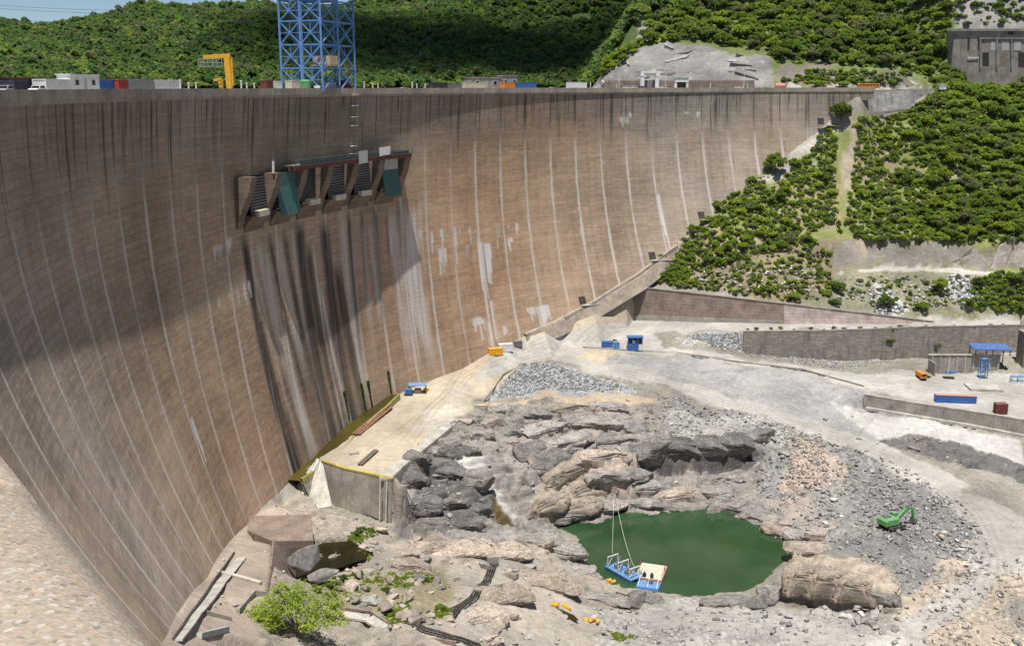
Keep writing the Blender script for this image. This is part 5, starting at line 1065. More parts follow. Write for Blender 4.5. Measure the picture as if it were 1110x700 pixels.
q, _ = cr(738, 6); t = local_empty('gate_booth', q, 'white gate booth with dark openings right of the portal gate', 'booth'); mb = MB(); mb.box(V3(q)+np.array([0, 0, 4.6]), (6.2, 4, 2.2)); mb.box(V3(q)+np.array([-2.6, 0, 1.9]), (1.0, 3.6, 3.6)); mb.box(V3(q)+np.array([2.6, 0, 1.9]), (1.0, 3.6, 3.6)); wb(mb, 'wall', M['white'], t)
mb = MB(); mb.box(V3(q)+np.array([0, .6, 1.9]), (4.0, 2, 3.4)); wb(mb, 'opening', M['dark'], t); mb = MB(); mb.box(V3(q)+np.array([0, 0, 5.8]), (7, 4.8, .25)); wb(mb, 'roof', M['white'], t)
t = local_empty('roadside_wall', WD(740, 94, 562), 'long brownish wall at the foot of the grey crag behind the far crest', 'wall'); T8 = [WD(655, 88, 563), WD(740, 88, 561), WD(818, 88, 560)]; wb(slab_wall(MB(), T8, [(p[0], p[1], -2) for p in T8], .5), 'wall_panel', M['conc_br'], t); wb(slab_wall(MB(), low(T8, .5), low(T8, .02), .8), 'coping', M['conc'], t)
t = make_car('salmon', 'pale red tanker truck parked near the right end of the crest', V3(cr(848, 6)[0]), 0, 'tanker_truck', 7.5)
mb = MB(); mb.tube((-3.6, 0, 1.9), (1.2, 0, 1.9), 1.15, 16); mb.build('tank', M['salmon'], t); mb = MB(); mb.box((2.7, 0, 1.7), (1.8, 2.2, 2.0)); mb.build('driver_cab', M['white'], t)
p = WD(941, 98, 558); t = make_car('orange', 'long orange bus on the road at the right end of the crest', (p[0], p[1], -1.2), -.1, 'bus', 10.5)
mb = MB(); mb.box((0, 0, 1.6), (10.4, 2.4, 2.0)); mb.build('coachwork', M['orange'], t, .1); t['category'] = 'bus'
for s_ in (-1, 1):
    for k in range(6): mb = MB(); mb.box((-4+k*1.6, s_*1.21, 1.95), (1.2, .05, .7)); mb.build('window', M['glass'], t)
p = WD(1021, 97, 566); box_thing('kiosk', (p[0], p[1], -1.5), 0, 3, 2.4, 2.6, 'white', 'tiny white kiosk where the crest road meets the trees', 'kiosk', None, 'cabin')
p = gp(882, 179, -45); o = box_thing('equipment_box', (p[0], p[1], p[2]), .1, 2.2, 1.4, 1.4, 'white', 'small white equipment box among bushes on the slope', 'box', None, 'container')

# ------------------------------------------------------------ things on the valley floor
def vbox(name, px, py, L, Wd, H, rz, mat, label, cat='container', group=None, parts='container', dz=-.1):
    p = gp(px, py, -105); return box_thing(name, (p[0], p[1], p[2]+dz), rz, L, Wd, H, mat, label, cat, group, parts)
vbox('shipping_container', 658, 376, 4.6, 2.5, 2.6, -.1, 'blue', 'small blue container left of the blue two tier cabin beside the road'); vbox('shipping_container', 668, 377, 2.6, 2.4, 2.7, -.1, 'bluelt', 'short light blue container touching the two tier cabin group')
p = gp(688, 379, -105); t = local_empty('site_office', p, 'blue two tier site office with open dark upper floor beside the road', 'cabin')
mb = MB(); bx(mb, p, (0, 0, 1.4), (6, 3, 2.8)); wb(mb, 'lower_unit', M['blue'], t); mb = MB(); bx(mb, p, (0, .2, 4.0), (5.6, 2.6, 2.2)); wb(mb, 'upper_unit', M['dark'], t); mb = MB(); bx(mb, p, (0, 0, 5.5), (6.6, 3.6, .5)); wb(mb, 'roof', M['blue'], t)
mb = MB()
for x_ in (-2.9, -1, 1, 2.9): mb.beam(V3(p)+np.array([x_, -1.5, 2.8]), V3(p)+np.array([x_, -1.5, 5.3]), .2)
wb(mb, 'post', M['bluelt'], t); mb = MB(); bx(mb, p, (2.2, -1.65, 1.3), (1.6, .3, 2.4)); wb(mb, 'door', M['white'], t); mb = MB(); bx(mb, p, (-.6, -1.55, 3.6), (1.4, .1, 1.2)); wb(mb, 'window', M['bluelt'], t)
vbox('shipping_container', 537, 384, 5.6, 2.5, 2.7, .25, 'yellow', 'yellow container at the foot of the dam beside the road'); vbox('shipping_container', 548, 380, 5.6, 2.6, 3.0, .25, 'white', 'white container right of the yellow one at the foot of the dam'); vbox('generator_set', 561, 375, 3.5, 2, 2.2, .3, 'steel', 'dark grey generator set right of the white container at the dam foot', 'generator')
vbox('long_container', 1035, 436, 14.2, 2.5, 2.9, -.14, 'blue', 'long blue container with salmon roof on the lower terrace'); 
o = bpy.data.objects['long_container']; mb = MB(); mb.box((0, 0, 2.93), (14, 2.4, .08)); mb.build('roof_sheet', M['salmon'], o)
p = gp(1084, 448, -111.5); t = local_empty('steel_tank', p, 'dark red box shaped steel tank right of the long blue container', 'tank'); mb = MB(); bx(mb, p, (0, 0, 2.0), (4, 2.6, 3.6)); wb(mb, 'shell', M['maroon'], t); mb = MB()
for z_ in (.6, 1.6, 2.6, 3.4): bx(mb, p, (0, 0, z_), (4.16, 2.76, .14))
wb(mb, 'rib', M['maroon'], t)
for k, (px_, lb) in enumerate(((1098,'blue and white drum tank, left of the pair at the right edge'),(1106,'blue and white drum tank, right of the pair at the right edge'))):
    p = gp(px_, 415, -111.5); t = local_empty('drum_tank', p, lb, 'tank', 'drum tanks at the right edge'); mb = MB(); mb.cyl(tuple(p), 1.3, 2.6, 18); wb(mb, 'drum', M['white'], t); mb = MB(); mb.cyl((p[0], p[1], p[2]+2.6), 1.25, .25, 18); wb(mb, 'lid', M['bluelt'], t); mb = MB(); mb.cyl((p[0], p[1], p[2]+1.1), 1.34, .3, 18); wb(mb, 'band', M['bluelt'], t)
vbox('flatbed', 1030, 404, 4.2, 2.4, 1.2, -.1, 'bluelt', 'low light blue skip in front of the pump house wall', 'skip'); vbox('steel_plate_stack', 1028, 410, 4, 2, .8, -.2, 'dark', 'low black stack of plates on the terrace', 'plates')
p = gp(1066, 419, -111.5); slab_at('concrete_pad', 1066, 421, 12, 8, .9, -.1, 'conc_lt', 'pale concrete pad in front of the blue stair tower', 'pad')
p = gp(998, 410, -111); t = local_empty('dump_truck', p, 'orange dump truck standing at the left end of the terrace yard', 'truck')
mb = MB(); bx(mb, p, (0, .6, 1.8), (2.4, 4.2, 1.5)); wb(mb, 'tipper_body', M['orange'], t); mb = MB(); bx(mb, p, (0, -2.4, 1.7), (2.3, 1.7, 2.1)); wb(mb, 'cab', M['orange'], t); mb = MB(); bx(mb, p, (0, -3.27, 2.1), (1.9, .06, .8)); wb(mb, 'windscreen', M['glass'], t); mb = MB(); bx(mb, p, (0, -.4, .8), (1.4, 6, .4)); wb(mb, 'chassis', M['dark'], t)
for y_ in (-2.3, .6, 1.9):
    for x_ in (-1.05, 1.05): mb = MB(); mb.tube(V3(p)+np.array([x_-.18, y_, .5]), V3(p)+np.array([x_+.18, y_, .5]), .5, 14); wb(mb, 'wheel', M['rubber'], t)
p = gp(448, 427, -108); t = local_empty('drill_rig', p, 'blue drill rig with sheet roof at the foot of the dam on the sandy apron', 'drill rig')
mb = MB(); bx(mb, p, (-1.6, -1, 1.3), (2.4, 2.2, 1.9)); wb(mb, 'engine', M['blue'], t); mb = MB(); bx(mb, p, (1.4, 1.6, 3.2), (6.4, 4, .2)); wb(mb, 'roof', M['towerblue'], t); mb = MB()
for x_ in (-1.6, 4.4):
    for y_ in (-.2, 3.4): mb.beam(V3(p)+np.array([x_, y_, 0]), V3(p)+np.array([x_, y_, 3.2]), .2)
wb(mb, 'post', M['dark'], t); mb = MB(); bx(mb, p, (1.6, 1.2, .9), (2.4, 2, 1.6)); wb(mb, 'pump', M['steel'], t); mb = MB(); bx(mb, p, (-1.6, -1, .3), (3, 2.6, .6)); wb(mb, 'track', M['dark'], t)
vbox('steel_skid', 427, 430, 4, 2, 1.2, .4, 'rust', 'rust red steel skid beside the blue drill rig', 'skid'); vbox('compressor', 462, 424, 2, 1.4, 1.2, .2, 'yellow', 'small yellow compressor right of the blue drill rig', 'compressor')
p = gp(457, 484, -109); t = local_empty('yellow_pump', p, 'small yellow wheeled pump on the sandy apron', 'pump'); mb = MB(); bx(mb, p, (0, 0, .9), (2.6, 1.2, .9)); wb(mb, 'body', M['yellow'], t)
for x_ in (-.9, .9): mb = MB(); mb.tube(V3(p)+np.array([x_, -.8, .45]), V3(p)+np.array([x_, .8, .45]), .45, 12); wb(mb, 'wheel', M['rubber'], t)
mb = MB(); mb.beam(V3(p)+np.array([1.2, 0, .8]), V3(p)+np.array([2.4, 0, .3]), .1); wb(mb, 'tow_bar', M['dark'], t)
p = gp(376, 461, -110); t = local_empty('submersible_pump', p, 'blue and white pump frame beside the mossy channel at the dam foot', 'pump'); mb = MB(); bx(mb, p, (0, 0, 1.4), (2.2, 1.6, 2)); wb(mb, 'body', M['bluelt'], t); mb = MB(); mb.beam(V3(p)+np.array([-1.4, 0, 0]), V3(p)+np.array([-1.0, 0, 4.4]), .3); mb.beam(V3(p)+np.array([-1.2, -.8, 0]), V3(p)+np.array([-.4, -.8, 4.2]), .3); wb(mb, 'frame', M['white'], t)
p = gp(313, 517, -112); t = local_empty('steel_prop', p, 'white steel prop leaning on the dam foot above the mossy kerb', 'prop'); mb = MB(); mb.beam(V3(p), V3(p)+np.array([-2.2, 1.0, 4.6]), .5); wb(mb, 'strut', M['white'], t); mb = MB(); bx(mb, p, (0, 0, .1), (1, 1, .3)); wb(mb, 'foot_plate', M['steel'], t)
# plants growing from weep holes low on the face
for k, (px_, y0, y1) in enumerate(((419,402,432),(391,416,446),(398,413,443),(372,424,455))):
    q = ray(px_, y0)
    for s_ in np.arange(150, 600, .5):
        P_ = q*s_; tt_, rr_ = polar(P_[0], P_[1])
        if rr_ > R-off(CREST-P_[2], tt_): break
    h_ = (y1-y0)/F*math.hypot(P_[0], P_[1])*1.05; d_ = CREST-P_[2]
    mb = MB(); rg = random.Random(k)
    for m_ in range(150):
        f_ = rg.random()**1.2; w_ = .28*(1-f_*.5)*(1 if f_ < .3 else .45); c_ = V3(face(tt_+(rg.random()-.5)*w_*3/308, d_+f_*h_, .2+rg.random()*w_)); s2 = .28
        a_, b_ = rg.uniform(0, 6.3), rg.uniform(-1, 1); e1 = np.array([math.cos(a_), math.sin(a_), .2])*s2; e2 = np.array([-math.sin(a_)*b_, math.cos(a_)*b_, 1])*s2
        mb.add([c_-e1-e2, c_+e1-e2, c_+e1+e2, c_-e1+e2], [(0, 1, 2, 3)])
    o = mb.build('weep_hole_plant', M['farleaf'][0]); at = o.data.attributes.new('lf', 'FLOAT', 'POINT'); at.data.foreach_set('value', np.repeat(RNG.random(150)*.4, 4).astype(np.float32))
    tag(o, ('narrow dark green plant hanging tallest on the dam foot near the drill rig','narrow dark green plant, left of the close pair on the dam foot','narrow dark green plant, right of the close pair on the dam foot','narrow dark plant above the blue and white pump frame')[k], 'plant', 'plants hanging from weep holes at the dam foot')
# raft with A-frames, barge and gangway on the pool
p0, p1 = W(662, 612, POOLZ+.6), W(690, 628, POOLZ+.6); dr = (p1-p0)/np.linalg.norm(p1-p0); nr = np.array([dr[1], -dr[0], 0]); Lr = np.linalg.norm(p1-p0); rz = math.atan2(dr[1], dr[0]); mid = (p0+p1)/2
t = empty('pump_raft', (mid[0], mid[1], POOLZ), rz, 'blue pump raft with three white frames floating on the green pool', 'raft')
mb = MB()
for y_ in (-1.7, 1.7): mb.tube((-Lr/2, y_, .25), (Lr/2, y_, .25), .55, 12)
mb.build('float', M['blue'], t); mb = MB(); mb.box((0, 0, .85), (Lr, 4.6, .25)); mb.build('deck', M['bluelt'], t)
for x_ in (-Lr*.42, -.2, Lr*.42):
    mb = MB(); 
    for y_ in (-1.9, 1.9): mb.beam((x_, y_, .98), (x_, y_, 3.9), .22)
    mb.beam((x_, -2.0, 3.9), (x_, 2.0, 3.9), .26); mb.beam((x_, -1.9, 1), (x_, 0, 3.8), .14); mb.beam((x_, 1.9, 1), (x_+1.2, 1.9, 3.6), .14); mb.build('hoist_frame', M['white'], t)
for x_ in (-Lr*.2, Lr*.2): mb = MB(); mb.box((x_, 0, 1.5), (1.8, 1.8, 1.0)); mb.cyl((x_, 0, 2.0), .5, .7, 12); mb.build('pump', M['steel'], t)
mb = MB()
for y_ in (-2.2, 2.2):
    mb.beam((-Lr/2, y_, 1.9), (Lr/2, y_, 1.9), .09)
    for x_ in np.linspace(-Lr/2, Lr/2, 9): mb.beam((x_, y_, .95), (x_, y_, 1.9), .08)
mb.build('railing', M['bluelt'], t); raft = t; RP0, RP1 = p0.copy(), p1.copy()
c_ = W(706, 619, POOLZ+.8); t = empty('work_barge', (c_[0], c_[1], POOLZ), -.32, 'square tan decked barge moored beside the blue pump raft', 'barge')
mb = MB(); mb.box((0, 0, .3), (7.6, 9.5, 1.0)); mb.build('hull', M['salmon'], t); mb = MB(); mb.box((0, 0, .85), (7.2, 9.1, .12)); mb.build('deck', M['cream'], t)
mb = MB()
for x_, y_ in ((-3.6, 4.5), (3.6, 4.5), (3.6, 1), (-3.6, 1)): mb.beam((x_, y_, .8), (x_, y_, 2.6), .14)
mb.beam((-3.6, 4.5, 2.4), (-3.6, 1, 2.4), .1); mb.beam((3.6, 4.5, 2.4), (3.6, -4, 2.0), .1); mb.build('rail_post', M['maroon'], t)
for k, (x_, y_, mt) in enumerate(((-2.6, -3.4, 'white'), (-1.2, -3.9, 'navy'), (.9, -4.0, 'dark'))): mb = MB(); mb.box((x_, y_, 1.4), (.9, .8, 1.0)); mb.cyl((x_, y_, 1.9), .25, .5, 10); mb.build('winch', M[mt], t)
c_ = W(703, 633, POOLZ+.8); t = empty('pontoon', (c_[0], c_[1], POOLZ), -.32, 'small blue pontoon between barge and shore', 'pontoon')
mb = MB(); mb.box((0, 0, .3), (6.2, 4.4, .9)); mb.build('float', M['bluelt'], t); mb = MB(); mb.box((0, 0, .83), (5.8, 4.0, .12)); mb.build('deck', M['bluelt'], t); mb = MB()
for x_ in (-2.6, 0, 2.6): mb.beam((x_, -1.8, .9), (x_, 1.8, 2.4), .18)
mb.build('brace', M['white'], t); mb = MB(); mb.box((.4, .6, 1.4), (1.4, 1.2, 1.0)); mb.build('pump', M['steel'], t)
for k, (px_, py_, lb) in enumerate(((660,629,'yellow float, left of the pair by the shore of the pool'),(664.5,630.5,'yellow float, right of the pair by the shore of the pool'))):
    p = W(px_, py_, POOLZ+.2); t = empty('mooring_float', (p[0], p[1], POOLZ), .6, lb, 'float', 'yellow floats by the shore'); mb = MB(); mb.tube((-.7, 0, .3), (.7, 0, .3), .5, 12); mb.build('drum', M['yellow'], t); mb = MB(); mb.tube((0, 0, .8), (0, 0, 1.1), .12, 6); mb.build('eye', M['steel'], t)
def cable(name, a, b, sag, r, mat, label, cat='cable', group=None, n=14):
    a, b = V3(a), V3(b); P = [a+(b-a)*k/n-np.array([0, 0, sag*4*(k/n)*(1-k/n)]) for k in range(n+1)]; mb = MB(); mb.path(P, r, 5); return tag(mb.build(name, M[mat]), label, cat, group)
top_ = gp(667, 536, -128)+np.array([0, 0, .3])
cable('mooring_rope', top_, V3(RP1)+np.array([-.6, .3, 3.6]), 3, .06, 'white', 'pale rope sloping from the rock ledge to the pump raft', 'rope'); cable('mooring_rope', top_+np.array([-.5, 0, 0]), V3(RP0)+np.array([.4, .2, 3.4]), 4, .045, 'white', 'thin rope dropping from the rock ledge to the left end of the pump raft', 'rope')
# green shovel on the rubble
p = gp(967, 571, -128); t = empty('excavator', (p[0], p[1], p[2]-.1), math.radians(24), 'green excavator with dark tracks standing on the grey rubble', 'excavator')
for y_ in (-1.9, 1.9):
    mb = MB(); pr = [(-3, .5), (-2.6, 0), (2.6, 0), (3, .5), (2.7, 1.1), (-2.7, 1.1)]; mb.prism([(x, y_-.4, z) for x, z in pr], (0, .8, 0)); tr = mb.build('track', M['rubber'], t)
    for x_ in (-2, -.7, .7, 2): mb = MB(); mb.tube((x_, y_-.45, .5), (x_, y_+.45, .5), .35, 10); mb.build('roller', M['steel'], tr)
mb = MB(); mb.box((0, 0, 1.05), (2.4, 3.0, .5)); mb.build('undercarriage', M['dark'], t)
mb = MB(); mb.box((-1.4, 0, 2.4), (4.2, 3.8, 1.9)); mb.build('engine_house', M['green'], t, .12); mb = MB(); mb.box((-3.7, 0, 2.3), (.9, 3.9, 1.7)); mb.build('counterweight', M['green'], t, .15); mb = MB(); mb.box((-1.9, .6, 3.5), (2.2, 1.8, .35)); mb.build('engine_cover', M['steel'], t)
mb = MB(); mb.box((1.5, 1.2, 2.8), (1.7, 1.5, 2.3)); cb = mb.build('cab', M['green'], t, .08); mb = MB(); mb.box((1.5, 1.2, 3.05), (1.74, 1.3, 1.2)); mb.build('cab_window', M['glass'], cb)
mb = MB(); mb.beam((1.2, -.4, 2.4), (4.6, -.4, 5.2), .8, 1.0); mb.beam((4.5, -.4, 5.2), (6.8, -.4, 4.8), .7, .85); mb.build('boom', M['green'], t); mb = MB(); mb.beam((6.7, -.4, 5.0), (7.4, -.4, 1.8), .55, .7); mb.build('stick', M['green'], t)
mb = MB(); mb.prism([(7.0, -1.2, 1.9), (8.1, -1.2, 1.6), (8.0, -1.2, .4), (6.9, -1.2, .5)], (0, 1.6, 0)); mb.build('bucket', M['steel'], t); mb = MB(); mb.tube((1.6, -.4, 2.0), (4.0, -.4, 4.4), .16, 8); mb.tube((4.0, -.4, 5.9), (6.6, -.4, 5.7), .14, 8); mb.build('ram', M['steel'], t); t.scale = (1.05, 1.05, 1.05)
# hoses, rails and pipes in the foreground
def hose(name, pts, r, mat, label, cat, n=1, gap=.5, lift=.3, parts=False):
    P = densify([V3(gp(x, y, -115)) for x, y in pts], 2.0); P = [np.array([a[0], a[1], zat(a[0], a[1])+lift]) for a in P]
    for _ in range(3): P = [P[0]]+[np.array([b[0], b[1], max(b[2], (a[2]+b[2]+c[2])/3)]) for a, b, c in zip(P[:-2], P[1:-1], P[2:])]+[P[-1]]
    d = P[-1]-P[0]; nn = np.array([-d[1], d[0], 0]); nn /= np.linalg.norm(nn); t = local_empty(name, P[0], label, cat)
    for k in range(n): mb = MB(); mb.path([p_+nn*gap*(k-(n-1)/2) for p_ in P], r, 6); wb(mb, 'pipe' if n > 1 or parts else 'line', M[mat], t)
    return t, P, nn
t, P, nn = hose('hose_bundle', [(535,612),(528,632),(512,650),(497,660),(487,672)], .2, 'dark', 'bundle of black hoses running down the rock between the walkway and a concrete block', 'hoses', 4, .55)
slab_at('hose_anchor', 534, 610, 3, 2, 2.2, .2, 'conc', 'square grey concrete block at the top of the black hoses', 'block')
t, P, nn = hose('pipe_track', [(432,674),(460,684),(490,693),(520,702)], .25, 'dark', 'dark pipes on sleepers beside the pale walkway at the bottom edge', 'pipes', 3, .9)
mb = MB()
for p_ in P[::1]: mb.beam(p_-nn*1.8-np.array([0, 0, .35]), p_+nn*1.8-np.array([0, 0, .35]), .3)
wb(mb, 'sleeper', M['mattgrey'], t)
kerbline('walkway', [(372,668),(400,675),(440,688),(470,698),(490,706)], -108, 'pale concrete walkway with a kerb at the bottom of the picture', 'walkway', 2.6, .5, 'conc_lt')
kerbline('walkway_kerb', [(374,663),(402,670),(442,683),(474,694),(494,701)], -108, 'brown concrete kerb along the pale walkway at the bottom of the picture', 'kerb', .5, 1.3, 'conc_pk')
hose('water_pipe', [(440,532),(470,533),(495,534),(520,531)], .15, 'mattgrey', 'thin pale pipe crossing the dark rock beside the training wall', 'pipe', 1, 0, .5)
hose('steel_rail', [(668,643),(682,647)], .25, 'bark', 'short dark rail lying on the shore below the raft', 'rail', 1, 0, .3)
pond('brown_pond', [(589,660),(596,657),(606,659),(622,666),(628,672),(616,672),(600,668)], -125.2, M['pond'])
for k, (px_, py_, lb) in enumerate(((601,657,'yellow bundle at the left end of the small brown pond'),(614,659,'yellow bundle beside the small brown pond'),(640,675,'largest yellow bundle lying on the rock right of the small brown pond'))):
    p = gp(px_, py_, -124); rg = random.Random(k); mb = MB()
    for m_ in range(5 if k < 2 else 9): mb.box(V3(p)+np.array([rg.uniform(-1, 1)*(1 if k < 2 else 2.2), rg.uniform(-.8, .8), .4+rg.random()*.3]), (rg.uniform(.6, 1.2), rg.uniform(.5, .9), .6), rg.random()*3, rg.random()*.5)
    tag(mb.build('tarpaulin_bundle', M['yellow'], None, .08), lb, 'bundle', 'yellow bundles by the brown pond')
p = gp(571, 610, -124); o = slab_at('blue_sheet', 571, 612, 5, 2.6, .25, -.6, 'bluelt', 'grey blue sheet lying in a crack of the rock left of the pool', 'sheet'); o.data.materials[0] = M['grey']
# power lines over the left hill
for k, (y0, y1) in enumerate(((3, 6), (6.5, 9.5), (18, 20))):
    cable('power_line', WD(-40, y0, 520), WD(312, y1, 560), 3.0, .07, 'dark', ('top', 'second', 'lowest')[k]+' thin power line crossing the sky and hill at the upper left', 'power line', 'power lines over the left hill', 30)
# ------------------------------------------------------------ trees and bushes
def crown_np(rg, n, lobes=7, ls=.15, flat=.8, lobe_r=(.38, .62), up=.35):
    """leaf clumps on overlapping lobes; unit crown radius, base of crown at z=0"""
    L = []
    for k in range(lobes):
        a = rg.random()*2*PI; rr_ = .78*math.sqrt(rg.random()); L.append((math.cos(a)*rr_, math.sin(a)*rr_, .45*flat+rg.random()*.75*flat*(1-rr_*.6), rg.uniform(*lobe_r)))
    L.append((0, 0, .7*flat, .42)); L = np.array(L); li = rg.integers(0, len(L), n); d = rg.normal(size=(n, 3)); d /= np.linalg.norm(d, axis=1)[:, None]; d[:, 2] = np.where(d[:, 2] < -.4, -d[:, 2]*.6, d[:, 2])
    r = L[li, 3]*rg.uniform(.72, 1.08, n); c = L[li, :3]+d*r[:, None]*np.array([1, 1, flat])
    nn = d*.4+rg.normal(size=(n, 3))*.75; nn[:, 2] = np.abs(nn[:, 2])+up; nn /= np.linalg.norm(nn, axis=1)[:, None]
    a = np.cross(nn, rg.normal(size=(n, 3))); a /= np.linalg.norm(a, axis=1)[:, None]+1e-9; b = np.cross(nn, a); s = ls*rg.uniform(.55, 1.25, n)[:, None]
    V = np.stack([c-a*s-b*s*.55, c+a*s*.7-b*s*.75, c+a*s*1.05+b*s*.5, c-a*s*.6+b*s*.8], 1).reshape(-1, 3)
    lb = rg.random(len(L)); lf = np.clip(lb[li]*.55+rg.random(n)*.45, 0, 1)
    return V, np.arange(4*n).reshape(-1, 4), np.repeat(lf, 4)
def tube_np(p, q, r0, r1, n=6):
    p, q = np.array(p, float), np.array(q, float); a = (q-p)/np.linalg.norm(q-p); u = np.cross(a, [.3, .9, .1]); u /= np.linalg.norm(u); w = np.cross(a, u)
    t = np.arange(n)*2*PI/n; e = np.cos(t)[:, None]*u+np.sin(t)[:, None]*w; V = np.concatenate([p+e*r0, q+e*r1]); k = np.arange(n); return V, np.stack([k, (k+1) % n, n+(k+1) % n, n+k], 1)
def tree_mesh(name, seed, n, mat, lobes=7, ls=.15, flat=.8, trunk=.45, **kw):
    rg = np.random.default_rng(seed); V, Fq, lf = crown_np(rg, n, lobes, ls, flat, **kw); V[:, 2] += trunk*.7
    parts = [(V, Fq)]; tb = [tube_np((0, 0, -.5), (0, 0, trunk+.5), .07, .045)]
    for k in range(4): a = rg.random()*6.3; tb.append(tube_np((0, 0, trunk*.6), (math.cos(a)*.45, math.sin(a)*.45, trunk+.55), .04, .015))
    allV = [V]; allF = [Fq]; o_ = len(V)
    for v, f in tb: allV.append(v); allF.append(f+o_); o_ += len(v)
    V = np.concatenate(allV); Fa = np.concatenate(allF); me_o = mesh_np(name, V, Fa, mat, attrs={'lf': np.concatenate([lf, np.zeros(len(V)-len(lf))])})
    me = me_o.data; me.materials.append(M['bark']); mi = np.zeros(len(Fa), np.int32); mi[len(Fq):] = 1; me.polygons.foreach_set('material_index', mi); bpy.data.objects.remove(me_o); return me
KIND = [tree_mesh('tree', 100+i, 1500, M['leaf'][k], lobes=9+i % 4, ls=.082, lobe_r=(.2, .46), flat=(.78, .95, .68)[i % 3], trunk=.3) for k in range(4) for i in range(4)]   # 4 colours x 4 shapes
# where they grow, in photograph columns/rows: polygon, count tried, radius, colour weights, group, where
ZV = [
 ([(690,303),(740,262),(790,215),(850,175),(890,142),(925,128),(985,122),(1015,104),(1000,160),(1010,262),(905,262),(830,275),(740,300)], 5200, (1.2, 3.5), (.08,.40,.42,.1), 0),
 ([(985,122),(1020,100),(1115,66),(1115,262),(1000,262),(1000,160)], 3600, (2.2, 4.8), (.2,.45,.25,.1), 0),
 ([(700,306),(740,272),(830,264),(900,266),(900,325),(850,326)], 620, (.9, 2.0), (.15,.35,.3,.2), 0),
 ([(693,305),(705,290),(735,280),(750,300),(735,309)], 500, (1.6, 2.8), (0,.4,.6,0), 0),
 ([(1046,332),(1060,305),(1080,297),(1115,297),(1115,340),(1070,338)], 900, (1.8, 3.4), (.4,.45,.1,.05), 0),
 ([(905,322),(930,300),(1040,300),(1050,330),(960,335)], 90, (.8, 1.6), (.3,.3,.2,.2), 0),
 ([(692,50),(727,-4),(1030,-30),(1026,76),(1010,90),(990,76),(930,72),(880,70),(842,68),(828,56),(745,44)], 5200, (3.0, 6.0), (.25,.4,.15,.2), 1),
 ([(648,80),(664,62),(690,48),(705,46),(690,56),(672,70),(655,84)], 500, (2.4, 4.2), (.1,.4,.5,0), 1),
 ([(845,90),(880,76),(990,80),(985,94),(940,93)], 240, (1.4, 2.8), (.3,.4,.2,.1), 1),
 ([(1028,72),(1115,74),(1115,98),(1015,100)], 800, (2.6, 4.6), (.35,.5,.1,.05), 1),
 ([(1034,-20),(1115,-20),(1115,26),(1034,28)], 90, (1.5, 3.2), (.4,.4,.1,.1), 1),
]
BARE = [[(909,128),(930,128),(925,185),(919,230),(928,268),(914,268),(904,205)], [(878,140),(892,133),(884,160),(838,203),(824,202)], [(1000,186),(1050,190),(1045,197),(1000,192)], [(880,255),(905,240),(915,262),(895,275)], [(960,176),(1012,182),(1010,187),(960,181)]]
def inp(x, y, poly):
    r = False; n = len(poly)
    for i in range(n):
        x1, y1 = poly[i]; x2, y2 = poly[(i+1) % n]
        if (y1 > y) != (y2 > y) and x < (x2-x1)*(y-y1)/(y2-y1)+x1: r = not r
    return r
def surf(px, py, lo=380):               # ground under a pixel on the slopes
    r = ray(px, py); r = r/math.hypot(r[0], r[1]); pv = None
    for s in np.arange(lo, 1500, 3.):
        P = r*s
        if P[2] < zat(P[0], P[1]):
            if pv is None: return P
            a_, b_ = pv, P
            for _ in range(5):
                m_ = (a_+b_)/2
                if m_[2] < zat(m_[0], m_[1]): b_ = m_
                else: a_ = m_
            return b_
        pv = P
    return None
cells = {}; FOUND = []
rgv = random.Random(5)
for poly, cnt, (ra, rb), wts, grp in ZV:
    xs = [p[0] for p in poly]; ys = [p[1] for p in poly]; x0, x1, y0, y1 = min(xs), max(xs), min(ys), max(ys)
    if cnt > 1500: cnt = int(cnt*.62)
    for _ in range(cnt):
        x, y = rgv.uniform(x0, x1), rgv.uniform(y0, y1)
        if not inp(x, y, poly) or any(inp(x, y, b_) for b_ in BARE): continue
        r_ = ra+(rb-ra)*rgv.random()**1.6; P = surf(x, y)
        if P is None: continue
        cx, cy = int(P[0]//7), int(P[1]//7); ok = True
        for i in (-1, 0, 1):
            for j in (-1, 0, 1):
                for (qx, qy, qr) in cells.get((cx+i, cy+j), ()):
                    if (qx-P[0])**2+(qy-P[1])**2 < ((qr+r_)*(.60 if grp == 0 and ra < 2 else .50))**2: ok = False
        if not ok: continue
        cells.setdefault((cx, cy), []).append((P[0], P[1], r_)); FOUND.append((r_/np.linalg.norm(P), P, r_, rgv.choices(range(4), wts)[0], grp))
FOUND.sort(key=lambda q: -q[0])
LAB = [['dense dark green bushy tree on the slope right of the dam', 'mid green bushy tree on the slope right of the dam', 'bright yellow green bushy tree on the slope right of the dam', 'dull olive bushy tree on the slope right of the dam'],
       ['dense dark green tree on the hill above the right end of the crest', 'mid green tree on the hill above the right end of the crest', 'bright yellow green tree on the hill above the right end of the crest', 'dull olive tree on the hill above the right end of the crest']]
GRN = ['dark green', 'mid green', 'bright green', 'olive']
def plant(me, P, r_, hs, label, cat, group, name='bushy_tree', rz=None):
    o = bpy.data.objects.new(name, me); COL.objects.link(o); o.location = (P[0], P[1], zat(P[0], P[1])-.2); o.scale = (r_, r_*rgv.uniform(.85, 1.15), r_*hs); o.rotation_euler = (0, 0, rgv.random()*6.3 if rz is None else rz); return tag(o, label, cat, group)
for k, (_, P, r_, kd, grp) in enumerate(FOUND[:285]): plant(KIND[kd*4+rgv.randrange(4)], P, r_, rgv.uniform(.85, 1.25), LAB[grp][kd], 'tree', GRN[kd]+(' trees on the hill above the crest' if grp else ' trees on the slope right of the dam'))
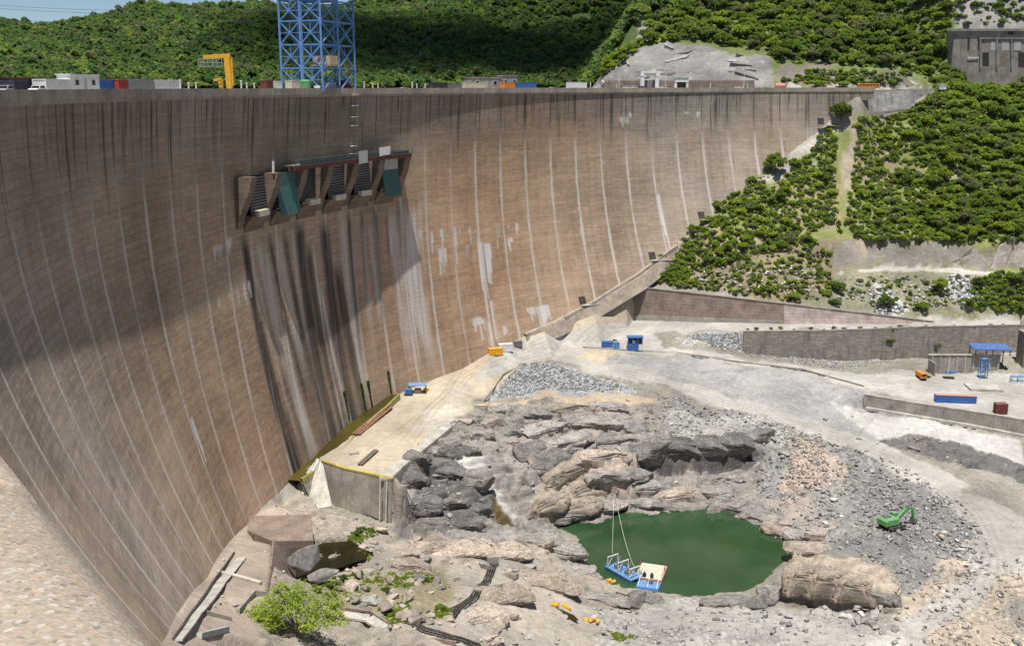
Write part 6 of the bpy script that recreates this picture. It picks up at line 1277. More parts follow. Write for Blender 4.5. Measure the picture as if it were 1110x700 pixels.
def thicket(name, items, nleaf, ls, mats, label=None):
    """many far or small crowns that read as one mass"""
    bank = []
    for i in range(8): rg = np.random.default_rng(900+i); bank.append(crown_np(rg, nleaf, 7+i % 4, ls, (.75, .95)[i % 2], (.24, .5)))
    for kd in range(len(mats)):
        Vs, Fs, Ls = [], [], []; o_ = 0
        for P, r_, k_ in items:
            if k_ != kd: continue
            V, Fq, lf = bank[rgv.randrange(8)]; a = rgv.random()*6.3; c, s = math.cos(a), math.sin(a); sc_ = r_*rgv.uniform(.85, 1.2)
            v = np.stack([(V[:, 0]*c-V[:, 1]*s)*r_, (V[:, 0]*s+V[:, 1]*c)*r_, V[:, 2]*sc_], 1)+np.array([P[0], P[1], zat(P[0], P[1])-.3]); Vs.append(v); Fs.append(Fq+o_); o_ += len(v); Ls.append(np.clip(lf*.55+rgv.random()*.45, 0, 1))
        if Vs: tag(mesh_np(name, np.concatenate(Vs), np.concatenate(Fs), mats[kd], attrs={'lf': np.concatenate(Ls)}), kind='stuff')
thicket('hillside_thicket', [(P, r_, kd) for _, P, r_, kd, g_ in FOUND[285:]], 420, .15, M['leaf'][:4])
# low scrub between the crowns
scrub = []
for poly, cnt, rr_, wts, grp in ZV:
    xs = [p[0] for p in poly]; ys = [p[1] for p in poly]
    for _ in range(int(cnt*(.8 if cnt > 1500 else .3))):
        x, y = rgv.uniform(min(xs), max(xs)), rgv.uniform(min(ys), max(ys))
        if inp(x, y, poly) and not any(inp(x, y, b_) for b_ in BARE):
            P = surf(x, y)
            if P is not None: scrub.append((P, rgv.uniform(.6, 1.7), rgv.choices(range(4), (.1, .35, .35, .2))[0]))
thicket('hillside_scrub', scrub, 90, .24, M['leaf'][:4])
# woods on the hills beyond the lake
wood = []
for _ in range(12500):
    x, y = rgv.uniform(-60, 730), rgv.uniform(-70, 94); r = ray(x, max(y, 0)); r = r/math.hypot(r[0], r[1])
    D = rgv.uniform(640, 1130); X, Y = r[0]*D, r[1]*D; Z = zat(X, Y)
    if Z < -2: continue
    hx, hy = topx(np.array([X, Y, Z]))
    if not (-60 < hx < 740): continue
    wood.append((np.array([X, Y, Z]), rgv.uniform(3.2, 6.8), rgv.choices(range(4), (.4, .32, .10, .18))[0]))
thicket('far_woodland', wood, 100, .22, M['farleaf'])
far2 = []
for _ in range(900):
    az_ = rgv.uniform(-.56, -.40); D = rgv.uniform(1250, 1520); X, Y = math.sin(az_)*D, math.cos(az_)*D; far2.append((np.array([X, Y, 0]), rgv.uniform(4, 8), 0))
thicket('far_woodland', far2, 50, .34, M['farleaf'][:1])
# single plants one can tell apart
def single(px, py, r_, me, hs, label, cat='bush', name='round_bush', group=None, far=True):
    P = surf(px, py) if far else gp(px, py, -110); return plant(me, P, r_, hs, label, cat, group, name)
single(840, 190, 5.2, KIND[5], 1.35, 'large spreading tree with visible trunk against the dam face on the right bank', 'tree', 'spreading_tree'); single(912, 132, 6.5, KIND[2], 1.25, 'large dark tree in front of the grey stone wall near the crest end', 'tree', 'dark_tree')
single(890, 96, 4.2, KIND[10], .95, 'round bright green bush, left of the pair at the road by the crest end'); single(913, 96, 3.8, KIND[6], .95, 'round green bush, right of the pair at the road by the crest end')
single(960, 335, 3.9, KIND[1], 1.0, 'round dark bush on the bank above the middle of the pale retaining wall'); single(998, 337, 3.8, KIND[6], .9, 'round bright bush above the right end of the pale retaining wall'); single(909, 316, 4.2, KIND[2], 1.0, 'dark bush at the left end of the rocky bank under the white cliff')
single(906, 330, 2.8, KIND[3], .8, 'low grey green bush below the dark one at the left end of the rocky bank'); single(1019, 315, 4.4, KIND[9], .85, 'bright bush in the middle of the rocky bank under the pale track'); single(830, 318, 3.2, KIND[5], .8, 'green bush close above the brown retaining wall'); single(860, 326, 3.6, KIND[10], .9, 'bright green bush above the join of brown and pale retaining wall')
for k, (x, y, r_, lb) in enumerate(((968,362,1.6,'small bush on top of the brown masonry wall'),(964,378,2.4,'bush growing out of the middle of the brown masonry wall'),(1015,382,2.0,'bush growing out of the right part of the brown masonry wall'),(1006,409,1.1,'small dark bush beside the orange dump truck'),(666,372,1.4,'low bush behind the blue containers'))): single(x, y, r_, KIND[1+k], .9, lb, 'bush', 'bush', None, False)
for k in range(22): single(806+k*14+rgv.uniform(-5, 5), 357.5+rgv.uniform(-1, 1), rgv.uniform(.7, 1.5), KIND[rgv.choice((1, 5, 9, 14))], .8, 'low bush on the edge of the upper road along the top of the masonry wall', 'bush', 'bush', 'bushes along the top of the masonry wall', False)
# bright young tree at the bottom
P = gp(322, 692, -100); t = empty('lime_green_tree', (P[0], P[1], P[2]-.4), 0, 'large bright lime green tree at the bottom left in front of the rocks', 'tree'); rg = np.random.default_rng(3)
t.scale = (1.3, 1.3, 1.12)
mb = MB(); mb.tube((0, 0, -.5), (.2, .1, 3.2), .32, 10, .22); lob = [(-4.6,.4,5.4,2.6),(-2.0,-.6,7.0,2.7),(1.2,.4,6.6,2.9),(4.2,.2,5.6,2.4),(6.0,-.4,4.4,1.7),(-6.4,0,3.8,1.9),(-.4,1.4,8.4,2.1),(2.6,-1.4,4.6,2.2),(-3.2,-1.6,4.4,2.1),(-7.2,.8,2.6,1.3),(-2.6,.6,9.2,1.3),(5.6,.8,6.2,1.2)]
for x, y, z, r_ in lob: mb.tube((.1, 0, 2.2), (x*.55, y*.6, 2.4+(z-2.4)*.55), .14, 6, .09); mb.tube((x*.55, y*.6, 2.4+(z-2.4)*.55), (x, y, z), .09, 6, .03)
mb.build('trunk', M['bark'], t); lob = np.array(lob); n = 8000; li = rg.choice(len(lob), n, p=lob[:, 3]**2/np.sum(lob[:, 3]**2)); d = rg.normal(size=(n, 3)); d /= np.linalg.norm(d, axis=1)[:, None]; c = lob[li, :3]+d*(lob[li, 3]*rg.uniform(.25, 1.12, n)**.7)[:, None]*np.array([1, 1, .72])
c += .35*np.stack([np.sin(c[:, 1]*3+c[:, 2]*2), np.cos(c[:, 0]*3), np.sin(c[:, 0]*2.4)], 1); nn = d*.4+rg.normal(size=(n, 3))*.8; nn[:, 2] = np.abs(nn[:, 2])+.4; nn /= np.linalg.norm(nn, axis=1)[:, None]; a = np.cross(nn, rg.normal(size=(n, 3))); a /= np.linalg.norm(a, axis=1)[:, None]; b = np.cross(nn, a); s = .21*rg.uniform(.5, 1.3, n)[:, None]
V = np.stack([c-a*s, c-b*s*.5, c+a*s*1.1, c+b*s*.5], 1).reshape(-1, 3); mesh_np('crown', V, np.arange(4*n).reshape(-1, 4), M['leaf'][4], t, {'lf': np.repeat(np.clip(rg.random(n)*.6+rg.random(len(lob))[li]*.4, 0, 1), 4)})
# green growth among the boulders on the left
gl = []
GP = [[(378,580),(400,572),(410,578),(395,586),(375,590)], [(335,640),(352,628),(395,620),(405,632),(380,650),(350,650)], [(400,622),(465,620),(475,632),(440,636),(405,634)], [(410,660),(440,652),(450,668),(425,680)], [(385,600),(402,594),(400,608)], [(475,655),(490,660),(486,672),(470,668)], [(655,682),(690,690),(670,695)]]
for poly in GP:
    xs = [p[0] for p in poly]; ys = [p[1] for p in poly]
    for _ in range(210):
        x, y = rgv.uniform(min(xs), max(xs)), rgv.uniform(min(ys), max(ys))
        if inp(x, y, poly): gl.append((gp(x, y, -112), rgv.uniform(.25, .7), rgv.choice((1, 2, 2))))
thicket('ground_weeds', gl, 40, .34, M['leaf'][:4])
for k, (x, y, r_, kd) in enumerate(((392,577,1.4,1),(385,580,1.2,0),(402,576,1.0,2),(345,642,1.0,5),(358,635,1.2,6),(372,628,1.1,1),(390,624,1.3,4),(398,640,.9,0),(420,628,1.0,2),(419,640,1.1,3),(437,628,1.0,7),(455,626,.9,8),(461,630,1.0,1),(428,668,1.0,5),(440,660,1.0,0),(478,660,1.3,6),(395,598,1.2,2),(355,612,.8,1))):
    single(x, y, r_, KIND[kd], .8, 'small green shrub growing between the boulders left of the black hoses', 'shrub', 'shrub', 'small shrubs between the foreground boulders', False)

# ------------------------------------------------------------ boulders and rubble
import bmesh
def hull(seed, n=16, flat=.7, boxy=.5):
    rg = random.Random(seed); bm = bmesh.new()
    for _ in range(n):
        v = Vector((rg.gauss(0, 1), rg.gauss(0, 1), rg.gauss(0, 1))).normalized(); m_ = max(abs(v.x), abs(v.y), abs(v.z)); v = v*(1-boxy)+v/m_*boxy; bm.verts.new((v.x*rg.uniform(.8, 1.05), v.y*rg.uniform(.7, 1), v.z*flat*rg.uniform(.8, 1)))
    r_ = bmesh.ops.convex_hull(bm, input=bm.verts[:]); bmesh.ops.delete(bm, geom=[g_ for g_ in r_['geom_interior'] if isinstance(g_, bmesh.types.BMVert)], context='VERTS')
    bmesh.ops.bevel(bm, geom=bm.edges[:], offset=.05, segments=1, affect='EDGES'); me = bpy.data.meshes.new('boulder'); bm.to_mesh(me); bm.free(); return me
HUL = []
for mi in range(5):
    for k in range(4): me = hull(40+k*3+mi*17); me.materials.append(M['rock'][mi]); HUL.append(me)
def boulder(px, py, r_, mi, label, group=None, sc_=(1, 1, 1), rz=None, sink=.25, k=None, P=None):
    P = gp(px, py, -118) if P is None else P; o = bpy.data.objects.new('boulder', HUL[mi*4+(rgv.randrange(4) if k is None else k)]); COL.objects.link(o); o.scale = tuple(r_*s_ for s_ in sc_); o.location = (P[0], P[1], P[2]+r_*sc_[2]*(.7-sink)); o.rotation_euler = (rgv.uniform(-.2, .2), rgv.uniform(-.2, .2), rgv.random()*6.3 if rz is None else rz); return tag(o, label, 'boulder', group)
boulder(331, 604, 4.0, 1, 'largest angular grey boulder leaning into the dark slot beside the foundation block', None, (1.05, .8, 1.25), .5, .1, 0, P=WD(331, 618, 231.5)); boulder(349, 618, 3.2, 0, 'big flat topped boulder standing in the dark pond', None, (1.15, .8, .75), .2, .2, 1, P=WD(350, 628, 227))
boulder(381, 640, 2.6, 2, 'pale tan boulder above the weeds, biggest right of the dark pond', None, (1.2, .9, .9), None, .3, 2); boulder(415, 578, 2.2, 2, 'tan boulder at the foot of the training wall', None, (1.4, .8, .7)); boulder(690, 655, 3.4, 1, 'dark broken boulder beside the track below the barge', None, (1.1, .8, .9))
boulder(823, 655, 3.6, 1, 'dark angular boulder on the near shore left of the big rock block', None, (1.3, .9, .8)); boulder(990, 486, 2.6, 0, 'long grey slab lying alone among the rubble below the haul road', None, (1, 1, .3)); boulder(853, 492, 2.4, 0, 'flat grey slab standing out of the tan rubble', None, (.8, 1.3, .35))
AR = [('pale boulder in the heap below the big rock block', 'boulders below the big rock block', [(885,658),(900,655),(985,655),(985,684),(960,684),(930,675)], 26, (.9, 2.0), (0, 3, 0, 2)),
      ('angular block in the heap right of the green excavator', 'blocks right of the excavator', [(1005,580),(1035,575),(1062,598),(1060,625),(1030,610),(1005,598)], 28, (.7, 1.6), (0, 2, 0, 3)),
      ('grey block scattered on the rubble slope right of the pool', 'blocks on the rubble slope', [(870,475),(950,500),(960,545),(900,580),(870,560)], 40, (.5, 1.3), (0, 1, 0, 3)),
      ('tan boulder in the heap between weeds and black hoses', 'boulders in the left foreground', [(360,618),(400,585),(470,600),(480,640),(440,690),(400,670),(375,655)], 74, (.7, 2.3), (2, 2, 0, 4, 1)),
      ('weathered tan boulder near the pale walkway at the bottom', 'boulders by the walkway', [(430,665),(480,660),(560,690),(560,700),(460,692)], 22, (.6, 1.7), (2, 2, 4)),
      ('grey boulder lying along the near shore track', 'boulders along the near track', [(760,655),(860,655),(880,665),(850,685),(760,672)], 22, (.5, 1.2), (0, 1, 3, 0)),
      ('small block below the pale terrace wall', 'blocks under the terrace wall', [(870,440),(1010,470),(1080,510),(1000,500),(900,465)], 20, (.5, 1.1), (3, 0, 2, 0)),
      ('broken block lying above the dark cliff over the pool', 'blocks above the dark cliff', [(700,440),(820,462),(840,480),(700,486)], 30, (.5, 1.3), (0, 2, 1, 3)),
      ('broken rock lying among the ledges above the pool', 'rocks among the ledges', [(460,470),(520,445),(680,440),(690,480),(560,540),(500,560),(450,560)], 34, (.7, 1.8), (0, 1, 2, 0))]
for lb, grp, poly, cnt, (ra, rb), mats in AR:
    xs = [p[0] for p in poly]; ys = [p[1] for p in poly]; k = 0
    while k < cnt:
        x, y = rgv.uniform(min(xs), max(xs)), rgv.uniform(min(ys), max(ys))
        if inp(x, y, poly): boulder(x, y, ra+(rb-ra)*rgv.random()**2, rgv.choice(mats), lb, grp, (rgv.uniform(.9, 1.4), rgv.uniform(.7, 1), rgv.uniform(.5, .9))); k += 1
SLB = []; ZD0 = {z[0]: z[1] for z in ZONES}
def layered(seed):                      # a broken block of bedded rock: sharp-edged plates stacked unevenly
    rg = random.Random(seed); mb = MB(); z = -.7; n = rg.choice((5, 6, 7)); an = sorted(rg.uniform(0, 2*PI) for _ in range(n)); base_ = [(math.cos(a)*rg.uniform(.8, 1.1), math.sin(a)*rg.uniform(.75, 1.05)) for a in an]
    for k in range(rg.choice((2, 3, 3, 4))):
        h = rg.uniform(.22, .6); sx, sy = rg.uniform(.78, 1.04), rg.uniform(.78, 1.04); ox, oy = rg.uniform(-.12, .12), rg.uniform(-.12, .12); P0 = [(x*sx+ox+rg.uniform(-.07, .07), y*sy+oy+rg.uniform(-.07, .07)) for x, y in base_]; tx, ty = rg.uniform(-.1, .1), rg.uniform(-.1, .1)
        lo_ = [(x, y, z) for x, y in P0]; hi_ = [(x*.97+rg.uniform(-.03, .03), y*.97, z+h+tx*x+ty*y) for x, y in P0]; m_ = len(P0)
        mb.add(lo_+hi_, [tuple(range(m_))[::-1], tuple(range(m_, 2*m_))]+[(i, (i+1) % m_, m_+(i+1) % m_, m_+i) for i in range(m_)]); z += h*.88
    me = bpy.data.meshes.new('rock_slab'); me.from_pydata(mb.v, [], mb.f); bm = bmesh.new(); bm.from_mesh(me); bmesh.ops.recalc_face_normals(bm, faces=bm.faces); bm.to_mesh(me); bm.free(); return me
for mi in range(5):
    for k in range(4): me = layered(300+k*5+mi*29); me.materials.append(M['rock'][mi]); SLB.append(me)
def slabs(lb, grp, poly, cnt, ra, rb, mats, rz0):
    xs = [p[0] for p in poly]; ys = [p[1] for p in poly]; k = 0
    while k < cnt:
        x, y = rgv.uniform(min(xs), max(xs)), rgv.uniform(min(ys), max(ys))
        if not inp(x, y, poly): continue
        k += 1; P = gp(x, y, -118); r_ = ra+(rb-ra)*rgv.random()**1.5; o = bpy.data.objects.new('rock_slab', SLB[rgv.choice(mats)*4+rgv.randrange(4)]); COL.objects.link(o)
        o.scale = (r_*rgv.uniform(1.3, 2.2), r_*rgv.uniform(.7, 1.05), r_*rgv.uniform(.75, 1.2)); o.location = (P[0], P[1]+r_*.25, P[2]+r_*.02); o.rotation_euler = (rgv.uniform(-.1, .42), rgv.uniform(-.25, .2), rz0+rgv.uniform(-.4, .4)); tag(o, lb, 'rock slab', grp)
slabs('tilted grey rock slab among the ledges below the apron road', 'slabs below the apron road', [(500,452),(560,438),(690,440),(700,478),(600,500),(520,490)], 20, 1.0, 2.6, (0, 0, 4, 1), .5)
slabs('dark broken rock slab on the bluff beside the training wall', 'slabs of the dark bluff', [(440,500),(500,478),(530,500),(545,545),(500,565),(440,565)], 16, 1.0, 2.4, (1, 1, 0), .2)
slabs('pale tan rock slab stepping down to the far shore of the pool', 'slabs on the far shore', [(560,540),(620,500),(690,495),(700,520),(650,550),(590,566)], 8, 1.2, 2.6, (4, 2, 0), .55)
slabs('grey rock slab under the dark cliff above the pool', 'slabs under the dark cliff', [(670,545),(700,522),(800,520),(830,545),(835,562),(760,546)], 10, 1.0, 2.4, (0, 0, 4, 1), .1)
slabs('massive dark rock slab overhanging at the edge of the cliff over the pool', 'slabs along the cliff edge', [(690,491),(720,486),(800,481),(834,466),(836,474),(802,489),(720,495),(692,497)], 4, 1.5, 2.4, (1,), .1)
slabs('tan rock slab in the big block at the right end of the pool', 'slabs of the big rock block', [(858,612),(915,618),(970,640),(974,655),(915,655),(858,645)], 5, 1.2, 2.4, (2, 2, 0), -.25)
slabs('broad low rock slab on the near shore left of the pool', 'slabs on the near shore', [(430,585),(560,580),(620,600),(650,640),(560,650),(470,610)], 14, 1.0, 2.6, (0, 2, 4), .3)
slabs('low tan rock slab in the bare foreground', 'slabs in the foreground', [(400,600),(480,610),(560,660),(640,690),(500,695),(430,650)], 10, .8, 2.0, (2, 4, 0), .2)
for _ in range(34):
    while True:
        x, y = rgv.uniform(645, 836), rgv.uniform(50, 92)
        if inp(x, y, ZD0['crag']): break
    P = surf(x, y)
    if P is None: continue
    r_ = rgv.uniform(2.5, 5.5); o = bpy.data.objects.new('rock_slab', SLB[rgv.choice((0, 0, 1))*4+rgv.randrange(4)]); COL.objects.link(o); o.scale = (r_*1.8, r_, r_); o.location = (P[0], P[1]+1.2, P[2]-.3*r_); o.rotation_euler = (rgv.uniform(0, .5), rgv.uniform(-.3, .3), rgv.uniform(-.5, .5)); tag(o, 'grey rock slab on the bare crag behind the far crest', 'rock slab', 'slabs of the crag behind the crest')
slabs('rock slab standing at the right end of the pool', 'slabs at the right end of the pool', [(832,560),(870,570),(890,590),(862,590),(845,580)], 7, 1.2, 2.6, (0, 4), .2)
ICO = {}
bm = bmesh.new(); bmesh.ops.create_icosphere(bm, subdivisions=5, radius=1); bm.verts.index_update(); IV = np.array([v.co[:] for v in bm.verts]); IF_ = np.array([[v.index for v in f.verts] for f in bm.faces]); bm.free()
def outcrop(seed, mat):                 # a long mass of bedrock: blunt-ended, bedded along its length and broken by joints
    v = np.sign(IV)*np.abs(IV)**np.array([.42, .38, .33]); s = seed*13.7; rg = np.random.default_rng(int(seed)+400)
    for k in range(18):                 # clean breaks: flat faces cut off the mass
        n_ = rg.normal(size=3)*np.array([1, 1.1, .9]); n_ /= np.linalg.norm(n_); d_ = rg.uniform(.66, 1.02) if k < 12 else rg.uniform(.85, 1.15); q = v@n_-d_; v = v-np.maximum(q, 0)[:, None]*n_*.96
    x, y, z = v.T
    y = y*(1+.4*fbm(x*1.3+s, z*.4+s, 3, 1)); z = z*(1+.35*fbm(x*1.1+s, y*1.3-s, 3, 2))
    bd = z*2.1+.35*x+.9*fbm(x*1.2+s, y*1.4, 3, 3); fr = bd-np.floor(bd); rec = np.where(fr > .80, (fr-.80)/.2, np.where(fr < .08, 1-fr/.08, 0))
    out = .10*(h2(np.floor(bd).astype(np.int64), np.zeros(len(bd), np.int64), int(seed))-.5)*2; k = 1+out-.17*rec
    g_ = blocks(x*3.4+s*3, y*1.7+s, 2.2, 1.3, .25, int(seed)*7, .6, .5); k = k+.22*g_+.05*fbm(x*5+s, y*5+z*6, 3, 4); xs = x*(1+.06*fbm(y*3+s, z*3, 2, 5))
    V = np.stack([xs*(.9+.1*k), y*k, z*(.78+.22*k)], 1); o = mesh_np('rock_outcrop', V, IF_, mat); me = o.data; bpy.data.objects.remove(o); return me
OCR = [[outcrop(1+i*5+m_*3, M['outcrop'][m_]) for i in range(4)] for m_ in range(4)]
def outcrops(lb, grp, items):
    for x, y, L, Wd, H, rz, rx, m_ in items:
        P = gp(x, y, -118); o = bpy.data.objects.new('rock_outcrop', OCR[m_][rgv.randrange(4)]); COL.objects.link(o); o.scale = (L/2, Wd/2, H/2); o.location = (P[0], P[1]+Wd*.18, P[2]+H*.06); o.rotation_euler = (rx, rgv.uniform(-.12, .08), rz+rgv.uniform(-.12, .12)); tag(o, lb, 'rock outcrop', grp)
outcrops('long rounded grey brown rock outcrop in the upper ledges below the apron road', 'outcrops below the apron road', [(548,446,15,6,4.5,.35,.25,0),(575,452,16,6,5,.25,.3,0),(612,447,22,7,5,.1,.3,2),(655,443,18,6,4,-.05,.25,0),(640,462,24,7,5.5,.0,.3,0),(680,466,18,7,5,-.1,.3,3),(590,470,18,7,5.5,.5,.3,0),(555,470,14,6,5,.6,.25,3),(535,460,10,5,4,.5,.2,2),(615,482,22,8,6,.5,.3,0),(655,482,20,7,5,.25,.3,0),(580,492,18,7,6,.75,.3,3),(600,504,20,8,7,.75,.35,3),(690,478,16,7,4.5,0,.2,0),(520,474,11,6,5,.4,.2,0)])
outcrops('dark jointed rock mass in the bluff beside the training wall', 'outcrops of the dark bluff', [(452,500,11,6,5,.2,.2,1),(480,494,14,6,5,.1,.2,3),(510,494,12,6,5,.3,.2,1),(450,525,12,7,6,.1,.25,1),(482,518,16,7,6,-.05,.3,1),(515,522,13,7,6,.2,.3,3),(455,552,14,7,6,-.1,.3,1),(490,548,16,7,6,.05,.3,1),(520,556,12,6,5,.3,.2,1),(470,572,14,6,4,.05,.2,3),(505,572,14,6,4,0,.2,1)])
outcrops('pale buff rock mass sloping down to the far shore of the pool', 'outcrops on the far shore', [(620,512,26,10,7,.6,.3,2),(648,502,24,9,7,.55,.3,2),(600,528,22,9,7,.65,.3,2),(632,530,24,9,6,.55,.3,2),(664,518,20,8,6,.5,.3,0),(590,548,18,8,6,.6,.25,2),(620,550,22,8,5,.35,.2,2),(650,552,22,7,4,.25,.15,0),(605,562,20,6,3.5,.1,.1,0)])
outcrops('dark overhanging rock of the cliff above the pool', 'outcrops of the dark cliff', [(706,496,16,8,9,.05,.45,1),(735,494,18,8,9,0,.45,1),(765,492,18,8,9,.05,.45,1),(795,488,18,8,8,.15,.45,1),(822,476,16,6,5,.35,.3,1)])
outcrops('grey rock ledge between the dark cliff and the pool', 'outcrops under the dark cliff', [(700,532,16,7,5,.2,.25,0),(735,540,24,9,6,.15,.3,2),(770,536,18,8,5,-.1,.3,0),(690,548,18,6,3.5,.1,.15,0),(720,551,16,5,3,0,.1,0),(800,552,22,7,5,-.3,.25,3),(828,566,16,7,5,-.4,.25,0),(845,580,12,6,5,-.5,.2,2),(690,520,14,6,5,.4,.3,3),(790,520,16,7,4,.1,.2,0)])
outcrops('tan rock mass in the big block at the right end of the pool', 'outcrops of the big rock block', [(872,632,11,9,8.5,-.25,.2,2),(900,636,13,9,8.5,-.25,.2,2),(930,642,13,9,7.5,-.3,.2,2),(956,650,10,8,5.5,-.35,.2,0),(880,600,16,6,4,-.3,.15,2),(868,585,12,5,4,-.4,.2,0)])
outcrops('low smooth rock hump on the near side of the pool', 'outcrops on the near side', [(575,588,20,8,4,.05,.2,0),(610,600,16,8,4,-.4,.2,0),(545,604,18,8,4,.2,.2,2),(628,620,12,6,3,-.6,.15,0),(500,602,18,8,4,0,.2,2),(465,598,14,7,3.5,.1,.2,2),(440,618,12,7,3.5,0,.2,2),(590,636,20,8,3.5,-.3,.15,2),(545,652,16,8,3.5,.2,.2,2),(520,672,14,7,3.5,.4,.2,2),(655,652,14,6,2.6,-.3,.1,0),(700,650,12,5,2.6,-.2,.1,3),(790,655,16,6,3,.1,.1,0),(840,646,10,6,4,.6,.2,3)])
def rubble(name, polys, cnt, rmin, rmax, mat, power=2.5):
    T = []
    for k in range(6):
        rg = random.Random(k+70); bm = bmesh.new()
        for _ in range(9): v = Vector((rg.gauss(0, 1), rg.gauss(0, 1), rg.gauss(0, 1))).normalized(); bm.verts.new((v.x, v.y*.8, v.z*.6))
        r_ = bmesh.ops.convex_hull(bm, input=bm.verts[:]); bmesh.ops.delete(bm, geom=[g_ for g_ in r_['geom_interior'] if isinstance(g_, bmesh.types.BMVert)], context='VERTS'); bmesh.ops.triangulate(bm, faces=bm.faces[:]); bm.verts.index_update()
        T.append((np.array([v.co[:] for v in bm.verts]), np.array([[v.index for v in f.verts] for f in bm.faces]))); bm.free()
    Vs, Fs = [], []; o_ = 0; X, Y, Z, px, py, x0, y0, st, nx, ny = G1
    for poly, share in polys:
        m = inpoly(px, py, poly); m &= (Y > 124) & (polar(X, Y)[1] < R-off(foot_d(polar(X, Y)[0]), polar(X, Y)[0])-1.5); jj, ii = np.nonzero(m); 
        for k in RNG.integers(0, len(jj), int(cnt*share)):
            x = X[jj[k], ii[k]]+RNG.uniform(-.3, .3); y = Y[jj[k], ii[k]]+RNG.uniform(-.3, .3); r_ = rmin+(rmax-rmin)*RNG.random()**power; V, Fq = T[RNG.integers(6)]; a = RNG.random()*6.3; c, s = math.cos(a), math.sin(a); b = RNG.uniform(-.5, .5)
            v = V*r_*np.array([RNG.uniform(.8, 1.4), 1, RNG.uniform(.7, 1.2)]); v = np.stack([v[:, 0]*c-v[:, 1]*s, v[:, 0]*s+v[:, 1]*c, v[:, 2]+v[:, 0]*b], 1)+np.array([x, y, zat(x, y, G1)+r_*.25]); Vs.append(v); Fs.append(Fq+o_); o_ += len(v)
    tag(mesh_np(name, np.concatenate(Vs), np.concatenate(Fs), mat), kind='stuff')
def rubmat(name, c):
    g = NG(name); p = g.geo(); v = g.n('ShaderNodeTexVoronoi'); g.l(p, v.inputs['Vector']); v.inputs['Scale'].default_value = .9; bw = g.n('ShaderNodeRGBToBW'); g.l(v.outputs['Color'], bw.inputs[0]); n = g.noise(p, 1.5, 4)
    g.col(g.mix(1, g.mix(g.ss(bw.outputs[0], .25, .75), tuple(x*.6 for x in c), tuple(x*1.35 for x in c)), g.ss(n, .3, .7, .75, 1.2), 'MULTIPLY')); return g.m
ZD = {z[0]: z[1] for z in ZONES}
rubble('grey_rubble', [(ZD['rubble'], .62), (ZD['botgrey'], .16), (ZD['darkgrey'], .12), (ZD['greyflat'], .10)], 7000, .10, 1.15, rubmat('grey_rubble', (.32, .31, .295)), 5.5)
rubble('tan_rubble', [(ZD['tanrubble'], .4), (ZD['forerock'], .25), (ZD['bottan'], .2), (ZD['cliffrock'], .15)], 2600, .15, .8, rubmat('tan_rubble', (.38, .325, .27)))
rubble('rockfill', [([(531,432),(563,395),(585,391),(688,421),(640,424),(590,421),(548,434)], .66), ([(742,363),(800,362),(815,381),(780,377)], .2), ([(722,366),(812,382),(900,391),(990,392),(900,399),(800,384)], .14)], 5200, .22, .62, rubmat('rockfill', (.38, .385, .385)), 1.2)
M['hillstone'] = rubmat('hill_scree', (.46, .45, .43))
def hillrubble(polys, cnt):
    Vs, Fs = [], []; o_ = 0; ico = np.array([(1,0,0),(-1,0,0),(0,1,0),(0,-1,0),(0,0,.7),(0,0,-.7)], float); f8 = np.array([(0,2,4),(2,1,4),(1,3,4),(3,0,4),(2,0,5),(1,2,5),(3,1,5),(0,3,5)])
    for poly, share in polys:
        xs = [p[0] for p in poly]; ys = [p[1] for p in poly]; k = 0
        while k < cnt*share:
            x, y = rgv.uniform(min(xs), max(xs)), rgv.uniform(min(ys), max(ys))
            if not inp(x, y, poly): continue
            k += 1; P = surf(x, y)
            if P is None: continue
            r_ = rgv.uniform(.35, 1.1); v = ico*RNG.uniform(.7, 1.2, (6, 3))*r_; a = rgv.random()*6.3; c, s = math.cos(a), math.sin(a); v = np.stack([v[:, 0]*c-v[:, 1]*s, v[:, 0]*s+v[:, 1]*c, v[:, 2]], 1)+np.array([P[0], P[1], zat(P[0], P[1])+r_*.3]); Vs.append(v); Fs.append(f8+o_); o_ += 6
    tag(mesh_np('hillside_scree', np.concatenate(Vs), np.concatenate(Fs), M['hillstone']), kind='stuff')
hillrubble([(ZD['scree'], .25), (ZD['scree2'], .25), ([(905,322),(930,300),(1040,300),(1050,330),(960,335)], .25), ([(740,300),(770,285),(880,290),(890,325),(850,325)], .25)], 700)

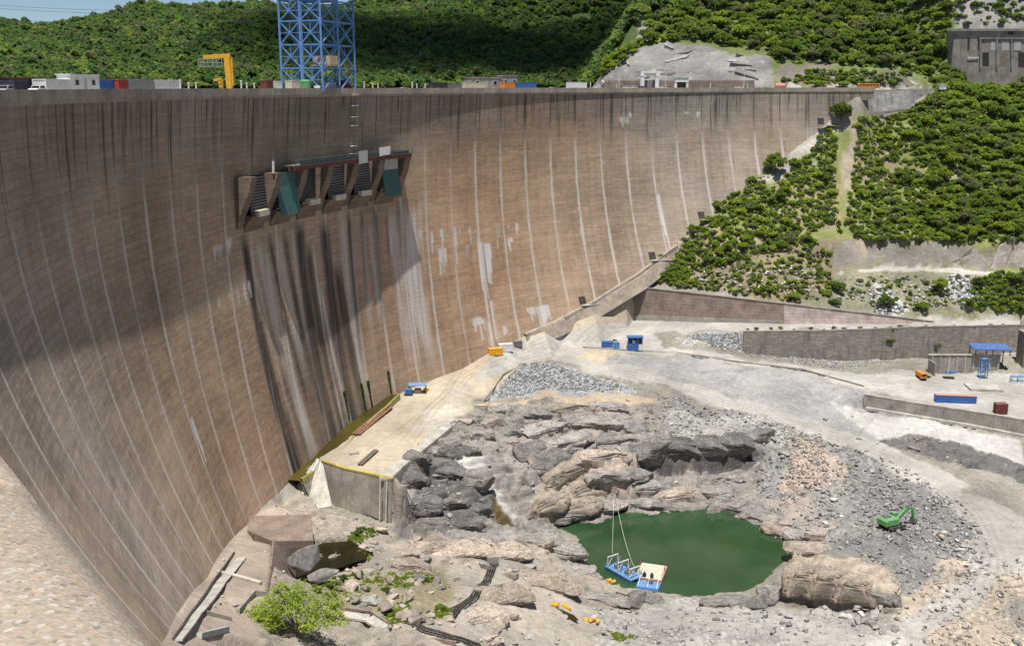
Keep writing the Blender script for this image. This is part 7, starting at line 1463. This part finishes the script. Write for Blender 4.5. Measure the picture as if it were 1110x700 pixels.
# a fair weather cloud standing over the wooded hill, well above the view; it shades the middle of the hill
g = NG('cloud_white'); g.col((.85, .85, .86)); M['cloud'] = g.m; tr = g.n('ShaderNodeBsdfTransparent'); mx = g.n('ShaderNodeMixShader'); mx.inputs[0].default_value = .78; g.l(g.b.outputs[0], mx.inputs[1]); g.l(tr.outputs[0], mx.inputs[2]); g.l(mx.outputs[0], g.out.inputs[0])
rg = np.random.default_rng(21); Vs, Fs = [], []; o_ = 0
import bmesh
bm = bmesh.new(); bmesh.ops.create_icosphere(bm, subdivisions=3, radius=1); iv = np.array([v.co[:] for v in bm.verts]); bm.verts.index_update(); itf = np.array([[v.index for v in f.verts] for f in bm.faces]); bm.free()
def cloud_over(cx, cy, sx, sy, n, z0=430):
    global o_
    for _ in range(n):
        a, q = rg.random()*6.3, math.sqrt(rg.random()); s_ = rg.uniform(40, 85); c = np.array([cx+math.cos(a)*q*sx, cy+math.sin(a)*q*sy, z0+rg.uniform(0, 40)])
        k = fbm(iv[:, 0]*1.7+c[0], iv[:, 1]*1.7+iv[:, 2], 3, 4); Vs.append(c+iv*s_*(1+.25*k)[:, None]*np.array([1, 1, .5])); Fs.append(itf+o_); o_ += len(iv)
for x, y, a, b, n in ((-90, 760, 150, 95, 20), (60, 800, 110, 120, 14)): cloud_over(x, y, a, b, n)
tag(mesh_np('cloud', np.concatenate(Vs), np.concatenate(Fs), M['cloud'], smooth=True), kind='structure')
# ------------------------------------------------------------ daylight
w = bpy.data.worlds.new('World'); S.world = w; w.use_nodes = True; nt = w.node_tree; nt.nodes.clear()
sunv = Vector((-.028, -.29, 1)).normalized(); el = math.asin(sunv.z); az = math.atan2(sunv.x, sunv.y)
sk = nt.nodes.new('ShaderNodeTexSky'); sk.sky_type = 'NISHITA'; sk.sun_disc = False; sk.sun_elevation = el; sk.sun_rotation = az; sk.air_density = 1.0; sk.dust_density = .0; sk.altitude = 2500; sk.ozone_density = 2.5
bg = nt.nodes.new('ShaderNodeBackground'); bg.inputs[1].default_value = .07; ow = nt.nodes.new('ShaderNodeOutputWorld')
nt.links.new(sk.outputs[0], bg.inputs[0]); nt.links.new(bg.outputs[0], ow.inputs[0])
sl = bpy.data.lights.new('sun', 'SUN'); sl.energy = 4.6; sl.angle = math.radians(.53); sl.color = (1, .96, .9); so = bpy.data.objects.new('sun', sl); COL.objects.link(so)
so.rotation_euler = sunv.to_track_quat('Z', 'Y').to_euler(); so.location = (100, 0, 200)
S.view_settings.view_transform = 'Standard'; S.view_settings.look = 'None'; S.view_settings.exposure = .28; S.view_settings.gamma = 1
S.cycles.max_bounces = 5; S.cycles.diffuse_bounces = 3; S.cycles.transparent_max_bounces = 16
try: S.cycles.use_denoising = True
except Exception: pass
